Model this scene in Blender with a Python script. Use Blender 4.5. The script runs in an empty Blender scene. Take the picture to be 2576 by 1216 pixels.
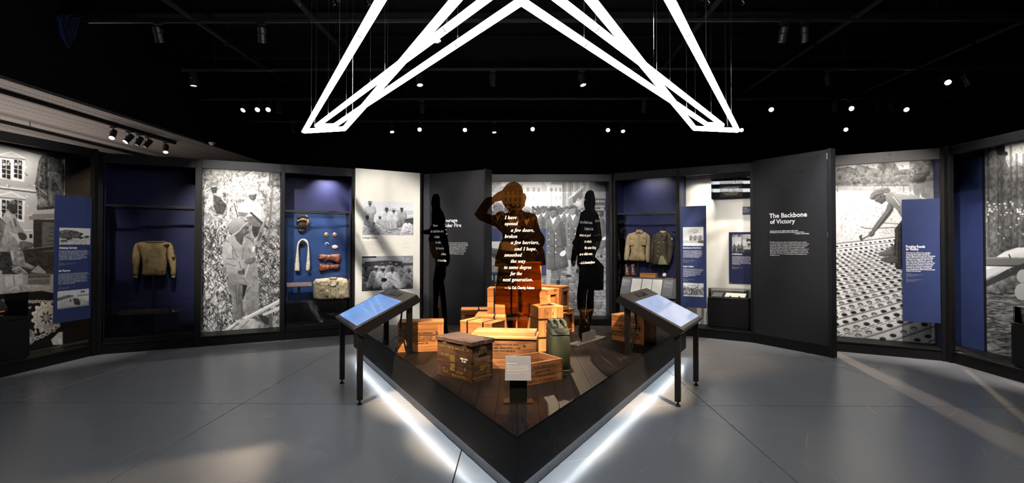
import bpy, bmesh, math, random
import numpy as np
from mathutils import Vector, Matrix

# ---------------------------------------------------------------- camera, world, exposure
SC = bpy.context.scene
COL = SC.collection
FPX, PITCH, AXIS_Y, CAM_H = 1288.0, math.radians(0.77), 591.7, 1.5
cam_data = bpy.data.cameras.new('camera')
cam_data.sensor_fit = 'HORIZONTAL'
cam_data.sensor_width = 36.0
cam_data.lens = 36.0 * FPX / 2576.0
cam_data.shift_y = (AXIS_Y - 608.0) / 2576.0
cam_data.clip_start = 0.05
cam = bpy.data.objects.new('camera', cam_data)
cam.location = (0, 0, CAM_H)
cam.rotation_euler = (math.radians(90) + PITCH, 0, 0)
COL.objects.link(cam)
SC.camera = cam
world = bpy.data.worlds.new('world')
SC.world = world
world.use_nodes = True
world.node_tree.nodes['Background'].inputs[0].default_value = (0.6, 0.7, 1.0, 1)
world.node_tree.nodes['Background'].inputs[1].default_value = 0.004
SC.view_settings.view_transform = 'Standard'
SC.view_settings.look = 'None'
SC.view_settings.gamma = 1.0
SC.view_settings.use_curve_mapping = False
SC.view_settings.exposure = 0.18
SC.cycles.use_denoising = True
SC.cycles.max_bounces = 4
SC.cycles.diffuse_bounces = 2
SC.cycles.glossy_bounces = 3
SC.cycles.transparent_max_bounces = 16
SC.cycles.use_adaptive_sampling = True
SC.cycles.adaptive_threshold = 0.06
SC.cycles.adaptive_min_samples = 12
SC.cycles.sample_clamp_indirect = 4.0
SC.cycles.caustics_reflective = False
SC.cycles.caustics_refractive = False

STAR_STRENGTH = 9.0
SPOT = 3.0
LED_STRENGTH = 28.0

rnd = random.Random(7)
npr = np.random.RandomState(5)

# ---------------------------------------------------------------- geometry helpers
def ray(px, py):
    a, b, c = px - 1288.0, AXIS_Y - py, FPX
    return Vector((a, c * math.cos(PITCH) - b * math.sin(PITCH), c * math.sin(PITCH) + b * math.cos(PITCH)))

def on_floor(px, py, z=0.0):
    d = ray(px, py)
    t = (z - CAM_H) / d.z
    return Vector((d.x * t, d.y * t, z))

def at_depth(px, py, y):
    d = ray(px, py)
    t = y / d.y
    return Vector((d.x * t, y, CAM_H + d.z * t))

class Frame:
    """A vertical plane: local x runs along it (left to right as seen), local y goes into it, z is up."""
    def __init__(s, A, B):
        s.x, s.y = A[0], A[1]
        s.ang = math.atan2(B[1] - A[1], B[0] - A[0])
        s.len = math.hypot(B[0] - A[0], B[1] - A[1])
        s.c, s.s = math.cos(s.ang), math.sin(s.ang)
    def at(s, px, py, dep=0.0):
        d = ray(px, py)
        ox, oy = -s.x, -s.y
        ly0 = -ox * s.s + oy * s.c
        lyd = -d.x * s.s + d.y * s.c
        t = (dep - ly0) / lyd
        wx, wy = d.x * t - s.x, d.y * t - s.y
        return (wx * s.c + wy * s.s, CAM_H + d.z * t)
    def world(s, u, dep, z):
        return Vector((s.x + u * s.c - dep * s.s, s.y + u * s.s + dep * s.c, z))

class MB:
    def __init__(s): s.v, s.f = [], []
    def quad(s, pts):
        n = len(s.v); s.v += [tuple(p) for p in pts]; s.f.append(tuple(range(n, n + len(pts))))
        return s
    def box(s, x0, x1, y0, y1, z0, z1):
        n = len(s.v)
        s.v += [(x0,y0,z0),(x1,y0,z0),(x1,y1,z0),(x0,y1,z0),(x0,y0,z1),(x1,y0,z1),(x1,y1,z1),(x0,y1,z1)]
        s.f += [(n,n+3,n+2,n+1),(n+4,n+5,n+6,n+7),(n,n+1,n+5,n+4),(n+1,n+2,n+6,n+5),(n+2,n+3,n+7,n+6),(n+3,n,n+4,n+7)]
        return s
    def tube(s, pts, r, n=8, cap=True, r2=None):
        pts = [Vector(p) for p in pts]; base = len(s.v); m = len(pts)
        for i, p in enumerate(pts):
            if i == 0: t = pts[1] - p
            elif i == m - 1: t = p - pts[i - 1]
            else: t = (pts[i + 1] - p).normalized() + (p - pts[i - 1]).normalized()
            t.normalize()
            a = Vector((0, 0, 1)) if abs(t.z) < 0.9 else Vector((1, 0, 0))
            u = t.cross(a).normalized(); w = t.cross(u)
            rr = r if r2 is None else r + (r2 - r) * i / (m - 1)
            for k in range(n):
                an = 2 * math.pi * k / n
                s.v.append(tuple(p + u * (rr * math.cos(an)) + w * (rr * math.sin(an))))
        for i in range(m - 1):
            for k in range(n):
                a0, a1 = base + i * n + k, base + i * n + (k + 1) % n
                s.f.append((a0, a1, a1 + n, a0 + n))
        if cap:
            s.f.append(tuple(base + k for k in range(n))); s.f.append(tuple(base + (m - 1) * n + k for k in reversed(range(n))))
        return s
    def lathe(s, prof, n=16, M=None):
        base = len(s.v); M = M or Matrix()
        for r, z in prof:
            for k in range(n):
                a = 2 * math.pi * k / n
                s.v.append(tuple(M @ Vector((r * math.cos(a), r * math.sin(a), z))))
        for i in range(len(prof) - 1):
            for k in range(n):
                a0, a1 = base + i * n + k, base + i * n + (k + 1) % n
                s.f.append((a0, a1, a1 + n, a0 + n))
        s.f.append(tuple(base + k for k in reversed(range(n)))); s.f.append(tuple(base + (len(prof) - 1) * n + k for k in range(n)))
        return s
    def prism(s, poly, f0, f1):
        """poly: list of 2-D points; f0/f1 map a 2-D point to 3-D for the two caps."""
        n = len(s.v); m = len(poly)
        s.v += [tuple(f0(p)) for p in poly] + [tuple(f1(p)) for p in poly]
        s.f.append(tuple(range(n, n + m))); s.f.append(tuple(range(n + 2 * m - 1, n + m - 1, -1)))
        for k in range(m):
            s.f.append((n + k, n + m + k, n + m + (k + 1) % m, n + (k + 1) % m))
        return s
    def mesh(s, name, bevel=0.0, smooth=False):
        me = bpy.data.meshes.new(name)
        bm = bmesh.new()
        vs = [bm.verts.new(v) for v in s.v]
        for f in s.f:
            try: bm.faces.new([vs[i] for i in f])
            except ValueError: pass
        bmesh.ops.recalc_face_normals(bm, faces=bm.faces)
        if bevel > 0:
            bmesh.ops.bevel(bm, geom=list(bm.edges), offset=bevel, segments=1, affect='EDGES', clamp_overlap=True)
        bm.to_mesh(me); bm.free()
        if smooth:
            me.polygons.foreach_set('use_smooth', [True] * len(me.polygons))
        return me

def put(name, me, m, parent=None):
    o = bpy.data.objects.new(name, me)
    if m is not None and not me.materials: me.materials.append(m)
    o.parent = parent
    COL.objects.link(o)
    return o

def part(name, mb, m, parent, bevel=0.0, smooth=False):
    return put(name, mb.mesh(name, bevel, smooth), m, parent)

def tag(o, label=None, cat=None, group=None, kind=None):
    if label: o['label'] = label
    if cat: o['category'] = cat
    if group: o['group'] = group
    if kind: o['kind'] = kind
    return o

def thing(name, label, cat, loc=(0, 0, 0), rz=0.0, group=None, kind=None):
    o = bpy.data.objects.new(name, None)
    o.empty_display_size = 0.1
    o.location = loc; o.rotation_euler = (0, 0, rz)
    COL.objects.link(o)
    return tag(o, label, cat, group, kind)

def fthing(name, label, cat, fr, group=None, kind=None):
    return thing(name, label, cat, (fr.x, fr.y, 0), fr.ang, group, kind)

def boxpart(name, m, parent, x0, x1, y0, y1, z0, z1, bevel=0.0):
    return part(name, MB().box(min(x0,x1), max(x0,x1), y0, y1, z0, z1), m, parent, bevel)

def label_part(o, s):
    o['label'] = s
    return o

# ---------------------------------------------------------------- materials
MATS = {}
def nt(name):
    m = bpy.data.materials.new(name); m.use_nodes = True
    return m, m.node_tree.nodes, m.node_tree.links, m.node_tree.nodes['Principled BSDF']

def mat(name, col, rough=0.5, metal=0.0, var=0.12, scale=6.0, bump=0.0, bscale=80.0, spec=0.5, rvar=0.0, stretch=None):
    if name in MATS: return MATS[name]
    m, N, L, b = nt(name)
    b.inputs['Metallic'].default_value = metal
    b.inputs['Roughness'].default_value = rough
    b.inputs['Specular IOR Level'].default_value = spec
    tc = N.new('ShaderNodeTexCoord')
    mp = N.new('ShaderNodeMapping'); L.new(tc.outputs['Object'], mp.inputs[0])
    if stretch: mp.inputs['Scale'].default_value = stretch
    n1 = N.new('ShaderNodeTexNoise'); n1.inputs['Scale'].default_value = scale; n1.inputs['Detail'].default_value = 5
    L.new(mp.outputs[0], n1.inputs['Vector'])
    r = N.new('ShaderNodeValToRGB')
    r.color_ramp.elements[0].color = tuple(c * (1 - var) for c in col) + (1,)
    r.color_ramp.elements[1].color = tuple(min(1, c * (1 + var)) for c in col) + (1,)
    r.color_ramp.elements[0].position = 0.3; r.color_ramp.elements[1].position = 0.7
    L.new(n1.outputs['Fac'], r.inputs[0]); L.new(r.outputs[0], b.inputs['Base Color'])
    if rvar:
        mr = N.new('ShaderNodeMapRange'); mr.inputs[3].default_value = rough - rvar; mr.inputs[4].default_value = rough + rvar
        L.new(n1.outputs['Fac'], mr.inputs[0]); L.new(mr.outputs[0], b.inputs['Roughness'])
    if bump:
        n2 = N.new('ShaderNodeTexNoise'); n2.inputs['Scale'].default_value = bscale; n2.inputs['Detail'].default_value = 3
        L.new(mp.outputs[0], n2.inputs['Vector'])
        bp = N.new('ShaderNodeBump'); bp.inputs['Strength'].default_value = bump; bp.inputs['Distance'].default_value = 0.01
        L.new(n2.outputs['Fac'], bp.inputs['Height']); L.new(bp.outputs[0], b.inputs['Normal'])
    MATS[name] = m
    return m

def wood(name, c0, c1, axis='x', rough=0.55, vary=0.35, dirt=0.0, spec=0.3):
    if name in MATS: return MATS[name]
    m, N, L, b = nt(name)
    b.inputs['Roughness'].default_value = rough
    b.inputs['Specular IOR Level'].default_value = spec
    tc = N.new('ShaderNodeTexCoord'); oi = N.new('ShaderNodeObjectInfo')
    ad = N.new('ShaderNodeVectorMath'); ad.operation = 'ADD'
    sc = N.new('ShaderNodeVectorMath'); sc.operation = 'SCALE'; sc.inputs['Scale'].default_value = 9.0
    cb = N.new('ShaderNodeCombineXYZ')
    for i in range(3): L.new(oi.outputs['Random'], cb.inputs[i])
    L.new(cb.outputs[0], sc.inputs[0]); L.new(tc.outputs['Object'], ad.inputs[0]); L.new(sc.outputs[0], ad.inputs[1])
    mp = N.new('ShaderNodeMapping'); L.new(ad.outputs[0], mp.inputs[0])
    mp.inputs['Scale'].default_value = {'x': (2.0, 26, 26), 'y': (26, 2.0, 26), 'z': (26, 26, 2.0)}[axis]
    n1 = N.new('ShaderNodeTexNoise'); n1.inputs['Scale'].default_value = 2.2; n1.inputs['Detail'].default_value = 8; n1.inputs['Distortion'].default_value = 0.8
    L.new(mp.outputs[0], n1.inputs['Vector'])
    r = N.new('ShaderNodeValToRGB')
    r.color_ramp.elements[0].color = c0 + (1,); r.color_ramp.elements[1].color = c1 + (1,)
    r.color_ramp.elements[0].position = 0.32; r.color_ramp.elements[1].position = 0.68
    L.new(n1.outputs['Fac'], r.inputs[0])
    hs = N.new('ShaderNodeHueSaturation')
    mr = N.new('ShaderNodeMapRange'); mr.inputs[3].default_value = 1 - vary; mr.inputs[4].default_value = 1 + vary * 0.6
    L.new(oi.outputs['Random'], mr.inputs[0]); L.new(mr.outputs[0], hs.inputs['Value']); L.new(r.outputs[0], hs.inputs['Color'])
    out = hs.outputs[0]
    if dirt:
        n3 = N.new('ShaderNodeTexNoise'); n3.inputs['Scale'].default_value = 7; n3.inputs['Detail'].default_value = 6
        L.new(ad.outputs[0], n3.inputs['Vector'])
        r3 = N.new('ShaderNodeValToRGB'); r3.color_ramp.elements[0].position = 0.42; r3.color_ramp.elements[1].position = 0.62
        r3.color_ramp.elements[0].color = (1 - dirt,) * 3 + (1,); r3.color_ramp.elements[1].color = (1, 1, 1, 1)
        L.new(n3.outputs['Fac'], r3.inputs[0])
        mx = N.new('ShaderNodeMix'); mx.data_type = 'RGBA'; mx.blend_type = 'MULTIPLY'; mx.inputs['Factor'].default_value = 1
        L.new(out, mx.inputs['A']); L.new(r3.outputs[0], mx.inputs['B']); out = mx.outputs['Result']
    L.new(out, b.inputs['Base Color'])
    bp = N.new('ShaderNodeBump'); bp.inputs['Strength'].default_value = 0.25; bp.inputs['Distance'].default_value = 0.004
    L.new(n1.outputs['Fac'], bp.inputs['Height']); L.new(bp.outputs[0], b.inputs['Normal'])
    MATS[name] = m
    return m

def emit(name, col, strength):
    if name in MATS: return MATS[name]
    m, N, L, b = nt(name)
    b.inputs['Base Color'].default_value = (0.8, 0.8, 0.8, 1)
    b.inputs['Emission Color'].default_value = col + (1,)
    b.inputs['Emission Strength'].default_value = strength
    MATS[name] = m
    return m

def glassy(name, tint, ior=1.45, rough=0.0, gloss=1.0):
    if name in MATS: return MATS[name]
    m = bpy.data.materials.new(name); m.use_nodes = True
    N, L = m.node_tree.nodes, m.node_tree.links
    N.remove(N['Principled BSDF'])
    tr = N.new('ShaderNodeBsdfTransparent'); tr.inputs[0].default_value = tint + (1,)
    gl = N.new('ShaderNodeBsdfGlossy'); gl.inputs['Roughness'].default_value = rough
    gl.inputs['Color'].default_value = (gloss, gloss, gloss, 1)
    fr = N.new('ShaderNodeFresnel'); fr.inputs[0].default_value = ior
    mx = N.new('ShaderNodeMixShader')
    L.new(fr.outputs[0], mx.inputs[0]); L.new(tr.outputs[0], mx.inputs[1]); L.new(gl.outputs[0], mx.inputs[2])
    L.new(mx.outputs[0], N['Material Output'].inputs[0])
    MATS[name] = m
    return m

def print_mat(name, rough=0.5, emission=0.0):
    if name in MATS: return MATS[name]
    m, N, L, b = nt(name)
    a = N.new('ShaderNodeVertexColor'); a.layer_name = 'ink'
    L.new(a.outputs[0], b.inputs['Base Color'])
    b.inputs['Roughness'].default_value = rough
    b.inputs['Specular IOR Level'].default_value = 0.12
    if emission:
        b.inputs['Base Color'].default_value = (0.02, 0.02, 0.02, 1)
        L.remove(b.inputs['Base Color'].links[0])
        L.new(a.outputs[0], b.inputs['Emission Color']); b.inputs['Emission Strength'].default_value = emission
        b.inputs['Roughness'].default_value = 0.08; b.inputs['Specular IOR Level'].default_value = 0.5
    MATS[name] = m
    return m

BLACK = mat('black_laminate', (0.0055, 0.005, 0.0048), 0.5, var=0.2, scale=30, spec=0.2)
CHAR = mat('charcoal_panel', (0.018, 0.0175, 0.020), 0.55, var=0.08, scale=14, spec=0.25)
FRAME = mat('dark_grey_frame', (0.0095, 0.0105, 0.0125), 0.5, var=0.08, scale=14, spec=0.22)
METAL = mat('black_metal', (0.006, 0.006, 0.006), 0.4, 0.0, var=0.2)
FIXTURE = mat('black_fixture', (0.02, 0.02, 0.021), 0.4, 0.3, var=0.1)
STEEL = mat('galvanised_steel', (0.42, 0.42, 0.43), 0.35, 1.0, var=0.15)
PAINTBLACK = mat('black_paint', (0.0045, 0.0045, 0.005), 0.85, var=0.3, spec=0.15)
NAVY = mat('navy_panel', (0.011, 0.013, 0.052), 0.5, var=0.1, scale=9, spec=0.3)
NAVYSIGN = mat('navy_sign', (0.024, 0.036, 0.108), 0.5, var=0.06, scale=9, spec=0.3)
BLUECASE = mat('blue_case_back', (0.005, 0.032, 0.13), 0.5, var=0.15, scale=5)
CREAM = mat('cream_panel', (0.74, 0.71, 0.62), 0.5, var=0.03, scale=6)
INKWHITE = mat('white_ink', (0.85, 0.85, 0.83), 0.6, var=0.02)
INKDARK = mat('dark_ink', (0.05, 0.04, 0.035), 0.6, var=0.02)
INKGREY = mat('grey_ink', (0.42, 0.40, 0.36), 0.6, var=0.02)
INKORANGE = mat('black_stencil', (0.03, 0.018, 0.012), 0.7, var=0.2)
INKYELLOW = mat('yellow_stencil', (0.12, 0.083, 0.010), 0.8, var=0.75, scale=45)
GLASS = glassy('case_glass', (0.96, 0.97, 0.97), 1.35)
MURAL = print_mat('mural_ink', 0.55)
PHOTO = print_mat('photo_ink', 0.45)
SCREEN = print_mat('touch_screen', emission=0.75)

# ---------------------------------------------------------------- lettering
def styled(s, st):
    if not st or st == 'sans': return s
    up, lo, dg = {'sans': (0x1D5D4, 0x1D5EE, 0x1D7EC), 'bi': (0x1D468, 0x1D482, None), 'serif': (0x1D400, 0x1D41A, 0x1D7CE)}[st]
    o = ''
    for ch in s:
        if 'A' <= ch <= 'Z': o += chr(up + ord(ch) - 65)
        elif 'a' <= ch <= 'z': o += chr(lo + ord(ch) - 97)
        elif ch.isdigit() and dg: o += chr(dg + ord(ch) - 48)
        else: o += ch
    return o

def text_geo(s, size, style=None, spacing=1.15, shear=0.0, bold=0.0, res=2, align='LEFT'):
    c = bpy.data.curves.new('lettering', 'FONT')
    c.body = styled(s, style); c.size = size; c.resolution_u = res; c.space_line = spacing; c.shear = shear
    c.offset = bold + (0.024 * size if style == 'sans' else 0.0); c.align_x = align
    o = bpy.data.objects.new('lettering_tmp', c)
    me = bpy.data.meshes.new_from_object(o)
    bpy.data.objects.remove(o); bpy.data.curves.remove(c)
    return me

def lettering(name, s, parent, m, u, dep, z, cap, width=None, style=None, spacing=1.15, shear=0.0, bold=0.0, place=None, res=2):
    """cap: cap height in metres; (u, z): left end of the first baseline in the parent's plane; width: fit to this width."""
    me = text_geo(s, cap / 0.70, style, spacing, shear, bold * cap, res)
    n = len(me.vertices)
    if n == 0: return None
    co = np.empty(n * 3); me.vertices.foreach_get('co', co); co = co.reshape(-1, 3)
    k = 1.0
    if width: k = width / max(1e-6, co[:, 0].max() - min(0, co[:, 0].min()))
    if place is None:
        out = np.stack([u + co[:, 0] * k, np.full(n, dep), z + co[:, 1]], 1)
    else:
        out = np.array([place(u + p[0] * k, z + p[1]) for p in co])
    me.vertices.foreach_set('co', out.ravel()); me.update()
    me.materials.clear()
    return put(name, me, m, parent)

def letter_px(name, s, parent, fr, dep, m, px, py, cap_px, x1=None, lead=0.0015, **kw):
    u, z = fr.at(px, py, dep)
    cap = fr.at(px, py - cap_px, dep)[1] - z
    w = None if x1 is None else fr.at(x1, py, dep)[0] - u
    return lettering(name, s, parent, m, u, dep - lead, z, cap, w, **kw)

def lorem_px(name, lines, parent, fr, dep, m, px, py0, py1, cap_px, x1, **kw):
    """a block of small print: each line set on its own baseline, line lengths as given; joined into one mesh."""
    u, z0 = fr.at(px, py0, dep); z1 = fr.at(px, py1, dep)[1]
    cap = fr.at(px, py0 - cap_px, dep)[1] - z0
    W = fr.at(x1, py0, dep)[0] - u
    sp = (z0 - z1) / max(1, len(lines) - 1)
    me = text_geo('\n'.join(lines), cap / 0.70, kw.get('style'), 1.0, res=1, shear=kw.get('shear', 0.0))
    n = len(me.vertices); co = np.empty(n * 3); me.vertices.foreach_get('co', co); co = co.reshape(-1, 3)
    me0 = text_geo('H\nH', cap / 0.70, None, 1.0, res=1)
    k = W / max(1e-6, co[:, 0].max())
    ys = np.empty(len(me0.vertices) * 3); me0.vertices.foreach_get('co', ys); ys = ys.reshape(-1, 3)[:, 1]
    line = ys.max() - ys[ys < ys.max() - cap * 1.2].max()
    bpy.data.meshes.remove(me0)
    f = sp / line
    idx = np.clip(np.floor((-co[:, 1] + cap * 0.98) / line), 0, len(lines) - 1)
    y = co[:, 1] + idx * line - idx * sp
    out = np.stack([u + co[:, 0] * k, np.full(n, dep - 0.0015), z0 + y], 1)
    me.vertices.foreach_set('co', out.ravel()); me.update(); me.materials.clear()
    return put(name, me, m, parent)

# ---------------------------------------------------------------- printed pictures
def vnoise(h, w, cell, seed, octaves=3, aspect=1.0):
    r = np.random.RandomState(seed); out = np.zeros((h, w)); amp = 1.0; tot = 0
    for o in range(octaves):
        cy, cx = max(1.0, cell * aspect), max(1.0, cell)
        gh, gw = int(h / cy) + 3, int(w / cx) + 3
        g = r.rand(gh, gw)
        y = np.arange(h) / cy; x = np.arange(w) / cx
        yi, xi = y.astype(int), x.astype(int)
        fy, fx = (y - yi)[:, None], (x - xi)[None, :]
        fy = fy * fy * (3 - 2 * fy); fx = fx * fx * (3 - 2 * fx)
        a = g[yi][:, xi]; b = g[yi][:, xi + 1]; c = g[yi + 1][:, xi]; d = g[yi + 1][:, xi + 1]
        out += amp * ((a * (1 - fx) + b * fx) * (1 - fy) + (c * (1 - fx) + d * fx) * fy); tot += amp
        amp *= 0.55; cell /= 2.0
    return out / tot

class Canvas:
    """A grey picture painted in numpy and printed on a fine flat mesh as per-vertex ink."""
    def __init__(s, fr, dep, u0, u1, z0, z1, cell):
        s.fr, s.dep, s.u0, s.u1, s.z0, s.z1 = fr, dep, u0, u1, z0, z1
        s.ss = 2                                   # painted at twice the printed resolution, then averaged
        s.W = 2 * max(4, int((u1 - u0) / cell)); s.H = 2 * max(4, int((z1 - z0) / cell))
        s.a = np.full((s.H, s.W), 0.5)
        s.off, s.sc = (0, 0), 1.0
    def crop(s, x, y, sc): s.off, s.sc = (x, y), sc; return s
    def P(s, p):
        px, py = s.off[0] + p[0] / s.sc, s.off[1] + p[1] / s.sc
        u, z = s.fr.at(px, py, s.dep)
        return ((u - s.u0) / (s.u1 - s.u0) * (s.W - 1), (s.z1 - z) / (s.z1 - s.z0) * (s.H - 1))
    def unit(s, p=None):
        p = p or (0, 0)
        a, b = s.P(p), s.P((p[0] + 100.0, p[1])); c = s.P((p[0], p[1] + 100.0))
        return abs(b[0] - a[0]) / 100.0, abs(c[1] - a[1]) / 100.0
    def mask(s, q):
        x0 = max(0, int(min(p[0] for p in q)) - 1); x1 = min(s.W, int(max(p[0] for p in q)) + 2)
        y0 = max(0, int(min(p[1] for p in q)) - 1); y1 = min(s.H, int(max(p[1] for p in q)) + 2)
        if x1 <= x0 or y1 <= y0: return None
        X, Y = np.meshgrid(np.arange(x0, x1), np.arange(y0, y1))
        ins = np.zeros(X.shape, bool)
        for i in range(len(q)):
            (ax, ay), (bx, by) = q[i], q[(i + 1) % len(q)]
            if ay == by: continue
            c = ((ay > Y) != (by > Y)) & (X < (bx - ax) * (Y - ay) / (by - ay) + ax)
            ins ^= c
        return slice(y0, y1), slice(x0, x1), ins
    def _fill(s, q, v, grad=None, tex=0.0, a=1.0, cell=5, seed=1, shade=None):
        r = s.mask(q)
        if r is None: return
        sy, sx, ins = r
        reg = s.a[sy, sx]; val = np.full(reg.shape, float(v))
        if shade is None: shade = 0.22 * v + 0.03 if tex and len(q) > 5 else 0.0
        k = int(min(ins.shape) * 0.22)
        if shade and k >= 2:
            # rounded look: light from the upper left, taken from the slope of the softened outline
            m = np.pad(ins.astype(float), k + 2)
            for _ in range(2):
                for ax in (0, 1):
                    cs = np.cumsum(m, axis=ax); hi = np.roll(cs, -(k // 2 + 1), axis=ax); lo = np.roll(cs, k - k // 2, axis=ax); m = (hi - lo) / (k + 1)
            gy, gx = np.gradient(m); e = k + 2
            val = val + shade * np.clip((gx * 0.75 + gy * 0.65)[e:-e, e:-e] * k * 1.3, -1, 1)
        if grad is not None:
            t = np.linspace(0, 1, reg.shape[0])[:, None]; val = v + (grad - v) * t + np.zeros(reg.shape)
        if tex: val = val + tex * (vnoise(reg.shape[0], reg.shape[1], cell * 2, seed) - 0.5) * 2
        reg[ins] = reg[ins] * (1 - a) + val[ins] * a
    def poly(s, pts, v, grad=None, tex=0.0, a=1.0, cell=5, seed=1, shade=None):
        s._fill([s.P(p) for p in pts], v, grad, tex, a, cell, seed, shade); return s
    def rect(s, x0, y0, x1, y1, v, **k): return s.poly([(x0, y0), (x1, y0), (x1, y1), (x0, y1)], v, **k)
    def ell(s, x, y, rx, ry, v, rot=0.0, n=18, **k):
        c, d = math.cos(rot), math.sin(rot)
        return s.poly([(x + rx * math.cos(t) * c - ry * math.sin(t) * d, y + rx * math.cos(t) * d + ry * math.sin(t) * c) for t in [2 * math.pi * i / n for i in range(n)]], v, **k)
    def line(s, pts, w, v, a=1.0):
        q = [s.P(p) for p in pts]; w = w * s.unit(pts[0])[1]
        for i in range(len(q) - 1):
            (ax, ay), (bx, by) = q[i], q[i + 1]
            d = math.hypot(bx - ax, by - ay)
            if d < 1e-6: continue
            nx, ny = -(by - ay) / d * w / 2, (bx - ax) / d * w / 2
            s._fill([(ax + nx, ay + ny), (bx + nx, by + ny), (bx - nx, by - ny), (ax - nx, ay - ny)], v, a=a)
        return s
    def strokes(s, n, box, ln, w, vals, ang=(0, math.pi), seed=3, taper=True, a=0.9):
        r = random.Random(seed); x0, y0, x1, y1 = box
        for i in range(n):
            x, y = r.uniform(x0, x1), r.uniform(y0, y1); t = r.uniform(*ang); L = r.uniform(*ln); ww = r.uniform(*w)
            v = r.uniform(*vals) if r.random() < 0.75 else 0.1
            dx, dy = math.cos(t) * L / 2, math.sin(t) * L / 2; nx, ny = -math.sin(t) * ww / 2, math.cos(t) * ww / 2
            if taper: p = [(x - dx, y - dy), (x + nx, y + ny), (x + dx, y + dy), (x - nx, y - ny)]
            else: p = [(x - dx + nx, y - dy + ny), (x + dx + nx, y + dy + ny), (x + dx - nx, y + dy - ny), (x - dx - nx, y - dy - ny)]
            s.poly(p, v, a=a)
        return s
    def region_noise(s, box, base, amp, cell, seed, aspect=1.0, octaves=3):
        q = [s.P((box[0], box[1])), s.P((box[2], box[1])), s.P((box[2], box[3])), s.P((box[0], box[3]))]
        r = s.mask(q)
        if r is None: return s
        sy, sx, ins = r
        n = (vnoise(ins.shape[0], ins.shape[1], cell * 2, seed, octaves, aspect) - 0.5) * 2 * amp + base
        s.a[sy, sx][ins] = n[ins]
        return s
    def grain(s, amp, cell=1.5, seed=11):
        s.a = s.a + (vnoise(s.H, s.W, cell * 2, seed, 2) - 0.5) * 2 * amp; return s
    def blur(s, k=1):
        for _ in range(k):
            p = np.pad(s.a, 1, mode='edge')
            s.a = (p[:-2, 1:-1] + p[2:, 1:-1] + p[1:-1, :-2] + p[1:-1, 2:] + 4 * p[1:-1, 1:-1]) / 8
        return s
    def build(s, name, parent, m, tone=(1.0, 0.985, 0.965), lo=0.012, hi=0.8, gamma=2.0, lead=0.0, place=None, rgb=None):
        a = np.clip(s.a, 0, 1)
        if s.ss == 2: a = (a[::2, ::2] + a[1::2, ::2] + a[::2, 1::2] + a[1::2, 1::2]) / 4
        g = a ** gamma * (hi - lo) + lo
        H, W = a.shape
        U, Z = np.meshgrid(np.linspace(s.u0, s.u1, W), np.linspace(s.z1, s.z0, H))
        if place is None: co = np.stack([U, np.full(U.shape, s.dep - lead), Z], -1).reshape(-1, 3)
        else: co = place(U.ravel(), Z.ravel())
        i = np.arange(H * W).reshape(H, W)
        f = np.stack([i[:-1, :-1], i[1:, :-1], i[1:, 1:], i[:-1, 1:]], -1).reshape(-1, 4)
        me = bpy.data.meshes.new(name)
        me.vertices.add(H * W); me.vertices.foreach_set('co', co.ravel())
        me.loops.add(f.size); me.loops.foreach_set('vertex_index', f.ravel().astype(np.int32))
        me.polygons.add(len(f)); me.polygons.foreach_set('loop_start', (np.arange(len(f)) * 4).astype(np.int32))
        me.update(calc_edges=True)
        at = me.color_attributes.new('ink', 'FLOAT_COLOR', 'POINT')
        if rgb is None: c = np.stack([g * tone[0], g * tone[1], g * tone[2], np.ones_like(g)], -1)
        else: c = np.concatenate([rgb, np.ones((H, W, 1))], -1)
        at.data.foreach_set('color', c.reshape(-1).astype(np.float32))
        me.validate()
        return put(name, me, m, parent)

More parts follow.
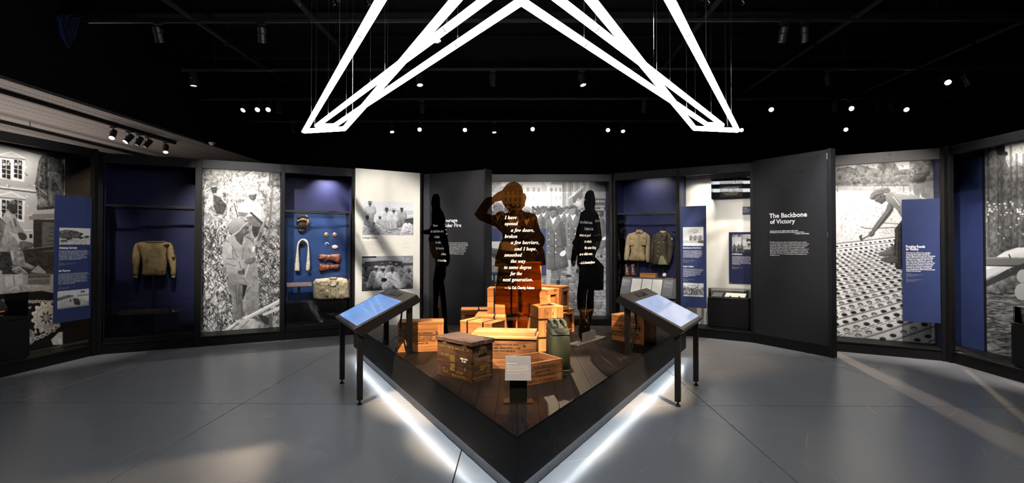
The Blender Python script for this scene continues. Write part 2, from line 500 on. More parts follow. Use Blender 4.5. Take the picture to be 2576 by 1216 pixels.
# ---------------------------------------------------------------- soft shapes grown from an outline
def inflate(outline, depth, cell, wrinkle=0.0, seed=1, back=0.5, width=None, round_=0.5):
    """outline: 2-D points; returns an MB in (x, y, z) = (u, -height, v): a padded shape that follows the outline."""
    q = np.array(outline, float); x0, y0 = q.min(0) - cell; x1, y1 = q.max(0) + cell
    nx, ny = int((x1 - x0) / cell) + 2, int((y1 - y0) / cell) + 2
    X, Y = np.meshgrid(x0 + np.arange(nx) * cell, y0 + np.arange(ny) * cell)
    ins = np.zeros(X.shape, bool); dist = np.full(X.shape, 1e9); NX, NY = X.copy(), Y.copy()
    for i in range(len(q)):
        a, b = q[i], q[(i + 1) % len(q)]
        if a[1] != b[1]:
            ins ^= ((a[1] > Y) != (b[1] > Y)) & (X < (b[0] - a[0]) * (Y - a[1]) / (b[1] - a[1]) + a[0])
        d = b - a; L2 = max(1e-12, (d ** 2).sum())
        t = np.clip(((X - a[0]) * d[0] + (Y - a[1]) * d[1]) / L2, 0, 1)
        qx, qy = a[0] + t * d[0], a[1] + t * d[1]
        dd = np.hypot(X - qx, Y - qy); m = dd < dist
        dist[m] = dd[m]; NX[m] = qx[m]; NY[m] = qy[m]
    near = (~ins) | (dist < cell * 0.35)
    w = width or max(1e-6, dist[ins].max())
    t = np.clip(dist / w, 0, 1)
    h = depth * np.power(1 - (1 - t) ** 2, round_)
    if wrinkle: h = h + np.where(ins, (vnoise(ny, nx, 5, seed, 3) - 0.5) * 2 * wrinkle * np.clip(t * 3, 0, 1), 0)
    h[near] = 0
    PX, PY = np.where(near, NX, X), np.where(near, NY, Y)
    mb = MB(); idf, idb = {}, {}
    def vid(j, i, side):
        d = idf if side else idb
        if near[j, i]: d = idf
        if (j, i) not in d:
            d[(j, i)] = len(mb.v)
            mb.v.append((PX[j, i], -h[j, i] if (side or near[j, i]) else h[j, i] * back, PY[j, i]))
        return d[(j, i)]
    for j in range(ny - 1):
        for i in range(nx - 1):
            if ins[j, i] or ins[j + 1, i] or ins[j, i + 1] or ins[j + 1, i + 1]:
                mb.f.append((vid(j, i, 1), vid(j, i + 1, 1), vid(j + 1, i + 1, 1), vid(j + 1, i, 1)))
                mb.f.append((vid(j, i, 0), vid(j + 1, i, 0), vid(j + 1, i + 1, 0), vid(j, i + 1, 0)))
    return mb

def soft_px(name, pts, off, sc, fr, dep, depth, m, parent, cell=0.012, **k):
    q = [fr.at(off[0] + p[0] / sc, off[1] + p[1] / sc, dep) for p in pts]
    mb = inflate(q, depth, cell, **k)
    mb.v = [(x, y + dep, z) for x, y, z in mb.v]
    return part(name, mb, m, parent, smooth=True)

def sheet_px(name, loops, off, sc, fr, dep, thick, m, parent):
    """a flat cut-out sheet of real thickness; loops[0] outline, further loops holes."""
    cu = bpy.data.curves.new(name, 'CURVE'); cu.dimensions = '2D'; cu.fill_mode = 'BOTH'; cu.extrude = thick / 2
    for lp in loops:
        q = [fr.at(off[0] + p[0] / sc, off[1] + p[1] / sc, dep) for p in lp]
        sp = cu.splines.new('POLY'); sp.points.add(len(q) - 1)
        for i, p in enumerate(q): sp.points[i].co = (p[0], p[1], 0, 1)
        sp.use_cyclic_u = True
    o = bpy.data.objects.new(name, cu)
    me = bpy.data.meshes.new_from_object(o)
    bpy.data.objects.remove(o); bpy.data.curves.remove(cu)
    n = len(me.vertices); co = np.empty(n * 3); me.vertices.foreach_get('co', co); co = co.reshape(-1, 3)
    me.vertices.foreach_set('co', np.stack([co[:, 0], dep - co[:, 2], co[:, 1]], 1).ravel()); me.update(); me.materials.clear()
    return put(name, me, m, parent)

def smoothed(pts, n=3):
    """Catmull-Rom through a closed outline."""
    out = []
    m = len(pts)
    for i in range(m):
        p0, p1, p2, p3 = [np.array(pts[(i + k) % m], float) for k in (-1, 0, 1, 2)]
        for j in range(n):
            t = j / n
            out.append(tuple(0.5 * ((2 * p1) + (-p0 + p2) * t + (2 * p0 - 5 * p1 + 4 * p2 - p3) * t * t + (-p0 + 3 * p1 - 3 * p2 + p3) * t ** 3)))
    return out
# ---------------------------------------------------------------- plan of the place
ZP = 0.418                        # top of the platform
H = 2.69                          # top of the exhibition walls
REC = 0.42                        # depth of the display recesses
PL = 0.145                        # plinth height
def v2(p): return (p.x, p.y)
_sl0, _sl1 = on_floor(0, 952), on_floor(241, 894)
_k = (3.0 - _sl1.y) / (_sl0.y - _sl1.y)
SL = Frame((_sl1.x + (_sl0.x - _sl1.x) * _k, 3.0), v2(_sl1))
_la, _lb = on_floor(241, 894), on_floor(702, 857.5)
FL = Frame(v2(_la), v2(_lb))
FW = Frame(v2(on_floor(895, 423, H)), v2(on_floor(1058, 436, H)))
FC = Frame(v2(on_floor(1080, 437, H)), v2(on_floor(1220, 426, H)))
_m = on_floor(1222, 438.5, H)
FM = Frame(v2(_m), (on_floor(1536, 438.5, H).x, _m.y))
FJ = Frame(v2(on_floor(1543, 436.5, H)), v2(on_floor(1894, 862.5)))
FK = Frame(v2(on_floor(1896, 863)), v2(on_floor(2088, 900)))
FR = Frame(v2(on_floor(2098, 884)), v2(on_floor(2379, 910)))
_r0, _r1 = on_floor(2389, 912), on_floor(2576, 966)
_k = (3.0 - _r0.y) / (_r1.y - _r0.y)
SR = Frame(v2(_r0), (_r0.x + (_r1.x - _r0.x) * _k, 3.0))

# ---------------------------------------------------------------- the dark shell of the hall
AX = math.radians(-0.8)           # the building's grid is turned a little against the camera
def slab_material():
    m, N, L, b = nt('polished_concrete')
    tc = N.new('ShaderNodeNewGeometry')
    n1 = N.new('ShaderNodeTexNoise'); n1.inputs['Scale'].default_value = 0.7; n1.inputs['Detail'].default_value = 2
    L.new(tc.outputs['Position'], n1.inputs['Vector'])
    r = N.new('ShaderNodeValToRGB'); r.color_ramp.elements[0].position = 0.0; r.color_ramp.elements[1].position = 1.0
    r.color_ramp.elements[0].color = (0.225, 0.23, 0.24, 1); r.color_ramp.elements[1].color = (0.275, 0.28, 0.292, 1)
    L.new(n1.outputs['Fac'], r.inputs[0])
    L.new(r.outputs[0], b.inputs['Base Color'])
    mr = N.new('ShaderNodeMapRange'); mr.inputs[3].default_value = 0.22; mr.inputs[4].default_value = 0.31
    L.new(n1.outputs['Fac'], mr.inputs[0]); L.new(mr.outputs[0], b.inputs['Roughness'])
    n3 = N.new('ShaderNodeTexNoise'); n3.inputs['Scale'].default_value = 90; n3.inputs['Detail'].default_value = 3
    L.new(tc.outputs['Position'], n3.inputs['Vector'])
    bp = N.new('ShaderNodeBump'); bp.inputs['Strength'].default_value = 0.06; bp.inputs['Distance'].default_value = 0.003
    L.new(n3.outputs['Fac'], bp.inputs['Height']); L.new(bp.outputs[0], b.inputs['Normal'])
    b.inputs['Specular IOR Level'].default_value = 0.6
    return m
CONCRETE = slab_material()

floor = thing('floor', 'polished grey concrete floor with saw-cut joints', 'floor', (1.80, 4.71, 0), AX, kind='structure')
boxpart('slab_bed', PAINTBLACK, floor, -13.0, 9.5, -9.0, 12.0, -0.08, -0.022)
GX, GY, GAP = 2.15, 2.14, 0.0035
_sl = MB().box(-GX / 2 + GAP, GX / 2 - GAP, -GY / 2 + GAP, GY / 2 - GAP, -0.022, 0.0).mesh('slab', 0.0015)
for i in range(-6, 4):
    for j in range(-4, 5):
        o = put('slab', _sl, CONCRETE, floor)
        o.location = ((i + 0.5) * GX, (j + 0.5) * GY, 0)
_sc = MB(); _r = random.Random(12)
for k in range(230):
    x, y, a_, ln, w_ = _r.uniform(-9, 5), _r.uniform(-3.5, 2.2), _r.gauss(0.9, 0.5), _r.uniform(0.03, 0.5) ** 1.5, _r.uniform(0.0006, 0.0016)
    cx_, cy_ = math.cos(a_) * ln / 2, math.sin(a_) * ln / 2; nx_, ny_ = -math.sin(a_) * w_, math.cos(a_) * w_
    _sc.quad([(x - cx_ + nx_, y - cy_ + ny_, 0.0006), (x + cx_ + nx_, y + cy_ + ny_, 0.0006), (x + cx_ - nx_, y + cy_ - ny_, 0.0006), (x - cx_ - nx_, y - cy_ - ny_, 0.0006)])
tag(part('scratches', _sc, mat('scratch', (0.42, 0.40, 0.37), 0.5), floor), kind='stuff')

def shell(name, label, kind_cat, mb, m):
    o = part(name, mb, m, None)
    return tag(o, label, kind_cat, kind='structure')
CEIL = 5.2
shell('ceiling', 'high black painted ceiling above the hall', 'ceiling', MB().box(-6.62, 9.5, -4.5, 15.0, CEIL, CEIL + 0.1), PAINTBLACK)
shell('wall_back', 'black far wall of the hall', 'wall', MB().box(-12, 9.5, 15.0, 15.1, 0, CEIL), PAINTBLACK)
shell('wall_right', 'black side wall beyond the right exhibition wall', 'wall', MB().box(9.5, 9.6, -4.5, 15.0, 0, CEIL), PAINTBLACK)
shell('wall_left', 'black side wall of the adjoining gallery', 'wall', MB().box(-12.1, -12, -4.5, 15.0, 0, CEIL), PAINTBLACK)
shell('wall_front', 'black wall behind the viewer', 'wall', MB().box(-12, 9.5, -4.6, -4.5, 0, CEIL), PAINTBLACK)

# the lower, lit ceiling of the gallery next door: ribbed perforated metal trays
TRAY, N_, L_, b_ = nt('perforated_tray')
_tc = N_.new('ShaderNodeTexCoord'); _mp = N_.new('ShaderNodeMapping'); _mp.inputs['Scale'].default_value = (24, 14, 24)
L_.new(_tc.outputs['Object'], _mp.inputs[0])
_vo = N_.new('ShaderNodeTexVoronoi'); _vo.inputs['Scale'].default_value = 1.0; _vo.inputs['Randomness'].default_value = 0.0
L_.new(_mp.outputs[0], _vo.inputs['Vector'])
_cr = N_.new('ShaderNodeValToRGB'); _cr.color_ramp.elements[0].position = 0.28; _cr.color_ramp.elements[1].position = 0.36
_cr.color_ramp.elements[0].color = (0.02, 0.02, 0.022, 1); _cr.color_ramp.elements[1].color = (0.30, 0.28, 0.27, 1)
L_.new(_vo.outputs['Distance'], _cr.inputs[0]); L_.new(_cr.outputs[0], b_.inputs['Base Color'])
b_.inputs['Roughness'].default_value = 0.5
CZ, CX = 3.62, -6.62
low = thing('ceiling_left', 'lower grey perforated metal ceiling of the gallery next door', 'ceiling', (0, 0, 0), kind='structure')
boxpart('deck', PAINTBLACK, low, -12, CX, -4.5, 15, CZ + 0.06, CZ + 0.12)
_tr = MB().box(-0.0, 0.235, -4.5, 15, CZ, CZ + 0.05).mesh('tray', 0.006)
for i in range(22):
    o = put('tray', _tr, TRAY, low); o.location = (CX - 0.24 * (i + 1), 0, 0)
boxpart('edge_trim', mat('trim_grey', (0.25, 0.22, 0.19), 0.5), low, CX, CX + 0.05, -4.5, 15, CZ - 0.02, CZ + 0.14)
boxpart('bulkhead', PAINTBLACK, low, CX + 0.05, CX + 0.12, -4.5, 15, CZ + 0.0, CEIL)

# ---------------------------------------------------------------- exhibition walls
def wall_section(name, label, fr):
    return fthing(name, label, 'wall', fr, kind='structure')

def bay(w, fr, u0, u1, back=None, rec=REC, top=H, head=0.13, hm=FRAME, pm=BLACK, plinth=True, sides=None):
    if head: boxpart('header', hm, w, u0, u1, 0.0, 0.06, top - head, top, 0.003)
    boxpart('top_cap', PAINTBLACK, w, u0, u1, 0.06, rec + 0.03, top - 0.03, top)
    if plinth:
        boxpart('plinth', pm, w, u0, u1, 0.012, 0.05, 0.0, PL - 0.02)
        boxpart('ledge', pm, w, u0, u1, 0.0, rec, PL - 0.022, PL, 0.003)
    if back is not None: boxpart('back_panel', back, w, u0, u1, rec, rec + 0.025, PL, top - 0.01)
    if sides is not None:
        boxpart('side_panel', sides, w, u0, u0 + 0.012, 0.06, rec, PL, top - 0.03)
        boxpart('side_panel', sides, w, u1 - 0.012, u1, 0.06, rec, PL, top - 0.03)

def post(w, u0, u1, d0=-0.01, d1=0.1, top=H, m=BLACK):
    return boxpart('post', m, w, u0, u1, d0, d1, 0.0, top, 0.003)

# left side wall
wSL = wall_section('wall_left_gallery', 'dark exhibition side wall with mural at far left', SL)
bay(wSL, SL, 0, SL.len - 0.06, None, top=2.73, head=0.11, hm=BLACK)
_ue = SL.at(244, 608, REC)[0]
boxpart('back_panel', CHAR, wSL, 0, _ue, REC, REC + 0.025, PL, 2.72)
boxpart('ledge', BLACK, wSL, SL.len - 0.06, _ue, 0.11, REC, PL - 0.022, PL)
boxpart('top_cap', PAINTBLACK, wSL, SL.len - 0.06, _ue, 0.11, REC + 0.03, 2.62, 2.73)
post(wSL, SL.len - 0.07, SL.len - 0.01, -0.02, 0.04, 2.73)
# angled left wall with three bays
uL = [FL.at(x, 850, 0)[0] for x in (252, 497, 711, 890)]
wFL = wall_section('wall_left_angled', 'dark exhibition wall with three bays on the left', FL)
post(wFL, -0.02, 0.06, -0.015, 0.12)
bay(wFL, FL, 0.06, uL[1], NAVY, sides=NAVY)
bay(wFL, FL, uL[1], uL[2], NAVY)
bay(wFL, FL, uL[2], uL[3], NAVY, sides=NAVY)
for x0, x1 in ((488, 505), (705, 715), (884, 893)):
    post(wFL, FL.at(x0, 850)[0], FL.at(x1, 850)[0])
# cream panel section
wFW = wall_section('wall_cream', 'tall cream exhibition panel beside the aviator display', FW)
boxpart('panel', CREAM, wFW, 0.0, FW.len - 0.008, 0.0, 0.04, 0.1, H, 0.002)
boxpart('plinth', BLACK, wFW, 0.0, FW.len, 0.05, 0.3, 0.0, PL)
boxpart('edge_strip', BLACK, wFW, FW.len - 0.006, FW.len + 0.03, 0.0, 0.05, 0.0, H)
# charcoal panel "Courage Under Fire"
wFC = wall_section('wall_charcoal_left', 'charcoal title panel standing out beside the cream panel', FC)
boxpart('panel', CHAR, wFC, 0.0, FC.len - 0.012, 0.0, 0.05, 0.06, H - 0.005, 0.002)
boxpart('edge_strip', METAL, wFC, FC.len - 0.012, FC.len + 0.012, -0.012, 0.2, 0.0, H + 0.01)
boxpart('plinth', BLACK, wFC, 0.0, FC.len - 0.012, 0.01, 0.05, 0.0, 0.06)
_a = Frame(v2(on_floor(1062, 437, H)), v2(on_floor(1080, 437, H)))
boxpart('return_panel', mat('grey_return', (0.05, 0.047, 0.052), 0.5), wFC, -_a.len + 0.0, -0.002, 0.0, 0.05, 0.0, H - 0.005)
# centre bay
wFM = wall_section('wall_centre', 'dark framed centre wall bay behind the platform', FM)
bay(wFM, FM, 0.0, FM.len, NAVY, sides=NAVY)
post(wFM, FM.at(1533, 600)[0], FM.at(1541, 600)[0])
post(wFM, -0.03, 0.015, 0.0, 0.1)
# right angled wall: uniform bay and cream bay
wFJ = wall_section('wall_right_angled', 'dark exhibition wall with uniform bay and cream bay', FJ)
uJ = [FJ.at(x, 850)[0] for x in (1545, 1707, 1891)]
bay(wFJ, FJ, uJ[0], uJ[1], NAVY, sides=NAVY)
bay(wFJ, FJ, uJ[1], uJ[2], CREAM, sides=NAVY)
post(wFJ, 0.0, 0.035); post(wFJ, FJ.at(1703, 850)[0], FJ.at(1711, 850)[0]); post(wFJ, FJ.at(1889.5, 850)[0], FJ.at(1897, 850)[0])
boxpart('navy_strip', NAVY, wFJ, uJ[1] + 0.012, FJ.at(1726, 600, REC)[0], REC - 0.012, REC, PL, H - 0.03)
# charcoal panel "The Backbone of Victory"
wFK = wall_section('wall_charcoal_right', 'tall charcoal title panel swung out on the right', FK)
boxpart('panel', CHAR, wFK, 0.0, FK.len - 0.012, 0.0, 0.05, 0.14, H + 0.02, 0.002)
boxpart('plinth', BLACK, wFK, 0.0, FK.len - 0.012, 0.008, 0.05, 0.0, 0.14)
boxpart('edge_strip', FRAME, wFK, FK.len - 0.008, FK.len + 0.035, -0.012, 0.1, 0.0, H + 0.03, 0.002)
boxpart('hinge', STEEL, wFK, FK.len - 0.014, FK.len - 0.006, -0.016, 0.0, 2.58, 2.66)
boxpart('hinge', STEEL, wFK, FK.len - 0.014, FK.len - 0.006, -0.016, 0.0, 1.55, 1.63)
# road building mural bay
wFR = wall_section('wall_roads', 'brown-black framed wall bay with the road mural', FR)
uR = [0.0, FR.at(2372, 880)[0]]
BRONZE = mat('bronze_frame', (0.036, 0.031, 0.029), 0.5, var=0.06)
bay(wFR, FR, uR[0], uR[1], NAVY, head=0.14, hm=BRONZE, sides=NAVY)
post(wFR, uR[1] - 0.01, uR[1] + 0.045, -0.015, 0.1)
# right side wall
wSR = wall_section('wall_right_gallery', 'dark exhibition side wall with mural at far right', SR)
bay(wSR, SR, 0.05, SR.len, NAVY, top=2.69, head=0.11, hm=PAINTBLACK)
_ue = SR.at(2385, 608, REC)[0]
boxpart('ledge', BLACK, wSR, _ue, 0.05, 0.13, REC, PL - 0.022, PL)
boxpart('top_cap', PAINTBLACK, wSR, _ue, 0.05, 0.13, REC + 0.03, 2.58, 2.69)
post(wSR, -0.03, 0.045, -0.02, 0.04, 2.69)
boxpart('blue_panel', NAVYSIGN, wSR, _ue, SR.at(2478, 608, REC - 0.02)[0], REC - 0.02, REC, PL, 2.65)

# ---------------------------------------------------------------- platform
PF = on_floor(1301, 1100.5, ZP); PLc = on_floor(889.7, 871, 0.141); PRc = on_floor(1725.8, 875, 0.141)
tri = [Vector((p.x, p.y)) for p in (PF, PRc, PLc)]
cen = (tri[0] + tri[1] + tri[2]) / 3
plat = thing('platform', 'low black triangular platform with plank deck and glowing underside', 'platform', (cen.x, cen.y, 0))
def inset(ps, d):
    out = []
    for i in range(3):
        a, b, c = ps[i - 1], ps[i], ps[(i + 1) % 3]
        e1, e2 = (b - a).normalized(), (c - b).normalized()
        n1, n2 = Vector((-e1.y, e1.x)), Vector((-e2.y, e2.x))
        k = d / (1 + n1.dot(n2))
        out.append(b + (n1 + n2) * k)
    return out
loc = [p - cen for p in tri]
t_in, t_toe, t_led = inset(loc, 0.012), inset(loc, 0.062), inset(loc, 0.016)
FASC = mat('platform_fascia', (0.007, 0.007, 0.0075), 0.5, var=0.15, scale=20, bump=0.02, spec=0.3)
DECK = wood('deck_plank', (0.0042, 0.0031, 0.0026), (0.0085, 0.006, 0.005), 'y', rough=0.48, vary=0.25, spec=0.16)
def bandmb(o, i, z0, z1):
    mb = MB()
    for k in range(3):
        a, b, c, d = o[k], o[(k + 1) % 3], i[(k + 1) % 3], i[k]
        mb.prism([(a.x, a.y), (b.x, b.y), (c.x, c.y), (d.x, d.y)], lambda p: (p[0], p[1], z0), lambda p: (p[0], p[1], z1))
        yield mb; mb = MB()
for mb in bandmb(loc, t_in, 0.134, ZP - 0.0145): part('fascia', mb, FASC, plat)
for mb in bandmb(t_toe, inset(loc, 0.1), 0.008, 0.146): part('toe_kick', mb, mat('toe_kick', (0.06, 0.062, 0.068), 0.6, var=0.15, scale=25), plat)
for mb in bandmb(t_in, t_toe, 0.146, 0.15): part('soffit', mb, BLACK, plat)
LED = emit('led_strip', (0.85, 0.93, 1.0), LED_STRENGTH)
for mb in bandmb(t_led, inset(loc, 0.030), 0.138, 0.1465): label_part(part('led_strip', mb, LED, plat), 'glowing white LED strip')
part('sub_deck', MB().prism([(p.x, p.y) for p in t_in], lambda p: (p[0], p[1], 0.15), lambda p: (p[0], p[1], ZP - 0.014)), BLACK, plat)
def clip(poly, tri_):
    for i in range(3):
        a, b = tri_[i], tri_[(i + 1) % 3]; e = b - a; out = []
        f = lambda p: e.x * (p[1] - a.y) - e.y * (p[0] - a.x)
        for k in range(len(poly)):
            p, q = poly[k], poly[(k + 1) % len(poly)]; fp_, fq = f(p), f(q)
            if fp_ >= 0: out.append(p)
            if (fp_ >= 0) != (fq >= 0):
                t = fp_ / (fp_ - fq); out.append((p[0] + (q[0] - p[0]) * t, p[1] + (q[1] - p[1]) * t))
        poly = out
        if len(poly) < 3: return []
    return poly
t_deck = inset(loc, 0.002)
ca, sa = math.cos(AX), math.sin(AX)
pw = 0.138
base = loc[0]
for k in range(-17, 17):
    y = -0.05 - 0.37 * (k % 3)
    while y < 4.3:
        ln = 1.15
        rc = [(k * pw + 0.0012, y + 0.001), ((k + 1) * pw - 0.0012, y + 0.001), ((k + 1) * pw - 0.0012, y + ln - 0.001), (k * pw + 0.0012, y + ln - 0.001)]
        rc = [(base.x + p[0] * ca - p[1] * sa, base.y + p[0] * sa + p[1] * ca) for p in rc]
        pg = clip(rc, t_deck)
        if len(pg) >= 3:
            part('plank', MB().prism(pg, lambda p: (p[0], p[1], ZP - 0.014), lambda p: (p[0], p[1], ZP)), DECK, plat)
        y += ln
# ---------------------------------------------------------------- big photo murals
MD = REC - 0.012
def mural(name, label, fr, x0, x1, ytop, ybot, cell, dep=MD, full=True):
    um = fr.at(x0, 608, dep)[0]; uM = fr.at(x1, 608, dep)[0]
    z0 = PL + 0.002 if ybot is None else fr.at(x0, ybot, dep)[1]
    z1 = H - 0.035 if ytop is None else fr.at(x0, ytop, dep)[1]
    t = fthing(name, label, 'mural', fr)
    boxpart('backing_board', BLACK, t, um, uM, dep + 0.001, REC - 0.0005, z0, z1)
    return t, Canvas(fr, dep, um, uM, z0, z1, cell)

# ---- soldiers in the jungle
t, c = mural('mural_print', 'black and white mural of helmeted soldiers in dry jungle', FL, 504, 704, None, None, 0.0062)
c.crop(500, 410, 5.527)
c.region_noise((-60, -60, 1250, 900), 0.5, 0.42, 7, 21, 1.0, 4)
c.region_noise((-60, 800, 1250, 2450), 0.42, 0.5, 9, 22, 1.0, 4)
for bx, n, vs in (((0, 0, 1150, 420), 500, (0.35, 0.75)), ((0, 300, 560, 1000), 420, (0.35, 0.95)), ((700, 300, 1150, 1100), 360, (0.3, 0.85))):
    c.strokes(n, bx, (30, 110), (5, 14), vs, (0.2, 2.9), seed=n)
c.strokes(950, (0, 850, 520, 2340), (60, 260), (8, 26), (0.5, 0.98), (0.5, 2.6), seed=31)
c.strokes(550, (0, 900, 520, 2340), (40, 160), (6, 18), (0.02, 0.3), (0.3, 2.8), seed=32)
c.strokes(800, (760, 1050, 1150, 2100), (40, 160), (5, 13), (0.45, 0.9), (0.2, 2.9), seed=33)
c.strokes(420, (760, 1050, 1150, 2200), (40, 150), (7, 20), (0.03, 0.3), (0.2, 2.9), seed=34)
c.line([(280, 440), (640, 200), (780, 110)], 16, 0.92).line([(400, 380), (640, 300), (970, 220)], 10, 0.85).line([(50, 400), (230, 320)], 8, 0.85)
c.line([(110, 260), (60, 400)], 8, 0.85).line([(430, 500), (400, 800)], 22, 0.85).line([(490, 560), (545, 760)], 14, 0.2)
c.line([(640, 215), (700, 290)], 10, 0.9).poly([(830, 370), (880, 390), (960, 500), (900, 470)], 0.25)
# far soldier
c.poly([(200, 440), (300, 480), (390, 600), (340, 720), (240, 700), (210, 600)], 0.16, tex=0.12)
c.poly([(165, 340), (262, 330), (250, 420), (190, 428)], 0.13)
c.poly(smoothed([(145, 318), (160, 280), (205, 267), (250, 283), (280, 330), (215, 322), (160, 345)]), 0.42, grad=0.34, tex=0.05)
# second soldier
c.poly([(740, 880), (865, 890), (840, 1010), (770, 1040), (745, 960)], 0.12, tex=0.08)
c.poly(smoothed([(690, 505), (600, 560), (545, 630), (540, 720), (620, 705), (670, 760), (780, 790), (870, 860), (935, 800), (905, 690), (870, 600), (800, 548), (770, 540), (735, 555)]), 0.80, tex=0.12, cell=6)
for q in ([(780, 650), (850, 670)], [(785, 655), (790, 700), (850, 710)], [(720, 560), (740, 650), (720, 700)], [(870, 620), (880, 760)], [(620, 620), (650, 690)]): c.line(q, 6, 0.5)
c.poly([(660, 750), (760, 740), (880, 850), (870, 890), (700, 860)], 0.3, tex=0.12)
c.poly([(540, 680), (700, 700), (660, 740), (560, 745)], 0.35, tex=0.1)
c.poly([(700, 690), (735, 685), (975, 905), (960, 935), (860, 850)], 0.16)
c.poly(smoothed([(690, 450), (750, 440), (806, 432), (797, 470), (790, 505), (745, 522), (705, 495)]), 0.2, tex=0.04)
c.line([(755, 468), (790, 466)], 5, 0.08).line([(765, 500), (785, 498)], 4, 0.1).poly([(720, 470), (745, 465), (740, 500)], 0.3)
c.poly(smoothed([(666, 462), (668, 410), (700, 370), (752, 361), (792, 385), (810, 432), (750, 424), (700, 436)]), 0.68, grad=0.5, tex=0.04)
c.line([(665, 455), (665, 580)], 6, 0.3)
# pole
c.line([(1040, 125), (1005, 600), (960, 1200)], 26, 0.33).line([(990, 130), (980, 330)], 22, 0.3)
# near soldier: trousers
c.poly([(650, 1800), (680, 1690), (610, 1690), (605, 1900), (625, 1880)], 0.05)
c.poly(smoothed([(410, 1590), (540, 1650), (612, 1690), (606, 1900), (612, 2120), (560, 2165), (478, 2178), (468, 2050), (482, 1900), (400, 1740)], 2), 0.34, tex=0.1, cell=9)
c.poly(smoothed([(690, 1690), (815, 1625), (832, 1750), (832, 2030), (770, 2080), (682, 2112), (655, 1950), (648, 1800)], 2), 0.46, grad=0.38, tex=0.09, cell=9)
for q in ([(520, 1690), (530, 2000)], [(560, 1700), (550, 2100)], [(720, 1720), (660, 1800)], [(480, 1700), (520, 1760)]): c.line(q, 9, 0.2)
# jacket
c.poly(smoothed([(478, 1008), (400, 1060), (345, 1130), (322, 1260), (345, 1400), (400, 1560), (478, 1706), (545, 1650), (610, 1692), (688, 1700), (705, 1688), (812, 1622), (822, 1560), (800, 1400), (782, 1250), (748, 1115), (690, 1060), (640, 1030), (600, 1000)], 2), 0.50, grad=0.42, tex=0.11, cell=10)
c.poly([(545, 1400), (640, 1480), (640, 1560), (545, 1540)], 0.2, tex=0.06)
for q in ([(630, 1180), (600, 1300), (610, 1400)], [(470, 1160), (520, 1290), (560, 1320)], [(690, 1180), (720, 1260)], [(560, 1600), (640, 1620)], [(720, 1560), (800, 1600)], [(400, 1080), (470, 1200)], [(640, 1640), (690, 1690)], [(480, 1560), (540, 1640)]): c.line(q, 8, 0.26)
c.poly([(485, 1000), (470, 1060), (600, 1170), (650, 1090), (620, 1030)], 0.55, tex=0.05)
c.poly([(492, 1005), (570, 950), (625, 1010), (622, 1060), (600, 1150), (530, 1090)], 0.2, tex=0.05)
c.poly(smoothed([(335, 1140), (430, 1110), (485, 1250), (525, 1335), (642, 1352), (600, 1497), (480, 1482), (370, 1450), (330, 1300)], 2), 0.60, grad=0.5, tex=0.1, cell=8)
for q in ([(380, 1330), (480, 1340)], [(390, 1400), (520, 1440)], [(470, 1200), (480, 1330), (530, 1350)], [(560, 1370), (590, 1480)]): c.line(q, 10, 0.25)
c.poly(smoothed([(378, 1500), (420, 1478), (530, 1500), (522, 1560), (470, 1592), (415, 1580)]), 0.55, grad=0.35, tex=0.06)
c.poly(smoothed([(305, 1460), (370, 1450), (380, 1520), (340, 1540), (305, 1500)]), 0.4, tex=0.1)
c.poly([(415, 1590), (540, 1560), (545, 1650), (478, 1706), (440, 1660)], 0.38, tex=0.06)
# rifle and hands
c.poly([(936, 722), (955, 732), (885, 960), (835, 1085), (798, 1185), (776, 1290), (795, 1320), (716, 1627), (632, 1592), (705, 1420), (738, 1300), (750, 1150), (842, 960)], 0.55, grad=0.40, tex=0.05)
c.line([(950, 735), (840, 1060)], 8, 0.25).line([(735, 1300), (640, 1590)], 9, 0.75).line([(870, 900), (850, 960)], 30, 0.4)
c.poly([(780, 1180), (850, 960), (880, 970), (830, 1170), (800, 1300)], 0.2)
c.poly([(745, 1160), (790, 1165), (770, 1230), (735, 1240)], 0.78)
c.poly(smoothed([(640, 1355), (720, 1313), (785, 1322), (792, 1345), (755, 1395), (700, 1412), (640, 1402)]), 0.33, tex=0.05)
for k in range(4): c.line([(740 + k * 6, 1325 + k * 16), (790, 1338 + k * 14)], 4, 0.15)
c.poly(smoothed([(800, 1112), (850, 1078), (875, 1110), (855, 1165), (812, 1165)]), 0.5)
for k in range(4): c.line([(815, 1095 + k * 18), (868, 1090 + k * 18)], 4, 0.15)
# head
c.poly(smoothed([(590, 900), (640, 868), (690, 890), (686, 920), (702, 940), (692, 958), (692, 985), (650, 1004), (600, 1006), (560, 960)], 2), 0.24, tex=0.05)
c.line([(650, 905), (684, 898)], 7, 0.08).line([(668, 962), (692, 958)], 5, 0.1).poly([(660, 925), (700, 938), (672, 950)], 0.38).poly([(610, 930), (640, 925), (640, 985), (610, 980)], 0.32)
c.poly(smoothed([(416, 905), (425, 850), (460, 803), (515, 775), (575, 772), (622, 796), (655, 830), (690, 820), (640, 862), (608, 892), (572, 938), (530, 966), (486, 998), (450, 962), (420, 938)], 2), 0.58, grad=0.34, tex=0.05, cell=8)
c.line([(690, 820), (610, 885), (570, 940), (486, 996)], 7, 0.78)
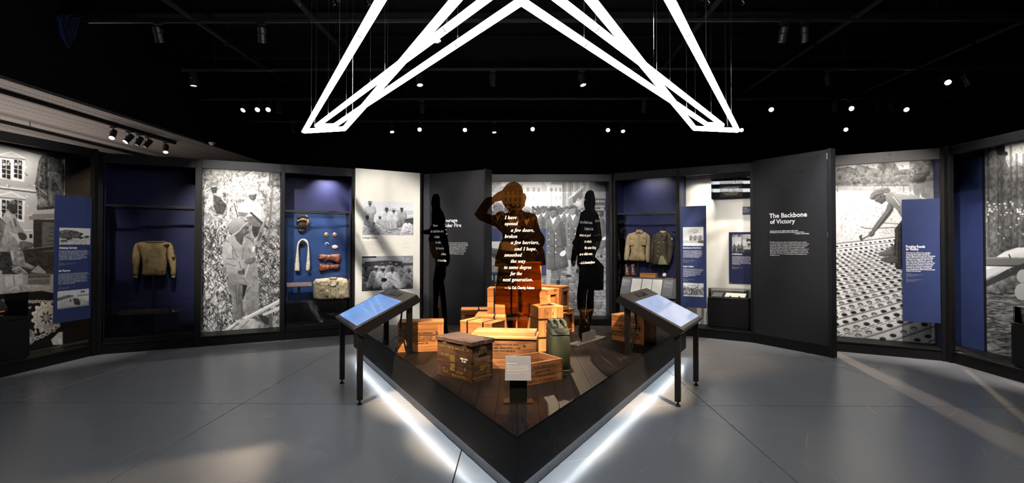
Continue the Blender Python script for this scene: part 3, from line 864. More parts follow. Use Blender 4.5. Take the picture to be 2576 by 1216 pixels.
# foreground stalks
c.poly([(820, 2110), (900, 2120), (1015, 2180), (1020, 2280), (900, 2230)], 0.12).poly([(960, 2020), (1000, 2000), (1030, 2290), (980, 2290)], 0.25)
c.poly([(360, 2320), (560, 2178), (760, 2165), (850, 2240), (820, 2330), (360, 2345)], 0.66, tex=0.18, cell=9)
c.line([(560, 2230), (430, 2330)], 14, 0.2).line([(700, 2190), (560, 2320)], 14, 0.35)
c.poly([(590, 2160), (690, 2120), (950, 1985), (1130, 1890), (1130, 1955), (960, 2032), (690, 2180)], 0.8, tex=0.08)
c.poly([(880, 2100), (1130, 1990), (1130, 2040), (900, 2130)], 0.75)
c.grain(0.05, 1.2).blur(1)
c.build('print', t, MURAL, hi=0.9, gamma=1.7, lo=0.01)

# ---- women marching in a street
t, c = mural('mural_print', 'black and white mural of women in army coats marching down a street', FM, 1224, 1524.5, None, None, 0.0068)
c.crop(0, 0, 1.0)
c.region_noise((1200, 430, 1540, 560), 0.90, 0.04, 30, 41)
c.rect(1224, 457, 1262, 545, 0.66, tex=0.16, cell=6)
c.poly([(1262, 470), (1318, 462), (1318, 545), (1262, 545)], 0.60, tex=0.08)
for i in range(4):
    for j in range(3): c.rect(1270 + i * 12, 480 + j * 17, 1275 + i * 12, 491 + j * 17, 0.36)
c.poly([(1315, 452), (1364, 452), (1364, 535), (1315, 535)], 0.84, tex=0.02); c.poly([(1364, 455), (1376, 470), (1376, 535), (1364, 535)], 0.74)
for y in (474, 497): c.line([(1315, y), (1364, y)], 1.2, 0.7); c.line([(1315, y + 20), (1364, y + 20)], 1.0, 0.68)
for x, y in ((1325, 472), (1340, 472), (1352, 474), (1325, 495), (1340, 494), (1356, 495), (1343, 518), (1357, 519)): c.rect(x, y, x + 6, y + 11, 0.6)
c.poly([(1375, 485), (1386, 488), (1386, 535), (1375, 535)], 0.62)
c.poly([(1383, 464), (1415, 464), (1415, 535), (1383, 535)], 0.84); c.poly([(1383, 464), (1393, 456), (1415, 456), (1415, 466)], 0.55)
for x, y in ((1396, 473), (1407, 473), (1396, 493), (1407, 493), (1396, 514), (1407, 514)): c.rect(x, y, x + 5, y + 10, 0.55)
c.line([(1387, 478), (1387, 520)], 2, 0.5).ell(1387, 478, 4, 5, 0.55)
c.poly([(1414, 458), (1530, 452), (1530, 570), (1414, 535)], 0.48, tex=0.08, cell=7)
for i in range(9): c.line([(1418 + i * 8.5, 458 - i * 0.4), (1418 + i * 8.5, 530 + i * 3)], 2.5 if i % 2 else 1.5, 0.66 if i % 2 else 0.34)
c.poly([(1440, 497), (1466, 476), (1466, 500), (1440, 516)], 0.28).line([(1430, 500), (1468, 468)], 3, 0.7)
c.rect(1490, 460, 1530, 500, 0.46, tex=0.05).line([(1490, 480), (1530, 480)], 2, 0.6).rect(1494, 500, 1530, 532, 0.22).line([(1494, 515), (1530, 515)], 1, 0.4)
# street
c.region_noise((1200, 600, 1540, 830), 0.36, 0.10, 14, 44)
r = random.Random(4)
y = 610.0
while y < 806:
    k = (y - 600) / 200; x = 1215 + r.uniform(0, 10); w = 7 + 13 * k; hgt = 2.2 + 6 * k
    while x < 1535:
        c.ell(x, y + r.uniform(-0.8, 0.8), w * 0.55, hgt * 0.6, 0.40 + r.uniform(-0.07, 0.16), rot=0.15, tex=0.03, shade=0.14)
        c.line([(x - w * 0.5, y + hgt * 0.62), (x + w * 0.5, y + hgt * 0.7)], 1.0 + 1.2 * k, 0.22)
        x += w * r.uniform(0.95, 1.15)
    y += hgt * 1.15
# crowd in the rear
for i in range(46):
    x = 1226 + i * 6.4 + r.uniform(-2, 2); y = 531 + r.uniform(-7, 7)
    c.ell(x, y + 10, 5, 11, r.uniform(0.2, 0.45)); c.ell(x, y - 1, 3.4, 4.6, r.uniform(0.3, 0.62)); c.ell(x, y - 4, 3.8, 3, r.uniform(0.12, 0.3))
c.ell(1456, 512, 8, 9, 0.72, tex=0.1).ell(1455, 503, 4, 4, 0.5).line([(1460, 508), (1465, 500)], 3, 0.6).ell(1446, 517, 6, 7, 0.6)
def woman(x, y, s, coat=0.3, skin=0.28, legs=True, hand=True, cap=0.26):
    c.poly(smoothed([(x - 13*s, y + 13*s), (x - 19*s, y + 22*s), (x - 21*s, y + 60*s), (x - 17*s, y + 95*s), (x - 18*s, y + 142*s), (x + 2*s, y + 146*s), (x + 40*s, y + 134*s), (x + 30*s, y + 95*s), (x + 34*s, y + 70*s), (x + 29*s, y + 30*s), (x + 22*s, y + 17*s), (x + 8*s, y + 11*s)], 2), coat, tex=0.05, cell=8)
    c.line([(x + 4*s, y + 50*s), (x + 4*s, y + 140*s)], 2*s, coat - 0.12).line([(x - 12*s, y + 82*s), (x + 26*s, y + 84*s)], 3*s, coat - 0.1)
    c.line([(x + 20*s, y + 35*s), (x + 24*s, y + 80*s)], 2*s, coat - 0.12).line([(x - 13*s, y + 35*s), (x - 12*s, y + 80*s)], 2*s, coat - 0.1)
    c.poly([(x - 8*s, y + 9*s), (x - 13*s, y + 20*s), (x + 3*s, y + 44*s), (x + 18*s, y + 20*s), (x + 9*s, y + 9*s)], coat + 0.07)
    c.poly([(x - 7*s, y + 8*s), (x, y + 27*s), (x + 9*s, y + 8*s)], 0.86)
    for k in range(4):
        c.ell(x + 7*s, y + (50 + 16*k)*s, 1.7*s, 1.8*s, 0.85).ell(x - 11*s, y + (50 + 16*k)*s, 1.6*s, 1.7*s, 0.7)
    c.poly(smoothed([(x - 9*s, y - 9*s), (x - 8*s, y + 4*s), (x - 1*s, y + 12*s), (x + 6*s, y + 5*s), (x + 8*s, y - 8*s), (x, y - 12*s)]), skin, tex=0.03, shade=0.08)
    c.line([(x - 6*s, y - 3*s), (x - 2*s, y - 3*s)], 1.1*s, skin - 0.14).line([(x + 1.5*s, y - 3*s), (x + 5*s, y - 3*s)], 1.1*s, skin - 0.14).line([(x - 3*s, y + 6*s), (x + 2*s, y + 6*s)], 1.0*s, skin - 0.12).ell(x - 1*s, y + 1*s, 0.9*s, 2.0*s, skin + 0.06)
    c.poly(smoothed([(x - 11*s, y - 6*s), (x - 12*s, y - 16*s), (x - 2*s, y - 21*s), (x + 9*s, y - 17*s), (x + 14*s, y - 6*s), (x + 10*s, y + 3*s), (x + 8*s, y - 8*s), (x - 2*s, y - 10*s)]), cap, tex=0.06)
    if hand: c.poly(smoothed([(x + 20*s, y + 98*s), (x + 30*s, y + 93*s), (x + 33*s, y + 100*s), (x + 27*s, y + 108*s), (x + 18*s, y + 106*s)]), 0.84)
    if legs:
        c.poly([(x - 17*s, y + 142*s), (x - 5*s, y + 144*s), (x - 7*s, y + 186*s), (x - 17*s, y + 186*s)], 0.6)
        c.poly([(x + 12*s, y + 142*s), (x + 23*s, y + 140*s), (x + 18*s, y + 172*s), (x + 12*s, y + 170*s)], 0.3)
        c.ell(x - 13*s, y + 190*s, 9*s, 4*s, 0.12).ell(x + 14*s, y + 176*s, 5*s, 7*s, 0.1)
woman(1504, 540, 0.6, 0.34, 0.45); woman(1367, 531, 0.62, 0.3, 0.3); woman(1411, 534, 0.6, 0.28, 0.28); woman(1426, 532, 0.62, 0.3, 0.42); woman(1353, 535, 0.6, 0.3, 0.3)
woman(1441, 533, 0.85, 0.31, 0.42, legs=True); woman(1252, 531, 1.0, 0.27, 0.38, cap=0.4); woman(1325, 541, 1.05, 0.25, 0.24, cap=0.5); woman(1391, 539, 0.98, 0.29, 0.32, cap=0.2)
c.ell(1236, 712, 12, 7, 0.08).line([(1243, 690), (1243, 716)], 5, 0.1)
c.grain(0.04, 1.2).blur(1)
c.build('print', t, MURAL, tone=(0.97, 0.985, 1.0), hi=0.88, gamma=1.75, lo=0.01)
for s, x0, y0, x1, cp in (('CAFÉS DES IN', 1497, 509.5, 1522, 5.2), ('NFISERI', 1496.5, 522, 1521, 4.8), ('ANNE-AR', 1497, 530, 1521, 4.4)):
    letter_px('sign_lettering', s, t, FM, MD, mat('mural_sign_ink', (0.45, 0.45, 0.46), 0.6), x0, y0, cp, x1, style='sans')

# ---- road builders on steel planking
t, c = mural('mural_print', 'black and white mural of shirtless workers laying perforated steel planks', FR, 2093.5, 2355.5, None, None, 0.0056)
c.crop(2080, 370, 4.344)
c.region_noise((0, 0, 1250, 480), 0.72, 0.06, 40, 51)
c.poly([(60, 330), (120, 235), (240, 215), (300, 240), (330, 185), (480, 230), (560, 240), (560, 170), (620, 150), (740, 170), (790, 250), (900, 240), (900, 160), (990, 140), (1190, 110), (1190, 460), (60, 460)], 0.36, tex=0.20, cell=9)
c.poly([(60, 380), (300, 330), (600, 330), (900, 300), (1190, 280), (1190, 460), (60, 460)], 0.38, tex=0.14, cell=7)
c.strokes(420, (60, 200, 1180, 440), (14, 50), (8, 20), (0.3, 0.66), seed=53, a=0.5)
c.poly([(0, 430), (1190, 430), (1190, 480), (0, 480)], 0.56, tex=0.1)
c.region_noise((0, 478, 1250, 1100), 0.86, 0.07, 10, 54)
c.strokes(800, (60, 640, 820, 1050), (6, 26), (4, 9), (0.55, 0.8), (-0.2, 0.3), seed=55, a=0.6)
for x, y in ((118, 450), (605, 445), (668, 440), (838, 445), (912, 455)):
    c.ell(x, y + 22, 11, 26, 0.45).ell(x, y - 8, 7, 8, 0.35)
c.line([(370, 872), (430, 892), (560, 888), (760, 880)], 11, 0.42).line([(620, 832), (790, 842)], 10, 0.45)
# planking
rows = [1062, 1118, 1168, 1205, 1236, 1266, 1296, 1330, 1366, 1402, 1442, 1486, 1532, 1582, 1634, 1690, 1752, 1822, 1900, 1986, 2080, 2190, 2320, 2470, 2640]
c.poly([(20, 1085), (720, 1000), (840, 990), (1250, 950), (1250, 2300), (20, 2300)], 0.84, tex=0.05)
for k in range(len(rows) - 1):
    y0, y1 = rows[k], rows[k + 1]; g = (y1 - y0); kk = min(1.0, max(0, (y0 - 1060) / 1000.0)); sl = -0.11 - 0.17 * kk
    f = lambda x, yy: yy + (x - 70) * sl * (1.0 + 0.15 * (x - 70) / 1000 * kk)
    wd = g * (0.16 if k % 3 else 0.10)
    if k % 3 != 2:
        c.line([(20, f(20, y0)), (640, f(640, y0)), (1250, f(1250, y0))], max(5, g * 0.15), 0.40); c.line([(20, f(20, y0) - g * 0.1), (640, f(640, y0) - g * 0.1), (1250, f(1250, y0) - g * 0.1)], max(3, g * 0.07), 0.62)
    else:
        x = 20
        while x < 1250:
            c.line([(x, f(x, y0)), (x + g * 0.55, f(x + g * 0.55, y0))], max(3, g * 0.07), 0.12); c.line([(x + g * 0.3, f(x, y0) + g * 0.1), (x + g * 0.9, f(x + g * 0.6, y0) + g * 0.1)], max(3, g * 0.05), 0.25); x += g * 0.8
    sp = 52 + 62 * kk; x = 60 + (k * 37) % sp
    while x < 1250:
        yc = f(x, (y0 + y1) / 2 + g * 0.04); rx, ry = sp * 0.36, min(g * 0.27, sp * 0.2)
        dark = 0.10 if (k * 7 + int(x)) % 5 < 3 else 0.3
        c.ell(x, yc, rx, ry, 0.5, rot=0.12); c.ell(x + rx * 0.06, yc + ry * 0.12, rx * 0.86, ry * 0.8, dark, rot=0.12)
        if dark > 0.2: c.ell(x + rx * 0.1, yc + ry * 0.35, rx * 0.55, ry * 0.4, 0.72, rot=0.12, tex=0.25, cell=2)
        x += sp
# men
c.poly(smoothed([(945, 445), (985, 400), (1060, 372), (1120, 342), (1190, 372), (1190, 560), (1040, 557), (1022, 480), (1012, 552), (950, 512)], 2), 0.33, grad=0.44, tex=0.07, cell=10)
c.poly([(985, 360), (1100, 318), (1065, 392), (968, 402)], 0.16).line([(1050, 400), (1060, 540)], 10, 0.34)
c.poly(smoothed([(915, 382), (925, 335), (975, 282), (1060, 262), (1120, 257), (1127, 285), (1085, 328), (1000, 368), (945, 396)], 2), 0.28, tex=0.05).line([(960, 300), (1090, 290)], 8, 0.18)
c.poly(smoothed([(636, 560), (650, 502), (720, 482), (820, 484), (940, 520), (1040, 562), (1020, 620), (815, 760), (765, 660), (700, 600)], 2), 0.60, grad=0.36, tex=0.05, cell=12)
c.poly(smoothed([(628, 545), (650, 505), (715, 497), (760, 565), (830, 650), (830, 790), (775, 700), (725, 655), (650, 595)], 2), 0.48, grad=0.34, tex=0.04)
c.line([(720, 540), (800, 640)], 10, 0.7).line([(760, 500), (900, 520)], 14, 0.76)
c.poly(smoothed([(672, 608), (732, 660), (700, 735), (622, 830), (525, 932), (488, 914), (560, 800), (640, 695)], 2), 0.32, tex=0.04).line([(700, 660), (600, 800), (520, 910)], 8, 0.48)
c.poly(smoothed([(453, 955), (488, 914), (527, 932), (516, 966), (480, 986)]), 0.36, tex=0.05).line([(470, 930), (500, 970)], 5, 0.2)
c.line([(385, 1012), (472, 962)], 14, 0.28).poly([(350, 975), (388, 955), (386, 992), (398, 1025), (372, 1030)], 0.24)
c.poly(smoothed([(518, 572), (536, 602), (560, 606), (600, 628), (628, 602), (645, 592), (636, 520), (570, 530)], 2), 0.30, tex=0.04).line([(540, 590), (562, 588)], 5, 0.14).ell(590, 545, 10, 14, 0.2)
c.poly(smoothed([(468, 562), (478, 515), (520, 475), (600, 450), (662, 448), (692, 472), (690, 490), (640, 508), (560, 538), (518, 577), (490, 577)], 2), 0.34, tex=0.05).line([(500, 540), (640, 480)], 6, 0.2).line([(475, 560), (520, 520), (690, 478)], 4, 0.55)
c.poly([(740, 900), (822, 795), (900, 760), (900, 1330), (760, 1340), (715, 1180), (745, 1000)], 0.11, tex=0.06, cell=8).line([(770, 900), (760, 1200)], 8, 0.26)
c.poly(smoothed([(558, 1155), (610, 1142), (700, 1085), (738, 1080), (730, 1180), (640, 1196), (575, 1190)]), 0.34, tex=0.06)
c.poly(smoothed([(590, 1222), (680, 1195), (770, 1200), (775, 1265), (680, 1270), (600, 1248)]), 0.26, tex=0.06)
c.grain(0.03, 1.2).blur(1)
c.build('print', t, MURAL, hi=0.86)

# ---- town square mural, far left
t, c = mural('mural_print', 'black and white mural of a crew on a tank before a statue', SL, -160, 161, None, None, 0.0056)
c.crop(0, 340, 4.054)
c.region_noise((-700, -100, 700, 1300), 0.62, 0.05, 30, 61)
c.line([(-600, 40), (0, 60), (400, 180), (660, 180)], 60, 0.30).line([(-600, 20), (0, 45), (430, 150)], 10, 0.66)
c.line([(-600, 520), (0, 545), (380, 590)], 16, 0.2).line([(-600, 500), (0, 530), (380, 572)], 8, 0.8)
for wy in (0, 410):
    c.poly([(-30, 200 + wy), (120, 165 + wy), (265, 245 + wy), (-30, 222 + wy)], 0.66); c.line([(-20, 208 + wy), (120, 172 + wy), (262, 240 + wy)], 9, 0.84).line([(-20, 222 + wy), (262, 252 + wy)], 7, 0.15)
    c.poly([(-10, 240 + wy), (255, 262 + wy), (248, 480 + wy), (-10, 440 + wy)], 0.84)
    for a, b in ((20, 108), (142, 225)):
        c.poly([(a, 250 + wy), (b, 262 + wy), (b, 455 + wy), (a, 432 + wy)], 0.07)
        m_ = (a + b) / 2; c.line([(m_, 255 + wy), (m_, 445 + wy)], 7, 0.75)
        for k in range(1, 4): c.line([(a, 250 + wy + k * 46), (b, 262 + wy + k * 48)], 6, 0.7)
        c.ell(a + 20, 300 + wy, 14, 18, 0.6).ell(b - 20, 290 + wy, 10, 14, 0.55)
r = random.Random(9)
for i in range(70): c.ell(r.uniform(-500, 380), r.uniform(260, 900), r.uniform(4, 12), r.uniform(4, 10), r.choice([0.9, 0.95, 0.3]))
c.line([(-300, 960), (340, 972)], 10, 0.86).rect(285, 1000, 335, 1062, 0.75).rect(298, 1010, 330, 1055, 0.1)
# statue on its pedestal
c.poly(smoothed([(388, 305), (415, 225), (470, 190), (520, 160), (600, 195), (655, 300), (650, 600), (600, 740), (380, 765), (388, 690), (358, 520), (370, 420)], 2), 0.19, tex=0.2, cell=4)
for q, w_, v in (([(425, 230), (405, 330), (392, 480), (410, 620), (425, 730)], 9, 0.36), ([(450, 240), (440, 360), (455, 480), (440, 600), (450, 720)], 6, 0.32), ([(360, 515), (420, 560), (482, 612)], 9, 0.52), ([(480, 270), (470, 420), (480, 560)], 6, 0.08), ([(590, 200), (620, 250), (648, 300)], 6, 0.5)): c.line(q, w_, v)
c.poly(smoothed([(495, 250), (560, 235), (600, 300), (590, 370), (500, 380)]), 0.26, tex=0.16, cell=3)
c.poly(smoothed([(490, 385), (560, 375), (625, 430), (610, 470), (545, 460), (495, 440)]), 0.34, tex=0.2, cell=3)
c.poly(smoothed([(500, 450), (535, 460), (530, 560), (545, 700), (520, 725), (495, 600)]), 0.30, tex=0.1, cell=4)
c.poly(smoothed([(560, 455), (620, 460), (635, 520), (640, 600), (610, 560), (580, 500)]), 0.34, tex=0.1, cell=4)
c.poly(smoothed([(395, 660), (440, 640), (480, 690), (485, 730), (400, 735)]), 0.38, tex=0.2, cell=3)
c.ell(412, 450, 12, 26, 0.5, tex=0.1).ell(545, 170, 24, 28, 0.1).rect(575, 195, 660, 235, 0.15)
c.poly([(345, 770), (660, 745), (660, 800), (340, 812)], 0.6).poly([(288, 838), (345, 806), (660, 800), (660, 842), (300, 868)], 0.4)
c.rect(340, 862, 660, 1230, 0.11, tex=0.04).rect(428, 890, 660, 1260, 0.28, tex=0.06)
for k in range(6): c.line([(500, 950 + k * 42), (600, 952 + k * 42)], 9, 0.14)
c.line([(190, 1190), (560, 1150)], 40, 0.10).line([(190, 1172), (560, 1132)], 7, 0.42)
# crewman sitting
c.poly(smoothed([(-40, 985), (90, 995), (180, 1095), (195, 1230), (190, 1330), (60, 1330), (-40, 1200)]), 0.45, tex=0.16, cell=7)
c.poly(smoothed([(40, 812), (80, 772), (150, 800), (190, 900), (268, 1020), (252, 1062), (150, 1005), (60, 975), (10, 900)]), 0.58, grad=0.4, tex=0.14, cell=6)
c.line([(100, 880), (130, 960)], 12, 0.3).line([(140, 850), (165, 930)], 16, 0.22)
c.poly(smoothed([(185, 1000), (240, 1000), (275, 1040), (250, 1075), (200, 1060)]), 0.16)
c.poly(smoothed([(200, 1085), (330, 1100), (325, 1150), (210, 1165)]), 0.28, tex=0.1)
c.poly(smoothed([(72, 710), (110, 668), (160, 675), (178, 720), (172, 780), (140, 808), (105, 790), (85, 750)]), 0.13, tex=0.05).ell(130, 690, 42, 17, 0.42, rot=0.2, tex=0.2).ell(120, 692, 14, 8, 0.15).ell(155, 695, 12, 8, 0.15)
c.poly([(-700, 900), (0, 840), (60, 900), (-20, 1230), (-700, 1230)], 0.3, tex=0.14)
# gear on the tank
c.rect(-700, 1190, 560, 1420, 0.12, tex=0.1)
c.poly([(45, 1440), (230, 1410), (236, 1516), (62, 1552)], 0.62, tex=0.08).line([(135, 1425), (150, 1530)], 8, 0.3)
c.poly([(310, 1400), (390, 1325), (470, 1400), (470, 1420)], 0.5, tex=0.1).poly([(285, 1415), (515, 1410), (505, 1525), (285, 1525)], 0.3, tex=0.06).line([(285, 1445), (510, 1440)], 6, 0.08).line([(285, 1470), (510, 1465)], 6, 0.5)
c.poly([(120, 1330), (200, 1340), (280, 1410), (270, 1430), (130, 1400)], 0.35, tex=0.2).line([(120, 1380), (190, 1340), (280, 1410)], 8, 0.7)
c.poly([(100, 1180), (230, 1180), (260, 1300), (360, 1345), (330, 1370), (130, 1320)], 0.45, tex=0.2, cell=6)
c.rect(-700, 1380, 22, 1600, 0.55, tex=0.06)
c.poly(smoothed([(92, 1590), (150, 1545), (250, 1530), (490, 1545), (505, 1590), (300, 1600), (120, 1600)]), 0.55, tex=0.14, cell=5).line([(200, 1540), (220, 1590)], 8, 0.2)
c.poly([(-700, 1612), (300, 1600), (420, 1590), (545, 1612), (700, 1640), (700, 2300), (-700, 2300)], 0.035)
for i in range(30):
    x = -400 + i * 37; c.ell(x, 1700 + r.uniform(-4, 4), 22, 17, 0.62, tex=0.25, cell=3).ell(x, 1700, 7, 5, 0.1); 
    if i % 2: c.poly([(x - 14, 1745), (x, 1760), (x + 14, 1740), (x + 12, 1770), (x - 10, 1772)], 0.75)
def sprocket(cx, cy, R, teeth):
    p = []
    for i in range(teeth * 4):
        a = 2 * math.pi * i / (teeth * 4); p.append((cx + (R if i % 4 < 2 else R * 0.84) * math.cos(a), cy + (R if i % 4 < 2 else R * 0.84) * math.sin(a) * 1.05))
    c.poly(p, 0.66, tex=0.05); c.ell(cx, cy, R * 0.66, R * 0.7, 0.56); c.ell(cx, cy, R * 0.6, R * 0.64, 0.64, tex=0.05)
    for i in range(8):
        a = 2 * math.pi * i / 8 + 0.2; q = lambda rr, aa: (cx + rr * math.cos(aa), cy + rr * 1.05 * math.sin(aa)); c.poly([q(R * 0.2, a - 0.35), q(R * 0.5, a), q(R * 0.2, a + 0.35)], 0.07)
    for i in range(teeth): a = 2 * math.pi * i / teeth; c.ell(cx + R * 0.76 * math.cos(a), cy + R * 0.8 * math.sin(a), 5, 5, 0.1)
    c.ell(cx, cy, R * 0.2, R * 0.22, 0.5, tex=0.2, cell=2)
sprocket(475, 1865, 160, 13); sprocket(60, 1840, 110, 12)
c.ell(300, 2060, 60, 80, 0.5, tex=0.3, cell=3)
for x, y in ((330, 2090), (380, 2070), (430, 2050), (480, 2025), (530, 1990), (570, 1960)): c.ell(x, y, 32, 22, 0.6, rot=-0.5, tex=0.25, cell=3).ell(x, y, 12, 7, 0.08, rot=-0.5)
for x, y in ((350, 2010), (415, 1990)): c.poly([(x, y), (x + 12, y - 40), (x + 26, y), (x + 15, y + 20)], 0.8)
c.poly([(520, 2090), (600, 2010), (700, 2000), (700, 2140), (540, 2140)], 0.7, tex=0.2, cell=6)
c.grain(0.03, 1.2).blur(1)
c.build('print', t, MURAL, hi=0.9, lo=0.006, gamma=1.75)

# ---- river crossing mural, far right
t, c = mural('mural_print', 'black and white mural of a log over a rushing forest river', SR, 2480, 2740, None, None, 0.0056)
c.crop(2370, 340, 4.053)
c.region_noise((380, -100, 1700, 1300), 0.82, 0.05, 30, 71)
c.poly([(640, 260), (700, 245), (820, 290), (1700, 330), (1700, 1260), (640, 1260)], 0.55, tex=0.1, cell=12)
c.poly([(430, 130), (640, 100), (650, 260), (680, 330), (760, 300), (850, 330), (1700, 350), (1700, 1260), (430, 1260)], 0.36, tex=0.2, cell=7)
for x in (470, 570, 600, 620, 700, 760, 830, 900, 1000, 1150, 1300): c.line([(x, 110 + (x % 7) * 20), (x + 6, 1150)], 26, 0.22, a=0.55)
c.strokes(900, (430, 130, 1600, 1180), (20, 80), (5, 12), (0.2, 0.6), (1.2, 1.9), seed=73, a=0.5)
c.ell(595, 150, 46, 60, 0.05, tex=0.03).ell(650, 190, 20, 22, 0.1)
for i in range(120): c.ell(r.uniform(450, 1500), 680 + abs(r.gauss(0, 130)) + r.uniform(-40, 60), r.uniform(5, 14), r.uniform(5, 13), r.uniform(0.75, 0.95))
c.poly([(560, 1240), (640, 1190), (760, 1150), (1700, 1110), (1700, 1420), (430, 1440), (430, 1300)], 0.9, tex=0.03)
c.line([(430, 1290), (900, 1300), (1700, 1290)], 92, 0.42).line([(430, 1255), (1700, 1252)], 10, 0.6).line([(430, 1332), (1700, 1335)], 10, 0.16)
c.line([(430, 1545), (700, 1400), (900, 1330)], 78, 0.2).poly([(430, 1480), (640, 1360), (560, 1345), (430, 1380)], 0.86)
c.line([(680, 1216), (700, 1260)], 14, 0.2)
c.region_noise((430, 1560, 1700, 2300), 0.40, 0.30, 16, 76, 0.3, 4)
c.poly([(430, 1560), (700, 1440), (1000, 1360), (1700, 1400), (1700, 1600), (430, 1640)], 0.34, tex=0.2, cell=9)
c.strokes(500, (430, 1600, 1600, 2280), (50, 190), (5, 14), (0.45, 0.85), (-0.2, 0.25), seed=77, a=0.6)
c.strokes(300, (430, 1560, 1600, 2280), (50, 190), (6, 20), (0.03, 0.2), (-0.2, 0.3), seed=78, a=0.6)
for y, rr in ((1440, 70), (1600, 90)): c.ell(830, y, rr, rr, 0.68, tex=0.06).ell(820, y + 4, rr * 0.85, rr * 0.9, 0.72)
c.grain(0.03, 1.2).blur(1)
c.build('print', t, MURAL, hi=0.8)
boxpart('edge_trim', METAL, wSR, SR.at(2478.5, 608, MD)[0] - 0.006, SR.at(2480, 608, MD)[0], MD - 0.02, REC, PL, H - 0.03)
# ---------------------------------------------------------------- small photographs
def photo(parent, fr, dep, x0, y0, x1, y1, painter, cellpx=1.0, name='photo', lo=0.015, hi=0.85, lead=0.002, tone=(1.0, 0.985, 0.96)):
    (u0, z1), (u1, _) = fr.at(x0, y0, dep), fr.at(x1, y0, dep); z0 = fr.at(x0, y1, dep)[1]
    c = Canvas(fr, dep, u0, u1, z0, z1, (z1 - z0) / max(8, (y1 - y0)) * cellpx)
    c.off, c.sc = (x0, y0), 1.0
    # painters work in a 100 x 100 square laid over the picture
    f0 = Canvas.P
    c.P = lambda p: (p[0] / 100.0 * (c.W - 1), p[1] / 100.0 * (c.H - 1))
    c.asp = (y1 - y0) / (x1 - x0)
    painter(c)
    c.grain(0.04, 1.2, seed=int(x0))
    return c.build(name, parent, PHOTO, lo=lo, hi=hi, lead=lead, tone=tone)

def figure(c, x, y, h, cloth, skin=0.2, hat=None, sit=False):
    skin = skin + 0.08
    k = c.asp; w = h * 0.2 * k
    if sit:
        c.poly(smoothed([(x - w, y - h * 0.62), (x + w, y - h * 0.62), (x + w * 1.5, y - h * 0.2), (x - w * 1.4, y - h * 0.2)]), cloth, tex=0.12, cell=3)
        c.poly(smoothed([(x - w * 1.5, y - h * 0.28), (x + w * 1.5, y - h * 0.3), (x + w * 1.9, y), (x + w * 0.9, y), (x, y - h * 0.16), (x - w, y), (x - w * 1.9, y)]), cloth - 0.08, tex=0.12, cell=3)
        c.line([(x - w * 0.7, y - h * 0.45), (x + w * 0.8, y - h * 0.28)], w * 0.35, cloth - 0.25)
    else:
        c.poly(smoothed([(x - w, y - h * 0.8), (x + w, y - h * 0.8), (x + w * 1.2, y - h * 0.42), (x - w * 1.2, y - h * 0.42)]), cloth, tex=0.1, cell=3)
        c.poly([(x - w * 0.9, y - h * 0.45), (x + w * 0.9, y - h * 0.45), (x + w * 0.8, y), (x + w * 0.15, y), (x, y - h * 0.35), (x - w * 0.2, y), (x - w * 0.9, y)], cloth - 0.15, tex=0.1, cell=3)
    c.ell(x, y - h * (0.74 if sit else 0.9), h * 0.075 * k, h * 0.10, skin, tex=0.05)
    hy = y - h * (0.74 if sit else 0.9); rg = random.Random(int(x * 13 + y * 7))
    for i in range(9):
        yy = y - h * rg.uniform(0.05, 0.6 if sit else 0.76); xx = x + rg.uniform(-0.8, 0.8) * w
        c.line([(xx, yy), (xx + rg.uniform(-0.5, 0.5) * w, yy + h * rg.uniform(0.04, 0.12))], h * rg.uniform(0.012, 0.03), max(0.05, cloth - rg.uniform(0.15, 0.4)), a=0.8)
    c.ell(x, hy - h * 0.055, h * 0.075 * k, h * 0.045, max(0.04, skin - 0.16)).line([(x - h * 0.045 * k, hy - h * 0.005), (x + h * 0.05 * k, hy - h * 0.005)], h * 0.014, skin - 0.1)
    c.line([(x - h * 0.02 * k, hy + h * 0.05), (x + h * 0.03 * k, hy + h * 0.05)], h * 0.01, skin - 0.1).poly([(x - w * 0.3, hy + h * 0.095), (x + w * 0.3, hy + h * 0.095), (x, hy + h * 0.16)], max(0.1, cloth - 0.35))
    if hat is not None: c.ell(x, y - h * (0.82 if sit else 0.97), h * 0.095 * k, h * 0.05, hat)

def p_airfield(c):
    c.region_noise((0, 0, 101, 101), 0.86, 0.05, 12, 3); c.poly([(0, 72), (100, 66), (100, 101), (0, 101)], 0.62, tex=0.12, cell=3)
    c.poly([(40, 22), (100, 25), (100, 55), (60, 60), (40, 40)], 0.74, tex=0.05).poly([(62, 56), (100, 46), (100, 66), (66, 78)], 0.12).line([(30, 60), (100, 38)], 3, 0.9)
    figure(c, 14, 66, 64, 0.72, 0.2, 0.4); figure(c, 46, 86, 68, 0.84, 0.16); figure(c, 60, 86, 66, 0.82, 0.16, 0.7); figure(c, 76, 74, 56, 0.6, 0.12, 0.1)
    figure(c, 9, 95, 62, 0.74, 0.14, sit=True); figure(c, 33, 90, 58, 0.72, 0.14, 0.8, sit=True); figure(c, 88, 98, 54, 0.82, 0.12, sit=True); figure(c, 22, 96, 40, 0.6, 0.2, sit=True)
    c.strokes(60, (0, 78, 100, 100), (4, 14), (1, 3), (0.3, 0.7), (-0.2, 0.2), seed=4, a=0.7)
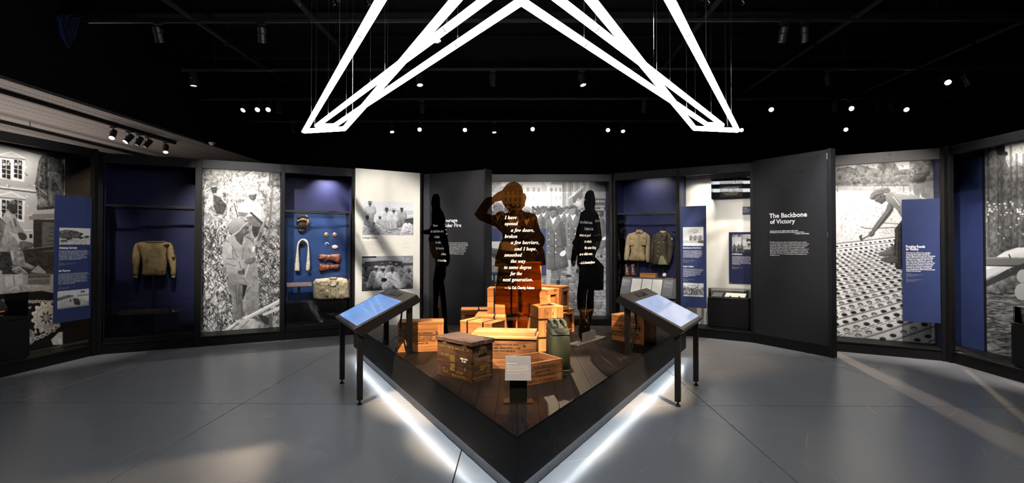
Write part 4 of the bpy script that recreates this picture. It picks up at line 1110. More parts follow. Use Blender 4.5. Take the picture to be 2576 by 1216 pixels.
def p_briefing(c):
    c.region_noise((0, 0, 101, 101), 0.5, 0.06, 12, 5); c.rect(0, 0, 100, 16, 0.6).rect(0, 0, 27, 5, 0.05).poly([(5, 16), (45, 13), (80, 18), (80, 22), (5, 22)], 0.2).rect(78, 2, 100, 45, 0.55, tex=0.2, cell=4)
    c.rect(0, 22, 100, 30, 0.22, tex=0.05); c.rect(0, 78, 100, 101, 0.2, tex=0.08)
    for x, y, h, cl, ht in ((22, 58, 42, 0.3, 0.2), (38, 56, 42, 0.55, 0.4), (54, 56, 44, 0.6, 0.6), (66, 62, 46, 0.62, 0.65), (78, 66, 48, 0.64, 0.25)): figure(c, x, y, h, cl, 0.15, ht, sit=True)
    for x, y, h, cl, ht in ((7, 84, 68, 0.36, 0.25), (27, 88, 70, 0.68, 0.7), (40, 92, 72, 0.72, 0.74), (58, 96, 74, 0.76, 0.3), (92, 94, 66, 0.58, 0.35)): figure(c, x, y, h, cl, 0.14, ht, sit=True)
    c.ell(42, 70, 6, 6, 0.06)
def p_battle(c):
    c.region_noise((0, 0, 101, 101), 0.78, 0.05, 14, 7); c.poly([(0, 20), (20, 12), (50, 16), (78, 34), (60, 60), (0, 66)], 0.28, tex=0.24, cell=4)
    c.poly([(0, 62), (100, 60), (100, 101), (0, 101)], 0.66, tex=0.2, cell=4)
    for x, y in ((30, 66), (68, 58), (88, 52)): c.ell(x, y, 9, 7, 0.2, tex=0.1).line([(x, y), (x + 16, y + 3)], 2.5, 0.08)
    c.ell(40, 76, 12, 8, 0.62).ell(15, 78, 12, 6, 0.25)
def p_road(c):
    c.region_noise((0, 0, 101, 101), 0.8, 0.04, 14, 9); c.poly([(0, 36), (30, 26), (50, 30), (50, 45), (0, 60)], 0.35, tex=0.15, cell=3)
    c.poly([(0, 56), (48, 38), (60, 38), (100, 70), (100, 101), (0, 101)], 0.66, tex=0.06).line([(55, 40), (100, 72)], 2, 0.9).rect(72, 10, 86, 18, 0.25).line([(75, 18), (74, 38)], 2, 0.3).line([(83, 18), (84, 38)], 2, 0.3).rect(62, 32, 100, 40, 0.5)
    c.line([(20, 8), (18, 40)], 1, 0.3).line([(35, 12), (34, 36)], 1, 0.3)
    for i in range(16): figure(c, 50 + (i % 4) * 4 + i * 0.4, 60 + i * 2.1, 14 + i * 0.7, 0.25, 0.2)
    figure(c, 40, 66, 16, 0.3)
def p_ship(c):
    c.region_noise((0, 0, 101, 101), 0.86, 0.03, 20, 11); c.ell(50, 22, 26, 14, 0.74, tex=0.1).ell(40, 36, 14, 10, 0.8)
    for x, w in ((38, 8), (58, 12), (82, 14)): c.poly(smoothed([(x - w, 52), (x, 44), (x + w, 46), (x + w * 0.7, 72), (x - w * 0.5, 74)]), 0.66, grad=0.45, tex=0.05); c.poly([(x, 46), (x + 4, 46), (x + 3, 72), (x - 1, 72)], 0.25)
    c.rect(0, 72, 100, 84, 0.7, tex=0.12, cell=3).poly([(70, 74), (100, 70), (100, 86), (76, 84)], 0.25, tex=0.1).rect(0, 86, 100, 101, 0.86)
def p_crowd(c):
    c.region_noise((0, 0, 101, 101), 0.86, 0.04, 12, 13); c.rect(20, 14, 62, 26, 0.74, tex=0.1); rr = random.Random(3)
    for i in range(90):
        x, y = rr.uniform(0, 100), 30 + (i / 90) * 55 + rr.uniform(-3, 3); c.ell(x, y + 8, 5, 9, rr.uniform(0.2, 0.5)); c.ell(x, y, 3, 4.5, rr.uniform(0.25, 0.7)); c.ell(x, y - 3, 3.4, 2.6, rr.uniform(0.15, 0.9))
    c.line([(76, 2), (70, 34)], 3, 0.2).poly([(20, 92), (100, 84), (100, 101), (20, 101)], 0.8)
def p_ball(c):
    c.region_noise((0, 0, 101, 101), 0.74, 0.06, 12, 15); c.strokes(50, (0, 0, 60, 14), (6, 14), (3, 6), (0.1, 0.4), seed=9)
    c.rect(46, 2, 56, 100, 0.5).poly([(54, 4), (101, 0), (101, 80), (54, 84)], 0.86)
    c.rect(70, 26, 92, 36, 0.15).ell(75, 38, 4, 4, 0.08).ell(88, 37, 4, 4, 0.08).ell(82, 57, 8, 8, 0.3).rect(0, 84, 100, 101, 0.4, tex=0.2, cell=3)
    for x in (12, 32, 46): figure(c, x, 100, 46, 0.35, 0.15, 0.3)
    c.rect(60, 86, 90, 101, 0.18)
def p_march(c):
    c.region_noise((0, 0, 101, 101), 0.82, 0.03, 20, 17); c.rect(0, 30, 100, 101, 0.6, tex=0.1, cell=3)
    for i in range(14): figure(c, 4 + i * 7, 46 + i * 3.2, 26 + i * 2, 0.28, 0.2, 0.16)
    c.rect(0, 78, 100, 101, 0.5, tex=0.12)

# ---------------------------------------------------------------- panels with text
def sign(name, label, fr, dep, x0, y0, x1, y1, m=None, thick=0.012, cat='sign'):
    u0, z1 = fr.at(x0, y0, dep); u1 = fr.at(x1, y0, dep)[0]; z0 = fr.at(x0, y1, dep)[1]
    t = fthing(name, label, cat, fr)
    boxpart('board', m or NAVYSIGN, t, u0, u1, dep, dep + thick, z0, z1, 0.0015)
    boxpart('standoff', METAL, t, u0 + (u1 - u0) * 0.3, u0 + (u1 - u0) * 0.7, dep + thick, dep + thick + 0.03, z0 + 0.05, z1 - 0.05)
    return t

D0 = 0.01
t = sign('text_panel', 'tall navy panel headed Defeating Germany over the tank mural', SL, D0, 139, 489.5, 238, 815)
photo(t, SL, D0, 149, 573, 227, 616, p_battle); photo(t, SL, D0, 144.5, 734, 223.5, 779, p_road)
letter_px('heading', 'Defeating Germany', t, SL, D0, INKWHITE, 148.5, 626.5, 5.2, 194, style='sans')
lorem_px('body_text', ['African American troops were pivotal in the liberation of Europe.', 'On D-Day, the 320th Barrage Balloon Battalion shielded Allied forces', 'from aerial attacks. The 761st Tank Battalion, or "Black Panthers,"', 'played a crucial role in the Battle of the Bulge, breaking German lines', 'and providing armored support. The 92nd Infantry Division,', 'or "Buffalo Soldiers," engaged in intense combat against German', 'forces in the Italian Campaign, including challenging battles along', 'the Gothic Line in the rugged Apennine Mountains.'], t, SL, D0, INKWHITE, 148, 633, 655, 2.3, 224)
lorem_px('caption_text', ['Top:', 'Soldiers advance under fire near a hedgerow,', 'Italy, 1944. Signal Corps photograph', 'National Archives'], t, SL, D0, INKGREY, 147.5, 662, 669, 1.3, 193)
letter_px('heading', '5th Platoons', t, SL, D0, INKWHITE, 147, 684.5, 4.6, 176.5, style='sans')
lorem_px('body_text', ['In response to the urgent need for infantry replacements in the final', 'months of World War II, General John C.H. Lee proposed a novel idea:', 'recruit African American volunteers for frontline service. Despite', 'initial challenges, 4,562 Black troops volunteered, including many', 'non-commissioned officers who accepted lower rank and pay to serve', 'in combat. 2,221 of them served as riflemen and formed into 37', 'platoons, or "5th Platoons," who fought alongside white platoons in', 'infantry companies. From the Rhineland to Bavaria, they earned the', 'respect of all who fought beside them.'], t, SL, D0, INKWHITE, 146.5, 691.5, 717, 2.3, 224)
lorem_px('caption_text', ['Bottom:', 'Infantrymen march along a road in', 'Germany, April 1945', 'National Archives'], t, SL, D0, INKGREY, 146, 723, 730, 1.3, 190)

t = sign('text_panel', 'tall bright blue panel headed Forging Roads to Victory', FR, D0, 2268.5, 502.5, 2363.5, 808)
letter_px('heading', 'Forging Roads', t, FR, D0, INKWHITE, 2278.5, 623.5, 6.2, 2327, style='sans')
letter_px('heading', 'to Victory', t, FR, D0, INKWHITE, 2279, 630, 6.2, 2311, style='sans')
lorem_px('body_text', ['African American soldiers were essential in', 'constructing critical supply routes like the', 'ALCAN Highway and the Ledo Road. The ALCAN', 'Highway, built in harsh conditions across Alaska', 'and Canada, was completed in 1942. The Ledo', 'Road, known as the "Stilwell Road," connected', 'India to China through treacherous terrain. As the', 'Allies raced towards Germany in 1944-45, Black', 'troops played a crucial role in restoring ports,', 'rebuilding roads and bridges, and performing', 'other essential tasks to advance victory and create', 'stability in war-torn areas.'], t, FR, D0, INKWHITE, 2279, 637.5, 683, 3.0, 2352, style='sans')
lorem_px('caption_text', ['Background:', 'Soldiers lay steel matting for a runway, 1944', 'Signal Corps photograph, Italy', 'National Archives'], t, FR, D0, INKGREY, 2280, 689, 696, 1.4, 2322)
lorem_px('caption_text', ['Right:', 'Troops construct a log bridge on the', 'Alaska Highway, 1942', 'Library of Congress'], t, FR, D0, INKGREY, 2280, 701.5, 709, 1.4, 2320)

t = sign('text_panel', 'tall navy panel headed Black Mariners in World War II', FJ, D0, 1711.5, 520, 1776, 772)
photo(t, FJ, D0, 1718, 572, 1769.5, 619, p_ship, lo=0.03); photo(t, FJ, D0, 1719, 711.5, 1770, 745, p_crowd)
letter_px('heading', 'OUR LIBERTY FLEET', t, FJ, D0 - 0.002, INKGREY, 1740, 588, 3, 1765)
letter_px('heading', 'Black Mariners in World War II', t, FJ, D0, INKWHITE, 1718.5, 625.5, 3.4, 1764, style='sans')
lorem_px('body_text', ['The Merchant Marine was racially integrated during the war,', 'enabling Black mariners to serve on equal terms. Some 24,000', 'African Americans sailed aboard Liberty ships, which carried', 'cargo and troops across oceans patrolled by enemy submarines.', 'Several Liberty ships bore the names of Black Americans, and', 'some were built by Black shipyard workers. They served as', 'officers, deckhands, and engineers, keeping supplies moving', 'to every theater of the war despite constant danger.'], t, FJ, D0, INKWHITE, 1718.5, 631.5, 648, 2.0, 1768)
lorem_px('caption_text', ['Above:', 'Editorial cartoon honoring the fleet,', 'Office of War Information, 1943', 'National Archives'], t, FJ, D0, INKGREY, 1718.5, 653, 660, 1.2, 1747)
letter_px('heading', 'Angels in Uniform', t, FJ, D0, INKWHITE, 1718.5, 672, 3.4, 1745, style='sans')
lorem_px('body_text', ['African American women served in uniform at home and overseas.', 'Through the Army Nurse Corps, Black nurses treated the wounded', 'in segregated wards and prisoner of war camps. Their numbers', 'were limited by quotas until 1944. Many pressed for change', 'and for the opportunity to serve. By the end of the war,', 'hundreds had been commissioned as officers and cared for', 'soldiers in Africa, England, Burma, and the', 'Southwest Pacific.'], t, FJ, D0, INKWHITE, 1718.5, 677.5, 696.5, 2.0, 1769)
lorem_px('caption_text', ['Below:', 'Nurses arrive in Greenock, Scotland,', 'August 1944', 'National Archives'], t, FJ, D0, INKGREY, 1719, 702, 708, 1.2, 1748)

DB = REC - 0.03
t = sign('text_panel', 'navy panel headed Red Ball Express on the cream wall', FJ, DB, 1833.5, 584.5, 1893, 711.5, NAVY)
photo(t, FJ, DB, 1841.5, 590.5, 1893, 634.5, p_ball)
for k, (s, x0, y0, x1) in enumerate((('RED BALL', 1868, 596.5, 1886), ('HIGHWAY', 1868, 602, 1885), ('KEEP \'EM', 1868, 623, 1886), ('ROLLING!', 1869, 629, 1887))):
    letter_px('poster_lettering', s, t, FJ, DB - 0.003, INKDARK, x0, y0, 3.0, x1, style='sans')
letter_px('heading', 'Red Ball Express', t, FJ, DB, INKWHITE, 1841.5, 641, 3.6, 1867, style='sans')
lorem_px('body_text', ['The Red Ball Express was a truck convoy', 'system that supplied Allied forces moving', 'quickly through Europe after D-Day. At its', 'peak it operated some 6,000 vehicles that', 'carried about 12,500 tons of supplies a day.', 'Roughly 75 percent of the drivers were', 'African American. They drove day and night,', 'repairing vehicles on the road and keeping', 'the armies moving.'], t, FJ, DB, INKWHITE, 1841.5, 646.5, 666, 2.0, 1891)
lorem_px('caption_text', ['Above:', 'Drivers wave beside a Red Ball', 'Highway sign, 1944', 'National Archives'], t, FJ, DB, INKGREY, 1841.5, 671, 677, 1.2, 1867)
PURPLE = mat('plum_label', (0.05, 0.035, 0.10), 0.5)
t = sign('object_label', 'small plum object label below the hull plaque', FJ, DB, 1868, 520.5, 1892, 538.5, PURPLE, cat='label')
letter_px('heading', 'Hull plate', t, FJ, DB, INKWHITE, 1870, 525, 1.6, 1880, style='sans')
lorem_px('body_text', ['Plaque from a Liberty ship', 'built in Wilmington, North', 'Carolina, 1943.', 'Museum purchase'], t, FJ, DB, INKWHITE, 1870, 528, 534.5, 1.3, 1890)

# hull plaque in its clear cover
t = fthing('hull_plaque', 'dark metal ship hull plaque in a clear cover on the cream wall', 'plaque', FJ)
hu0, hz1 = FJ.at(1791.5, 452, DB); hu1 = FJ.at(1894, 452, DB)[0]; hz0 = FJ.at(1791.5, 502, DB)[1]
boxpart('mount_board', BLACK, t, hu0, hu1, DB, REC, hz0, hz1)
pu0, pz1 = FJ.at(1811, 456, DB); pu1 = FJ.at(1868, 456, DB)[0]; pz0 = FJ.at(1811, 499, DB)[1]
boxpart('plate', mat('cast_iron', (0.02, 0.018, 0.016), 0.45, 0.5, var=0.4, scale=30, bump=0.3), t, pu0, pu1, DB - 0.02, DB, pz0, pz1, 0.004)
boxpart('plate_rim', mat('worn_brass', (0.12, 0.09, 0.06), 0.5, 0.6), t, pu0, pu1, DB - 0.024, DB - 0.02, pz1 - 0.008, pz1)
for s, x0, y0, x1, cp in (('U.S. MARITIME COMMISSION', 1816, 474.5, 1859, 2.6), ('HULL  NO. 1990', 1819, 480.5, 1859, 4.2), ('BY', 1836, 484, 1840, 1.6), ('NORTH CAROLINA SHIPBUILDING COMPANY', 1819, 488, 1858, 2.0), ('WILMINGTON NORTH CAROLINA', 1824, 491.5, 1854, 1.9), ('MCURRIE', 1844, 462.5, 1856, 3.4)):
    letter_px('lettering', s, t, FJ, DB - 0.021, mat('brass_letters', (0.55, 0.45, 0.30), 0.4, 0.4), x0, y0, cp, x1, style='sans')
boxpart('clear_cover', glassy('acrylic_cover', (0.97, 0.97, 0.97), 1.5), t, hu0, hu1, DB - 0.07, DB - 0.001, hz0, hz1, 0.002)

# panel behind the saluting silhouette
DM = REC - 0.03
t = sign('text_panel', 'navy panel with marching photo on the street mural', FM, DM, 1225, 575.5, 1374, 691.5)
photo(t, FM, DM, 1230.5, 608, 1302, 685.5, p_march, hi=0.9)
lorem_px('body_text', ['The 6888th Central Postal Directory Battalion was the only', 'battalion of Black women to serve overseas in the war.', 'Working around the clock in three shifts, they cleared', 'a backlog of millions of pieces of mail in three months,', 'restoring a vital link between soldiers and home.', 'Their motto was "No mail, low morale."'], t, FM, DM, INKWHITE, 1310, 636, 664, 2.6, 1368)

# lettering on the cream panel
t = fthing('photo_print', 'photograph of airmen gathered beside a plane on the cream panel', 'photograph', FW)
photo(t, FW, -0.001, 912, 504.5, 1040, 591.5, p_airfield, name='print', lo=0.05, hi=0.9, tone=(0.96, 0.97, 1.0))
t = fthing('photo_print', 'photograph of airmen seated at a briefing on the cream panel', 'photograph', FW)
photo(t, FW, -0.001, 910.5, 645.5, 1039, 733.5, p_briefing, name='print', tone=(0.96, 0.95, 1.0))
letter_px('heading', 'Tuskegee Airmen', wFW, FW, 0, INKDARK, 911, 600.5, 4.4, 949.5, style='sans')
lorem_px('body_text', ['Before the Tuskegee Airmen, no African American had ever', 'been a United States military pilot. At First Lady Eleanor', 'Roosevelt\'s insistence, the first African American fighter', 'squadron was created in 1941. The 99th Fighter Squadron,', 'later the 332nd Fighter Group, symbolized African American', 'participation in World War II despite being one of the smallest', 'Black units. Overall, the 992 Tuskegee-trained pilots logged', 'over 15,000 sorties and nearly 1,600 fighter missions over', 'Italy and Germany, protecting B-24 and B-17 bombers from', 'enemy aircraft fire and destroying enemy targets.'], wFW, FW, 0, mat('brown_ink', (0.16, 0.13, 0.11), 0.6), 910.5, 609.8, 640, 2.1, 969)
for y in (610, 620):
    lorem_px('caption_text', ['Above:' if y == 610 else 'Below:', 'Pilots of the 332nd Fighter Group talk', 'in the shade of a plane, Italy,', '1944. Library of Congress'], wFW, FW, 0, INKGREY, 1012.5, y, y + 5, 1.1, 1038)
# charcoal title panels
letter_px('heading', 'Courage', wFC, FC, 0, INKWHITE, 1109.5, 559.3, 8.4, 1151, style='sans')
letter_px('heading', 'Under Fire', wFC, FC, 0, INKWHITE, 1109.8, 571.8, 8.4, 1160.5, style='sans')
lorem_px('body_text', ['In World War II, African American soldiers faced both enemy fire and', 'racism. While many were initially assigned to support roles, as casualties', 'mounted among white soldiers, the military employed African Americans', 'as riflemen, tankers, and pilots. Segregated into all-Black units, like', 'the Tuskegee Airmen and the 761st Tank Battalion, they fought with', 'courage and purpose. The Montford Point Marines, who fought in', 'the Pacific, displayed remarkable valor and resilience. Black soldiers,', 'sailors, and Marines challenged prevailing prejudices, paving the', 'way for the desegregation of the US military and contributing', 'to victory.'], wFC, FC, 0, INKWHITE, 1109.8, 612, 643.3, 2.3, 1178)
letter_px('heading', 'The Backbone', wFK, FK, 0, INKWHITE, 1935.5, 549, 11, 2030.5, style='sans')
letter_px('heading', 'of Victory', wFK, FK, 0, INKWHITE, 1937, 563.5, 10.5, 2000.5, style='sans')
lorem_px('quotation', ['Logistics, this was the dullest subject in the world.', 'But logistics were the lifeblood of the Allied armies in France.', '                                                               — General Omar Bradley'], wFK, FK, 0, INKWHITE, 1937, 583, 590.5, 2.8, 2036, style='sans', shear=0.25)
lorem_px('body_text', ['Most African Americans in uniform during World War II were confined', 'to service and support roles due to prevailing racial prejudices that deemed', 'them unfit for combat or leadership positions. They served as mechanics,', 'medics, mess attendants, and drivers, delivered ammunition and fuel,', 'and unloaded supplies. In the Army, many were assigned to the Services of', 'Supply, the army\'s logistical backbone, resupplying front lines and burying', 'fallen soldiers. Black men in the Navy worked primarily as stewards, cooks,', 'and stevedores. Over time, increasing manpower needs expanded roles', 'for Black personnel.'], wFK, FK, 0, INKWHITE, 1937, 611, 643.5, 2.9, 2035)

# ---------------------------------------------------------------- glass cases in the bays
def vitrine(label, fr, u0, u1, z1, d0=0.02, d1=REC - 0.004, back=None, basemat=BLACK):
    t = fthing('glass_case', label, 'display case', fr)
    zb = PL + 0.001
    boxpart('base', basemat, t, u0, u1, d0, d1, zb, zb + 0.06, 0.003)
    if back: boxpart('back', back, t, u0 + 0.01, u1 - 0.01, d1 - 0.008, d1, zb + 0.06, z1 - 0.02)
    for n, (a, b, c_, d) in (('top_rail', (u0, u1, d0, d0 + 0.022)), ('top_rail', (u0, u1, d1 - 0.022, d1)), ('top_rail', (u0, u0 + 0.022, d0 + 0.022, d1 - 0.022)), ('top_rail', (u1 - 0.022, u1, d0 + 0.022, d1 - 0.022))):
        boxpart(n, METAL, t, a, b, c_, d, z1 - 0.022, z1)
    for a, c_ in ((u0, d1 - 0.014), (u1 - 0.014, d1 - 0.014), (u1 - 0.012, d0)):
        boxpart('corner_post', METAL, t, a, a + 0.012, c_, c_ + 0.012, zb + 0.06, z1 - 0.022)
    boxpart('front_pane', GLASS, t, u0 + 0.002, u1 - 0.014, d0 + 0.004, d0 + 0.010, zb + 0.061, z1 - 0.023)
    boxpart('side_pane', GLASS, t, u0 + 0.002, u0 + 0.008, d0 + 0.013, d1 - 0.016, zb + 0.061, z1 - 0.023)
    boxpart('side_pane', GLASS, t, u1 - 0.01, u1 - 0.004, d0 + 0.013, d1 - 0.016, zb + 0.061, z1 - 0.023)
    return zb + 0.06

a0 = FL.at(264, 600, 0.02)[0]; a1 = FL.at(491, 600, 0.02)[0]; za = FL.at(264, 514, 0.02)[1]
zb = vitrine('tall glass case holding the torn tan sweater', FL, a0, a1, za)
b0 = FL.at(716, 600, 0.02)[0]; b1 = FL.at(882, 600, 0.02)[0]; zt = FL.at(716, 528.5, 0.02)[1]
vitrine('tall glass case of aviator gear with blue back', FL, b0, b1, zt, back=BLUECASE)
j0 = FJ.at(1553, 600, 0.02)[0]; j1 = FJ.at(1702, 600, 0.02)[0]; zj = FJ.at(1553, 537, 0.02)[1]
vitrine('tall glass case of army uniforms on the right', FJ, j0, j1, zj, back=NAVY)

# ---- sweater on its pole
KNIT = mat('tan_knit', (0.36, 0.25, 0.12), 0.9, var=0.22, scale=14, bump=0.35, bscale=220, spec=0.1)
O, S, Dp = (260, 590), 4.675, 0.22
sw = fthing('sweater', 'torn tan wool sweater on a black pole', 'sweater', FL)
soft_px('body', smoothed([(385, 115), (430, 92), (490, 86), (600, 90), (725, 86), (790, 105), (765, 170), (745, 240), (750, 330), (735, 462), (690, 490), (600, 485), (520, 494), (455, 476), (450, 440), (455, 330), (440, 235), (410, 170)]), O, S, FL, Dp, 0.075, KNIT, sw, wrinkle=0.012)
soft_px('sleeve', smoothed([(430, 93), (375, 112), (350, 170), (335, 280), (340, 460), (350, 480), (405, 480), (415, 430), (432, 330), (436, 250), (420, 160)]), O, S, FL, Dp - 0.01, 0.05, KNIT, sw, wrinkle=0.008, seed=2)
soft_px('sleeve', smoothed([(765, 95), (815, 125), (843, 230), (858, 310), (856, 440), (845, 482), (795, 482), (785, 400), (760, 310), (746, 260), (752, 180)]), O, S, FL, Dp - 0.01, 0.05, KNIT, sw, wrinkle=0.008, seed=3)
soft_px('cuff', [(345, 478), (408, 478), (402, 500), (412, 518), (346, 520), (350, 500)], O, S, FL, Dp - 0.01, 0.03, KNIT, sw)
soft_px('cuff', [(795, 480), (846, 480), (846, 500), (851, 515), (790, 518), (800, 498)], O, S, FL, Dp - 0.01, 0.03, KNIT, sw)
soft_px('collar', [(480, 86), (500, 79), (720, 79), (740, 86), (720, 98), (500, 98)], O, S, FL, Dp - 0.02, 0.03, KNIT, sw)
TEAR = mat('dark_tear', (0.03, 0.018, 0.010), 0.95, var=0.3)
soft_px('tear', [(705, 125), (760, 110), (780, 120), (750, 148), (720, 142)], O, S, FL, Dp - 0.066, 0.01, TEAR, sw, cell=0.006)
soft_px('tear', [(790, 268), (848, 262), (838, 292), (815, 320), (806, 285)], O, S, FL, Dp - 0.056, 0.01, TEAR, sw, cell=0.006)
soft_px('tear', [(660, 428), (710, 438), (690, 465), (700, 446)], O, S, FL, Dp - 0.07, 0.01, TEAR, sw, cell=0.006)
pu, pz = FL.at(385, 698, Dp)
part('pole', MB().tube([(pu, Dp + 0.01, zb + 0.012), (pu, Dp + 0.01, pz + 0.03)], 0.011, 10), METAL, sw)
boxpart('foot_plate', METAL, sw, pu - 0.14, pu + 0.14, Dp - 0.08, Dp + 0.1, zb, zb + 0.012)
# reading rail and small insignia stand
def rail(label, fr, x0, x1, yf, yb, d0, d1, legs, zfoot, m, lines=2):
    t = fthing('reading_rail', label, 'label stand', fr)
    u0, zf = fr.at(x0, yf, d0); u1 = fr.at(x1, yf, d0)[0]; zk = zf + 0.055
    part('board', MB().prism([(u0, d0), (u1, d0), (u1, d1), (u0, d1)], lambda p: (p[0], p[1], zf + (p[1] - d0) / (d1 - d0) * 0.055 - 0.012), lambda p: (p[0], p[1], zf + (p[1] - d0) / (d1 - d0) * 0.055)), m, t)
    for k in range(lines):
        w = (u1 - u0) / (lines + 1.0); uu = u0 + w * (0.55 + k * 1.0)
        pl = lambda x, y: (x, d0 + 0.03 + y * 0.9, zf + (0.03 + y * 0.9) / (d1 - d0) * 0.055 + 0.0015)
        lettering('caption_text', 'Object label text\nabout this item worn\nduring service in\nEurope, 1944', t, INKGREY, uu, 0, 0.06, 0.007, w * 0.75, place=pl, res=1)
    for x in legs:
        uu = fr.at(x, yf, (d0 + d1) / 2)[0]
        boxpart('leg', METAL, t, uu - 0.017, uu + 0.017, (d0 + d1) / 2 - 0.012, (d0 + d1) / 2 + 0.012, zfoot, zf + 0.012)
PLUM = mat('plum_rail', (0.085, 0.048, 0.052), 0.5)
rail('sloped brown label rail below the sweater', FL, 296, 422, 793, 775, 0.06, 0.17, (325, 393), zb, PLUM)
t = fthing('insignia_stand', 'small black stand holding a metal insignia below the sweater', 'stand', FL)
iu, iz = FL.at(442, 786, 0.15)
boxpart('top', METAL, t, iu - 0.06, iu + 0.06, 0.10, 0.2, iz - 0.012, iz)
boxpart('leg', METAL, t, iu - 0.013, iu + 0.013, 0.14, 0.16, zb, iz - 0.012)
t = fthing('insignia', 'small pale metal insignia on the black stand', 'insignia', FL)
PEW = mat('pewter', (0.5, 0.45, 0.36), 0.35, 0.8)
mb = MB()
for k in range(9):
    an = math.pi * k / 8; mb.tube([(iu + 0.035 * math.cos(an), 0.15, iz + 0.002 + 0.026 - 0.02 * math.sin(an)), (iu + 0.045 * math.cos(an), 0.15, iz + 0.042 - 0.012 * math.sin(an))], 0.006, 6)
part('wings', mb, PEW, t)
part('bar', MB().tube([(iu - 0.045, 0.15, iz + 0.018), (iu, 0.15, iz + 0.006), (iu + 0.045, 0.15, iz + 0.018)], 0.006, 6), PEW, t)

# ---- aviator case contents
O, S, Dp = (700, 520), 4.053, 0.33
riser_top = FL.at(800, 757, 0.25)[1]
t = fthing('riser_block', 'wide black riser block inside the aviator case', 'riser', FL)
boxpart('body', BLACK, t, b0 + 0.03, b1 - 0.03, 0.10, REC - 0.016, zb, riser_top, 0.003)
boxpart('toe', METAL, t, b0 + 0.05, b1 - 0.05, 0.09, 0.1, zb, zb + 0.04)
LEATH = mat('brown_leather', (0.16, 0.045, 0.02), 0.42, var=0.35, scale=25, bump=0.3, bscale=60)
t = fthing('flight_helmet', 'brown leather flight helmet with goggles above the scarf', 'flight helmet', FL)
TANL = mat('tan_leather', (0.42, 0.24, 0.09), 0.55, var=0.25)
DARKL = mat('dark_leather', (0.035, 0.022, 0.018), 0.5, var=0.3)
soft_px('hood', smoothed([(190, 165), (200, 120), (250, 105), (300, 122), (314, 165), (300, 210), (250, 228), (205, 212)]), O, S, FL, Dp, 0.07, TANL, t)
soft_px('face_opening', [(208, 152), (228, 131), (270, 130), (293, 150), (293, 190), (272, 211), (228, 212), (207, 192)], O, S, FL, Dp - 0.055, 0.018, DARKL, t, cell=0.006)
soft_px('goggles', smoothed([(190, 118), (205, 92), (250, 84), (296, 92), (310, 118), (290, 128), (250, 112), (206, 130)]), O, S, FL, Dp - 0.045, 0.03, mat('goggle_glass', (0.03, 0.03, 0.03), 0.15), t, cell=0.006)
soft_px('ear_cup', smoothed([(183, 170), (196, 150), (205, 175), (195, 195)]), O, S, FL, Dp - 0.03, 0.03, DARKL, t, cell=0.006); soft_px('ear_cup', smoothed([(300, 170), (312, 152), (320, 175), (308, 195)]), O, S, FL, Dp - 0.03, 0.03, DARKL, t, cell=0.006)
soft_px('chin_flap', smoothed([(205, 226), (240, 224), (280, 222), (285, 245), (262, 262), (240, 268), (212, 262), (200, 245)]), O, S, FL, Dp + 0.03, 0.03, DARKL, t)
SILK = mat('cream_silk', (0.66, 0.58, 0.45), 0.6, var=0.12, scale=20, bump=0.2, bscale=50)
t = fthing('scarf', 'long cream scarf hanging over a black peg', 'scarf', FL)
soft_px('left_tail', smoothed([(165, 645), (182, 470), (190, 395), (205, 355), (238, 328), (256, 338), (225, 366), (210, 405), (212, 500), (220, 650), (195, 658)]), O, S, FL, Dp, 0.03, SILK, t, wrinkle=0.006, cell=0.009)
soft_px('right_tail', smoothed([(238, 328), (280, 334), (305, 365), (316, 450), (322, 640), (280, 648), (290, 540), (298, 430), (290, 382), (256, 350)]), O, S, FL, Dp - 0.01, 0.03, SILK, t, wrinkle=0.006, cell=0.009)
u_, z_ = FL.at(759.5, 610, Dp)
boxpart('peg', METAL, t, u_ - 0.025, u_ + 0.025, Dp - 0.01, REC - 0.014, z_ - 0.03, z_ + 0.02)
def disc(label, x, y, rx, ry, m1, m2, kind):
    t = fthing(kind, label, kind.replace('_', ' '), FL)
    u, z = FL.at(700 + x / S, 520 + y / S, REC - 0.03); w = abs(FL.at(700 + (x + rx) / S, 520 + y / S, REC - 0.03)[0] - u); hh = w * ry / rx
    Mx = Matrix.Translation((u, REC - 0.013, z)) @ Matrix.Rotation(math.radians(90), 4, 'X') @ Matrix.Diagonal((1, ry / rx, 1, 1))
    part('rim', MB().lathe([(w, 0.0), (w, 0.012), (w * 0.86, 0.016)], 20, Mx), m1, t)
    part('face', MB().lathe([(w * 0.82, 0.016), (w * 0.5, 0.019), (w * 0.2, 0.02)], 20, Mx), m2, t)
GOLD = mat('old_gold', (0.45, 0.29, 0.08), 0.35, 0.7); COPPER = mat('pink_copper', (0.55, 0.26, 0.15), 0.4, 0.5); WHITEN = mat('enamel_white', (0.7, 0.7, 0.68), 0.3); ENBLUE = mat('enamel_blue', (0.02, 0.03, 0.16), 0.3); RED = mat('enamel_red', (0.55, 0.06, 0.04), 0.3)
disc('gold round medal above the leather gloves', 490, 287, 23, 23, GOLD, GOLD, 'medal'); disc('copper round medal right of the gold one', 576, 287, 23, 22, COPPER, COPPER, 'medal')
disc('small blue and white round badge below the gold medal', 496, 382, 20, 17, WHITEN, ENBLUE, 'badge'); disc('oval red and white badge below the copper medal', 578, 412, 35, 22, RED, WHITEN, 'badge')
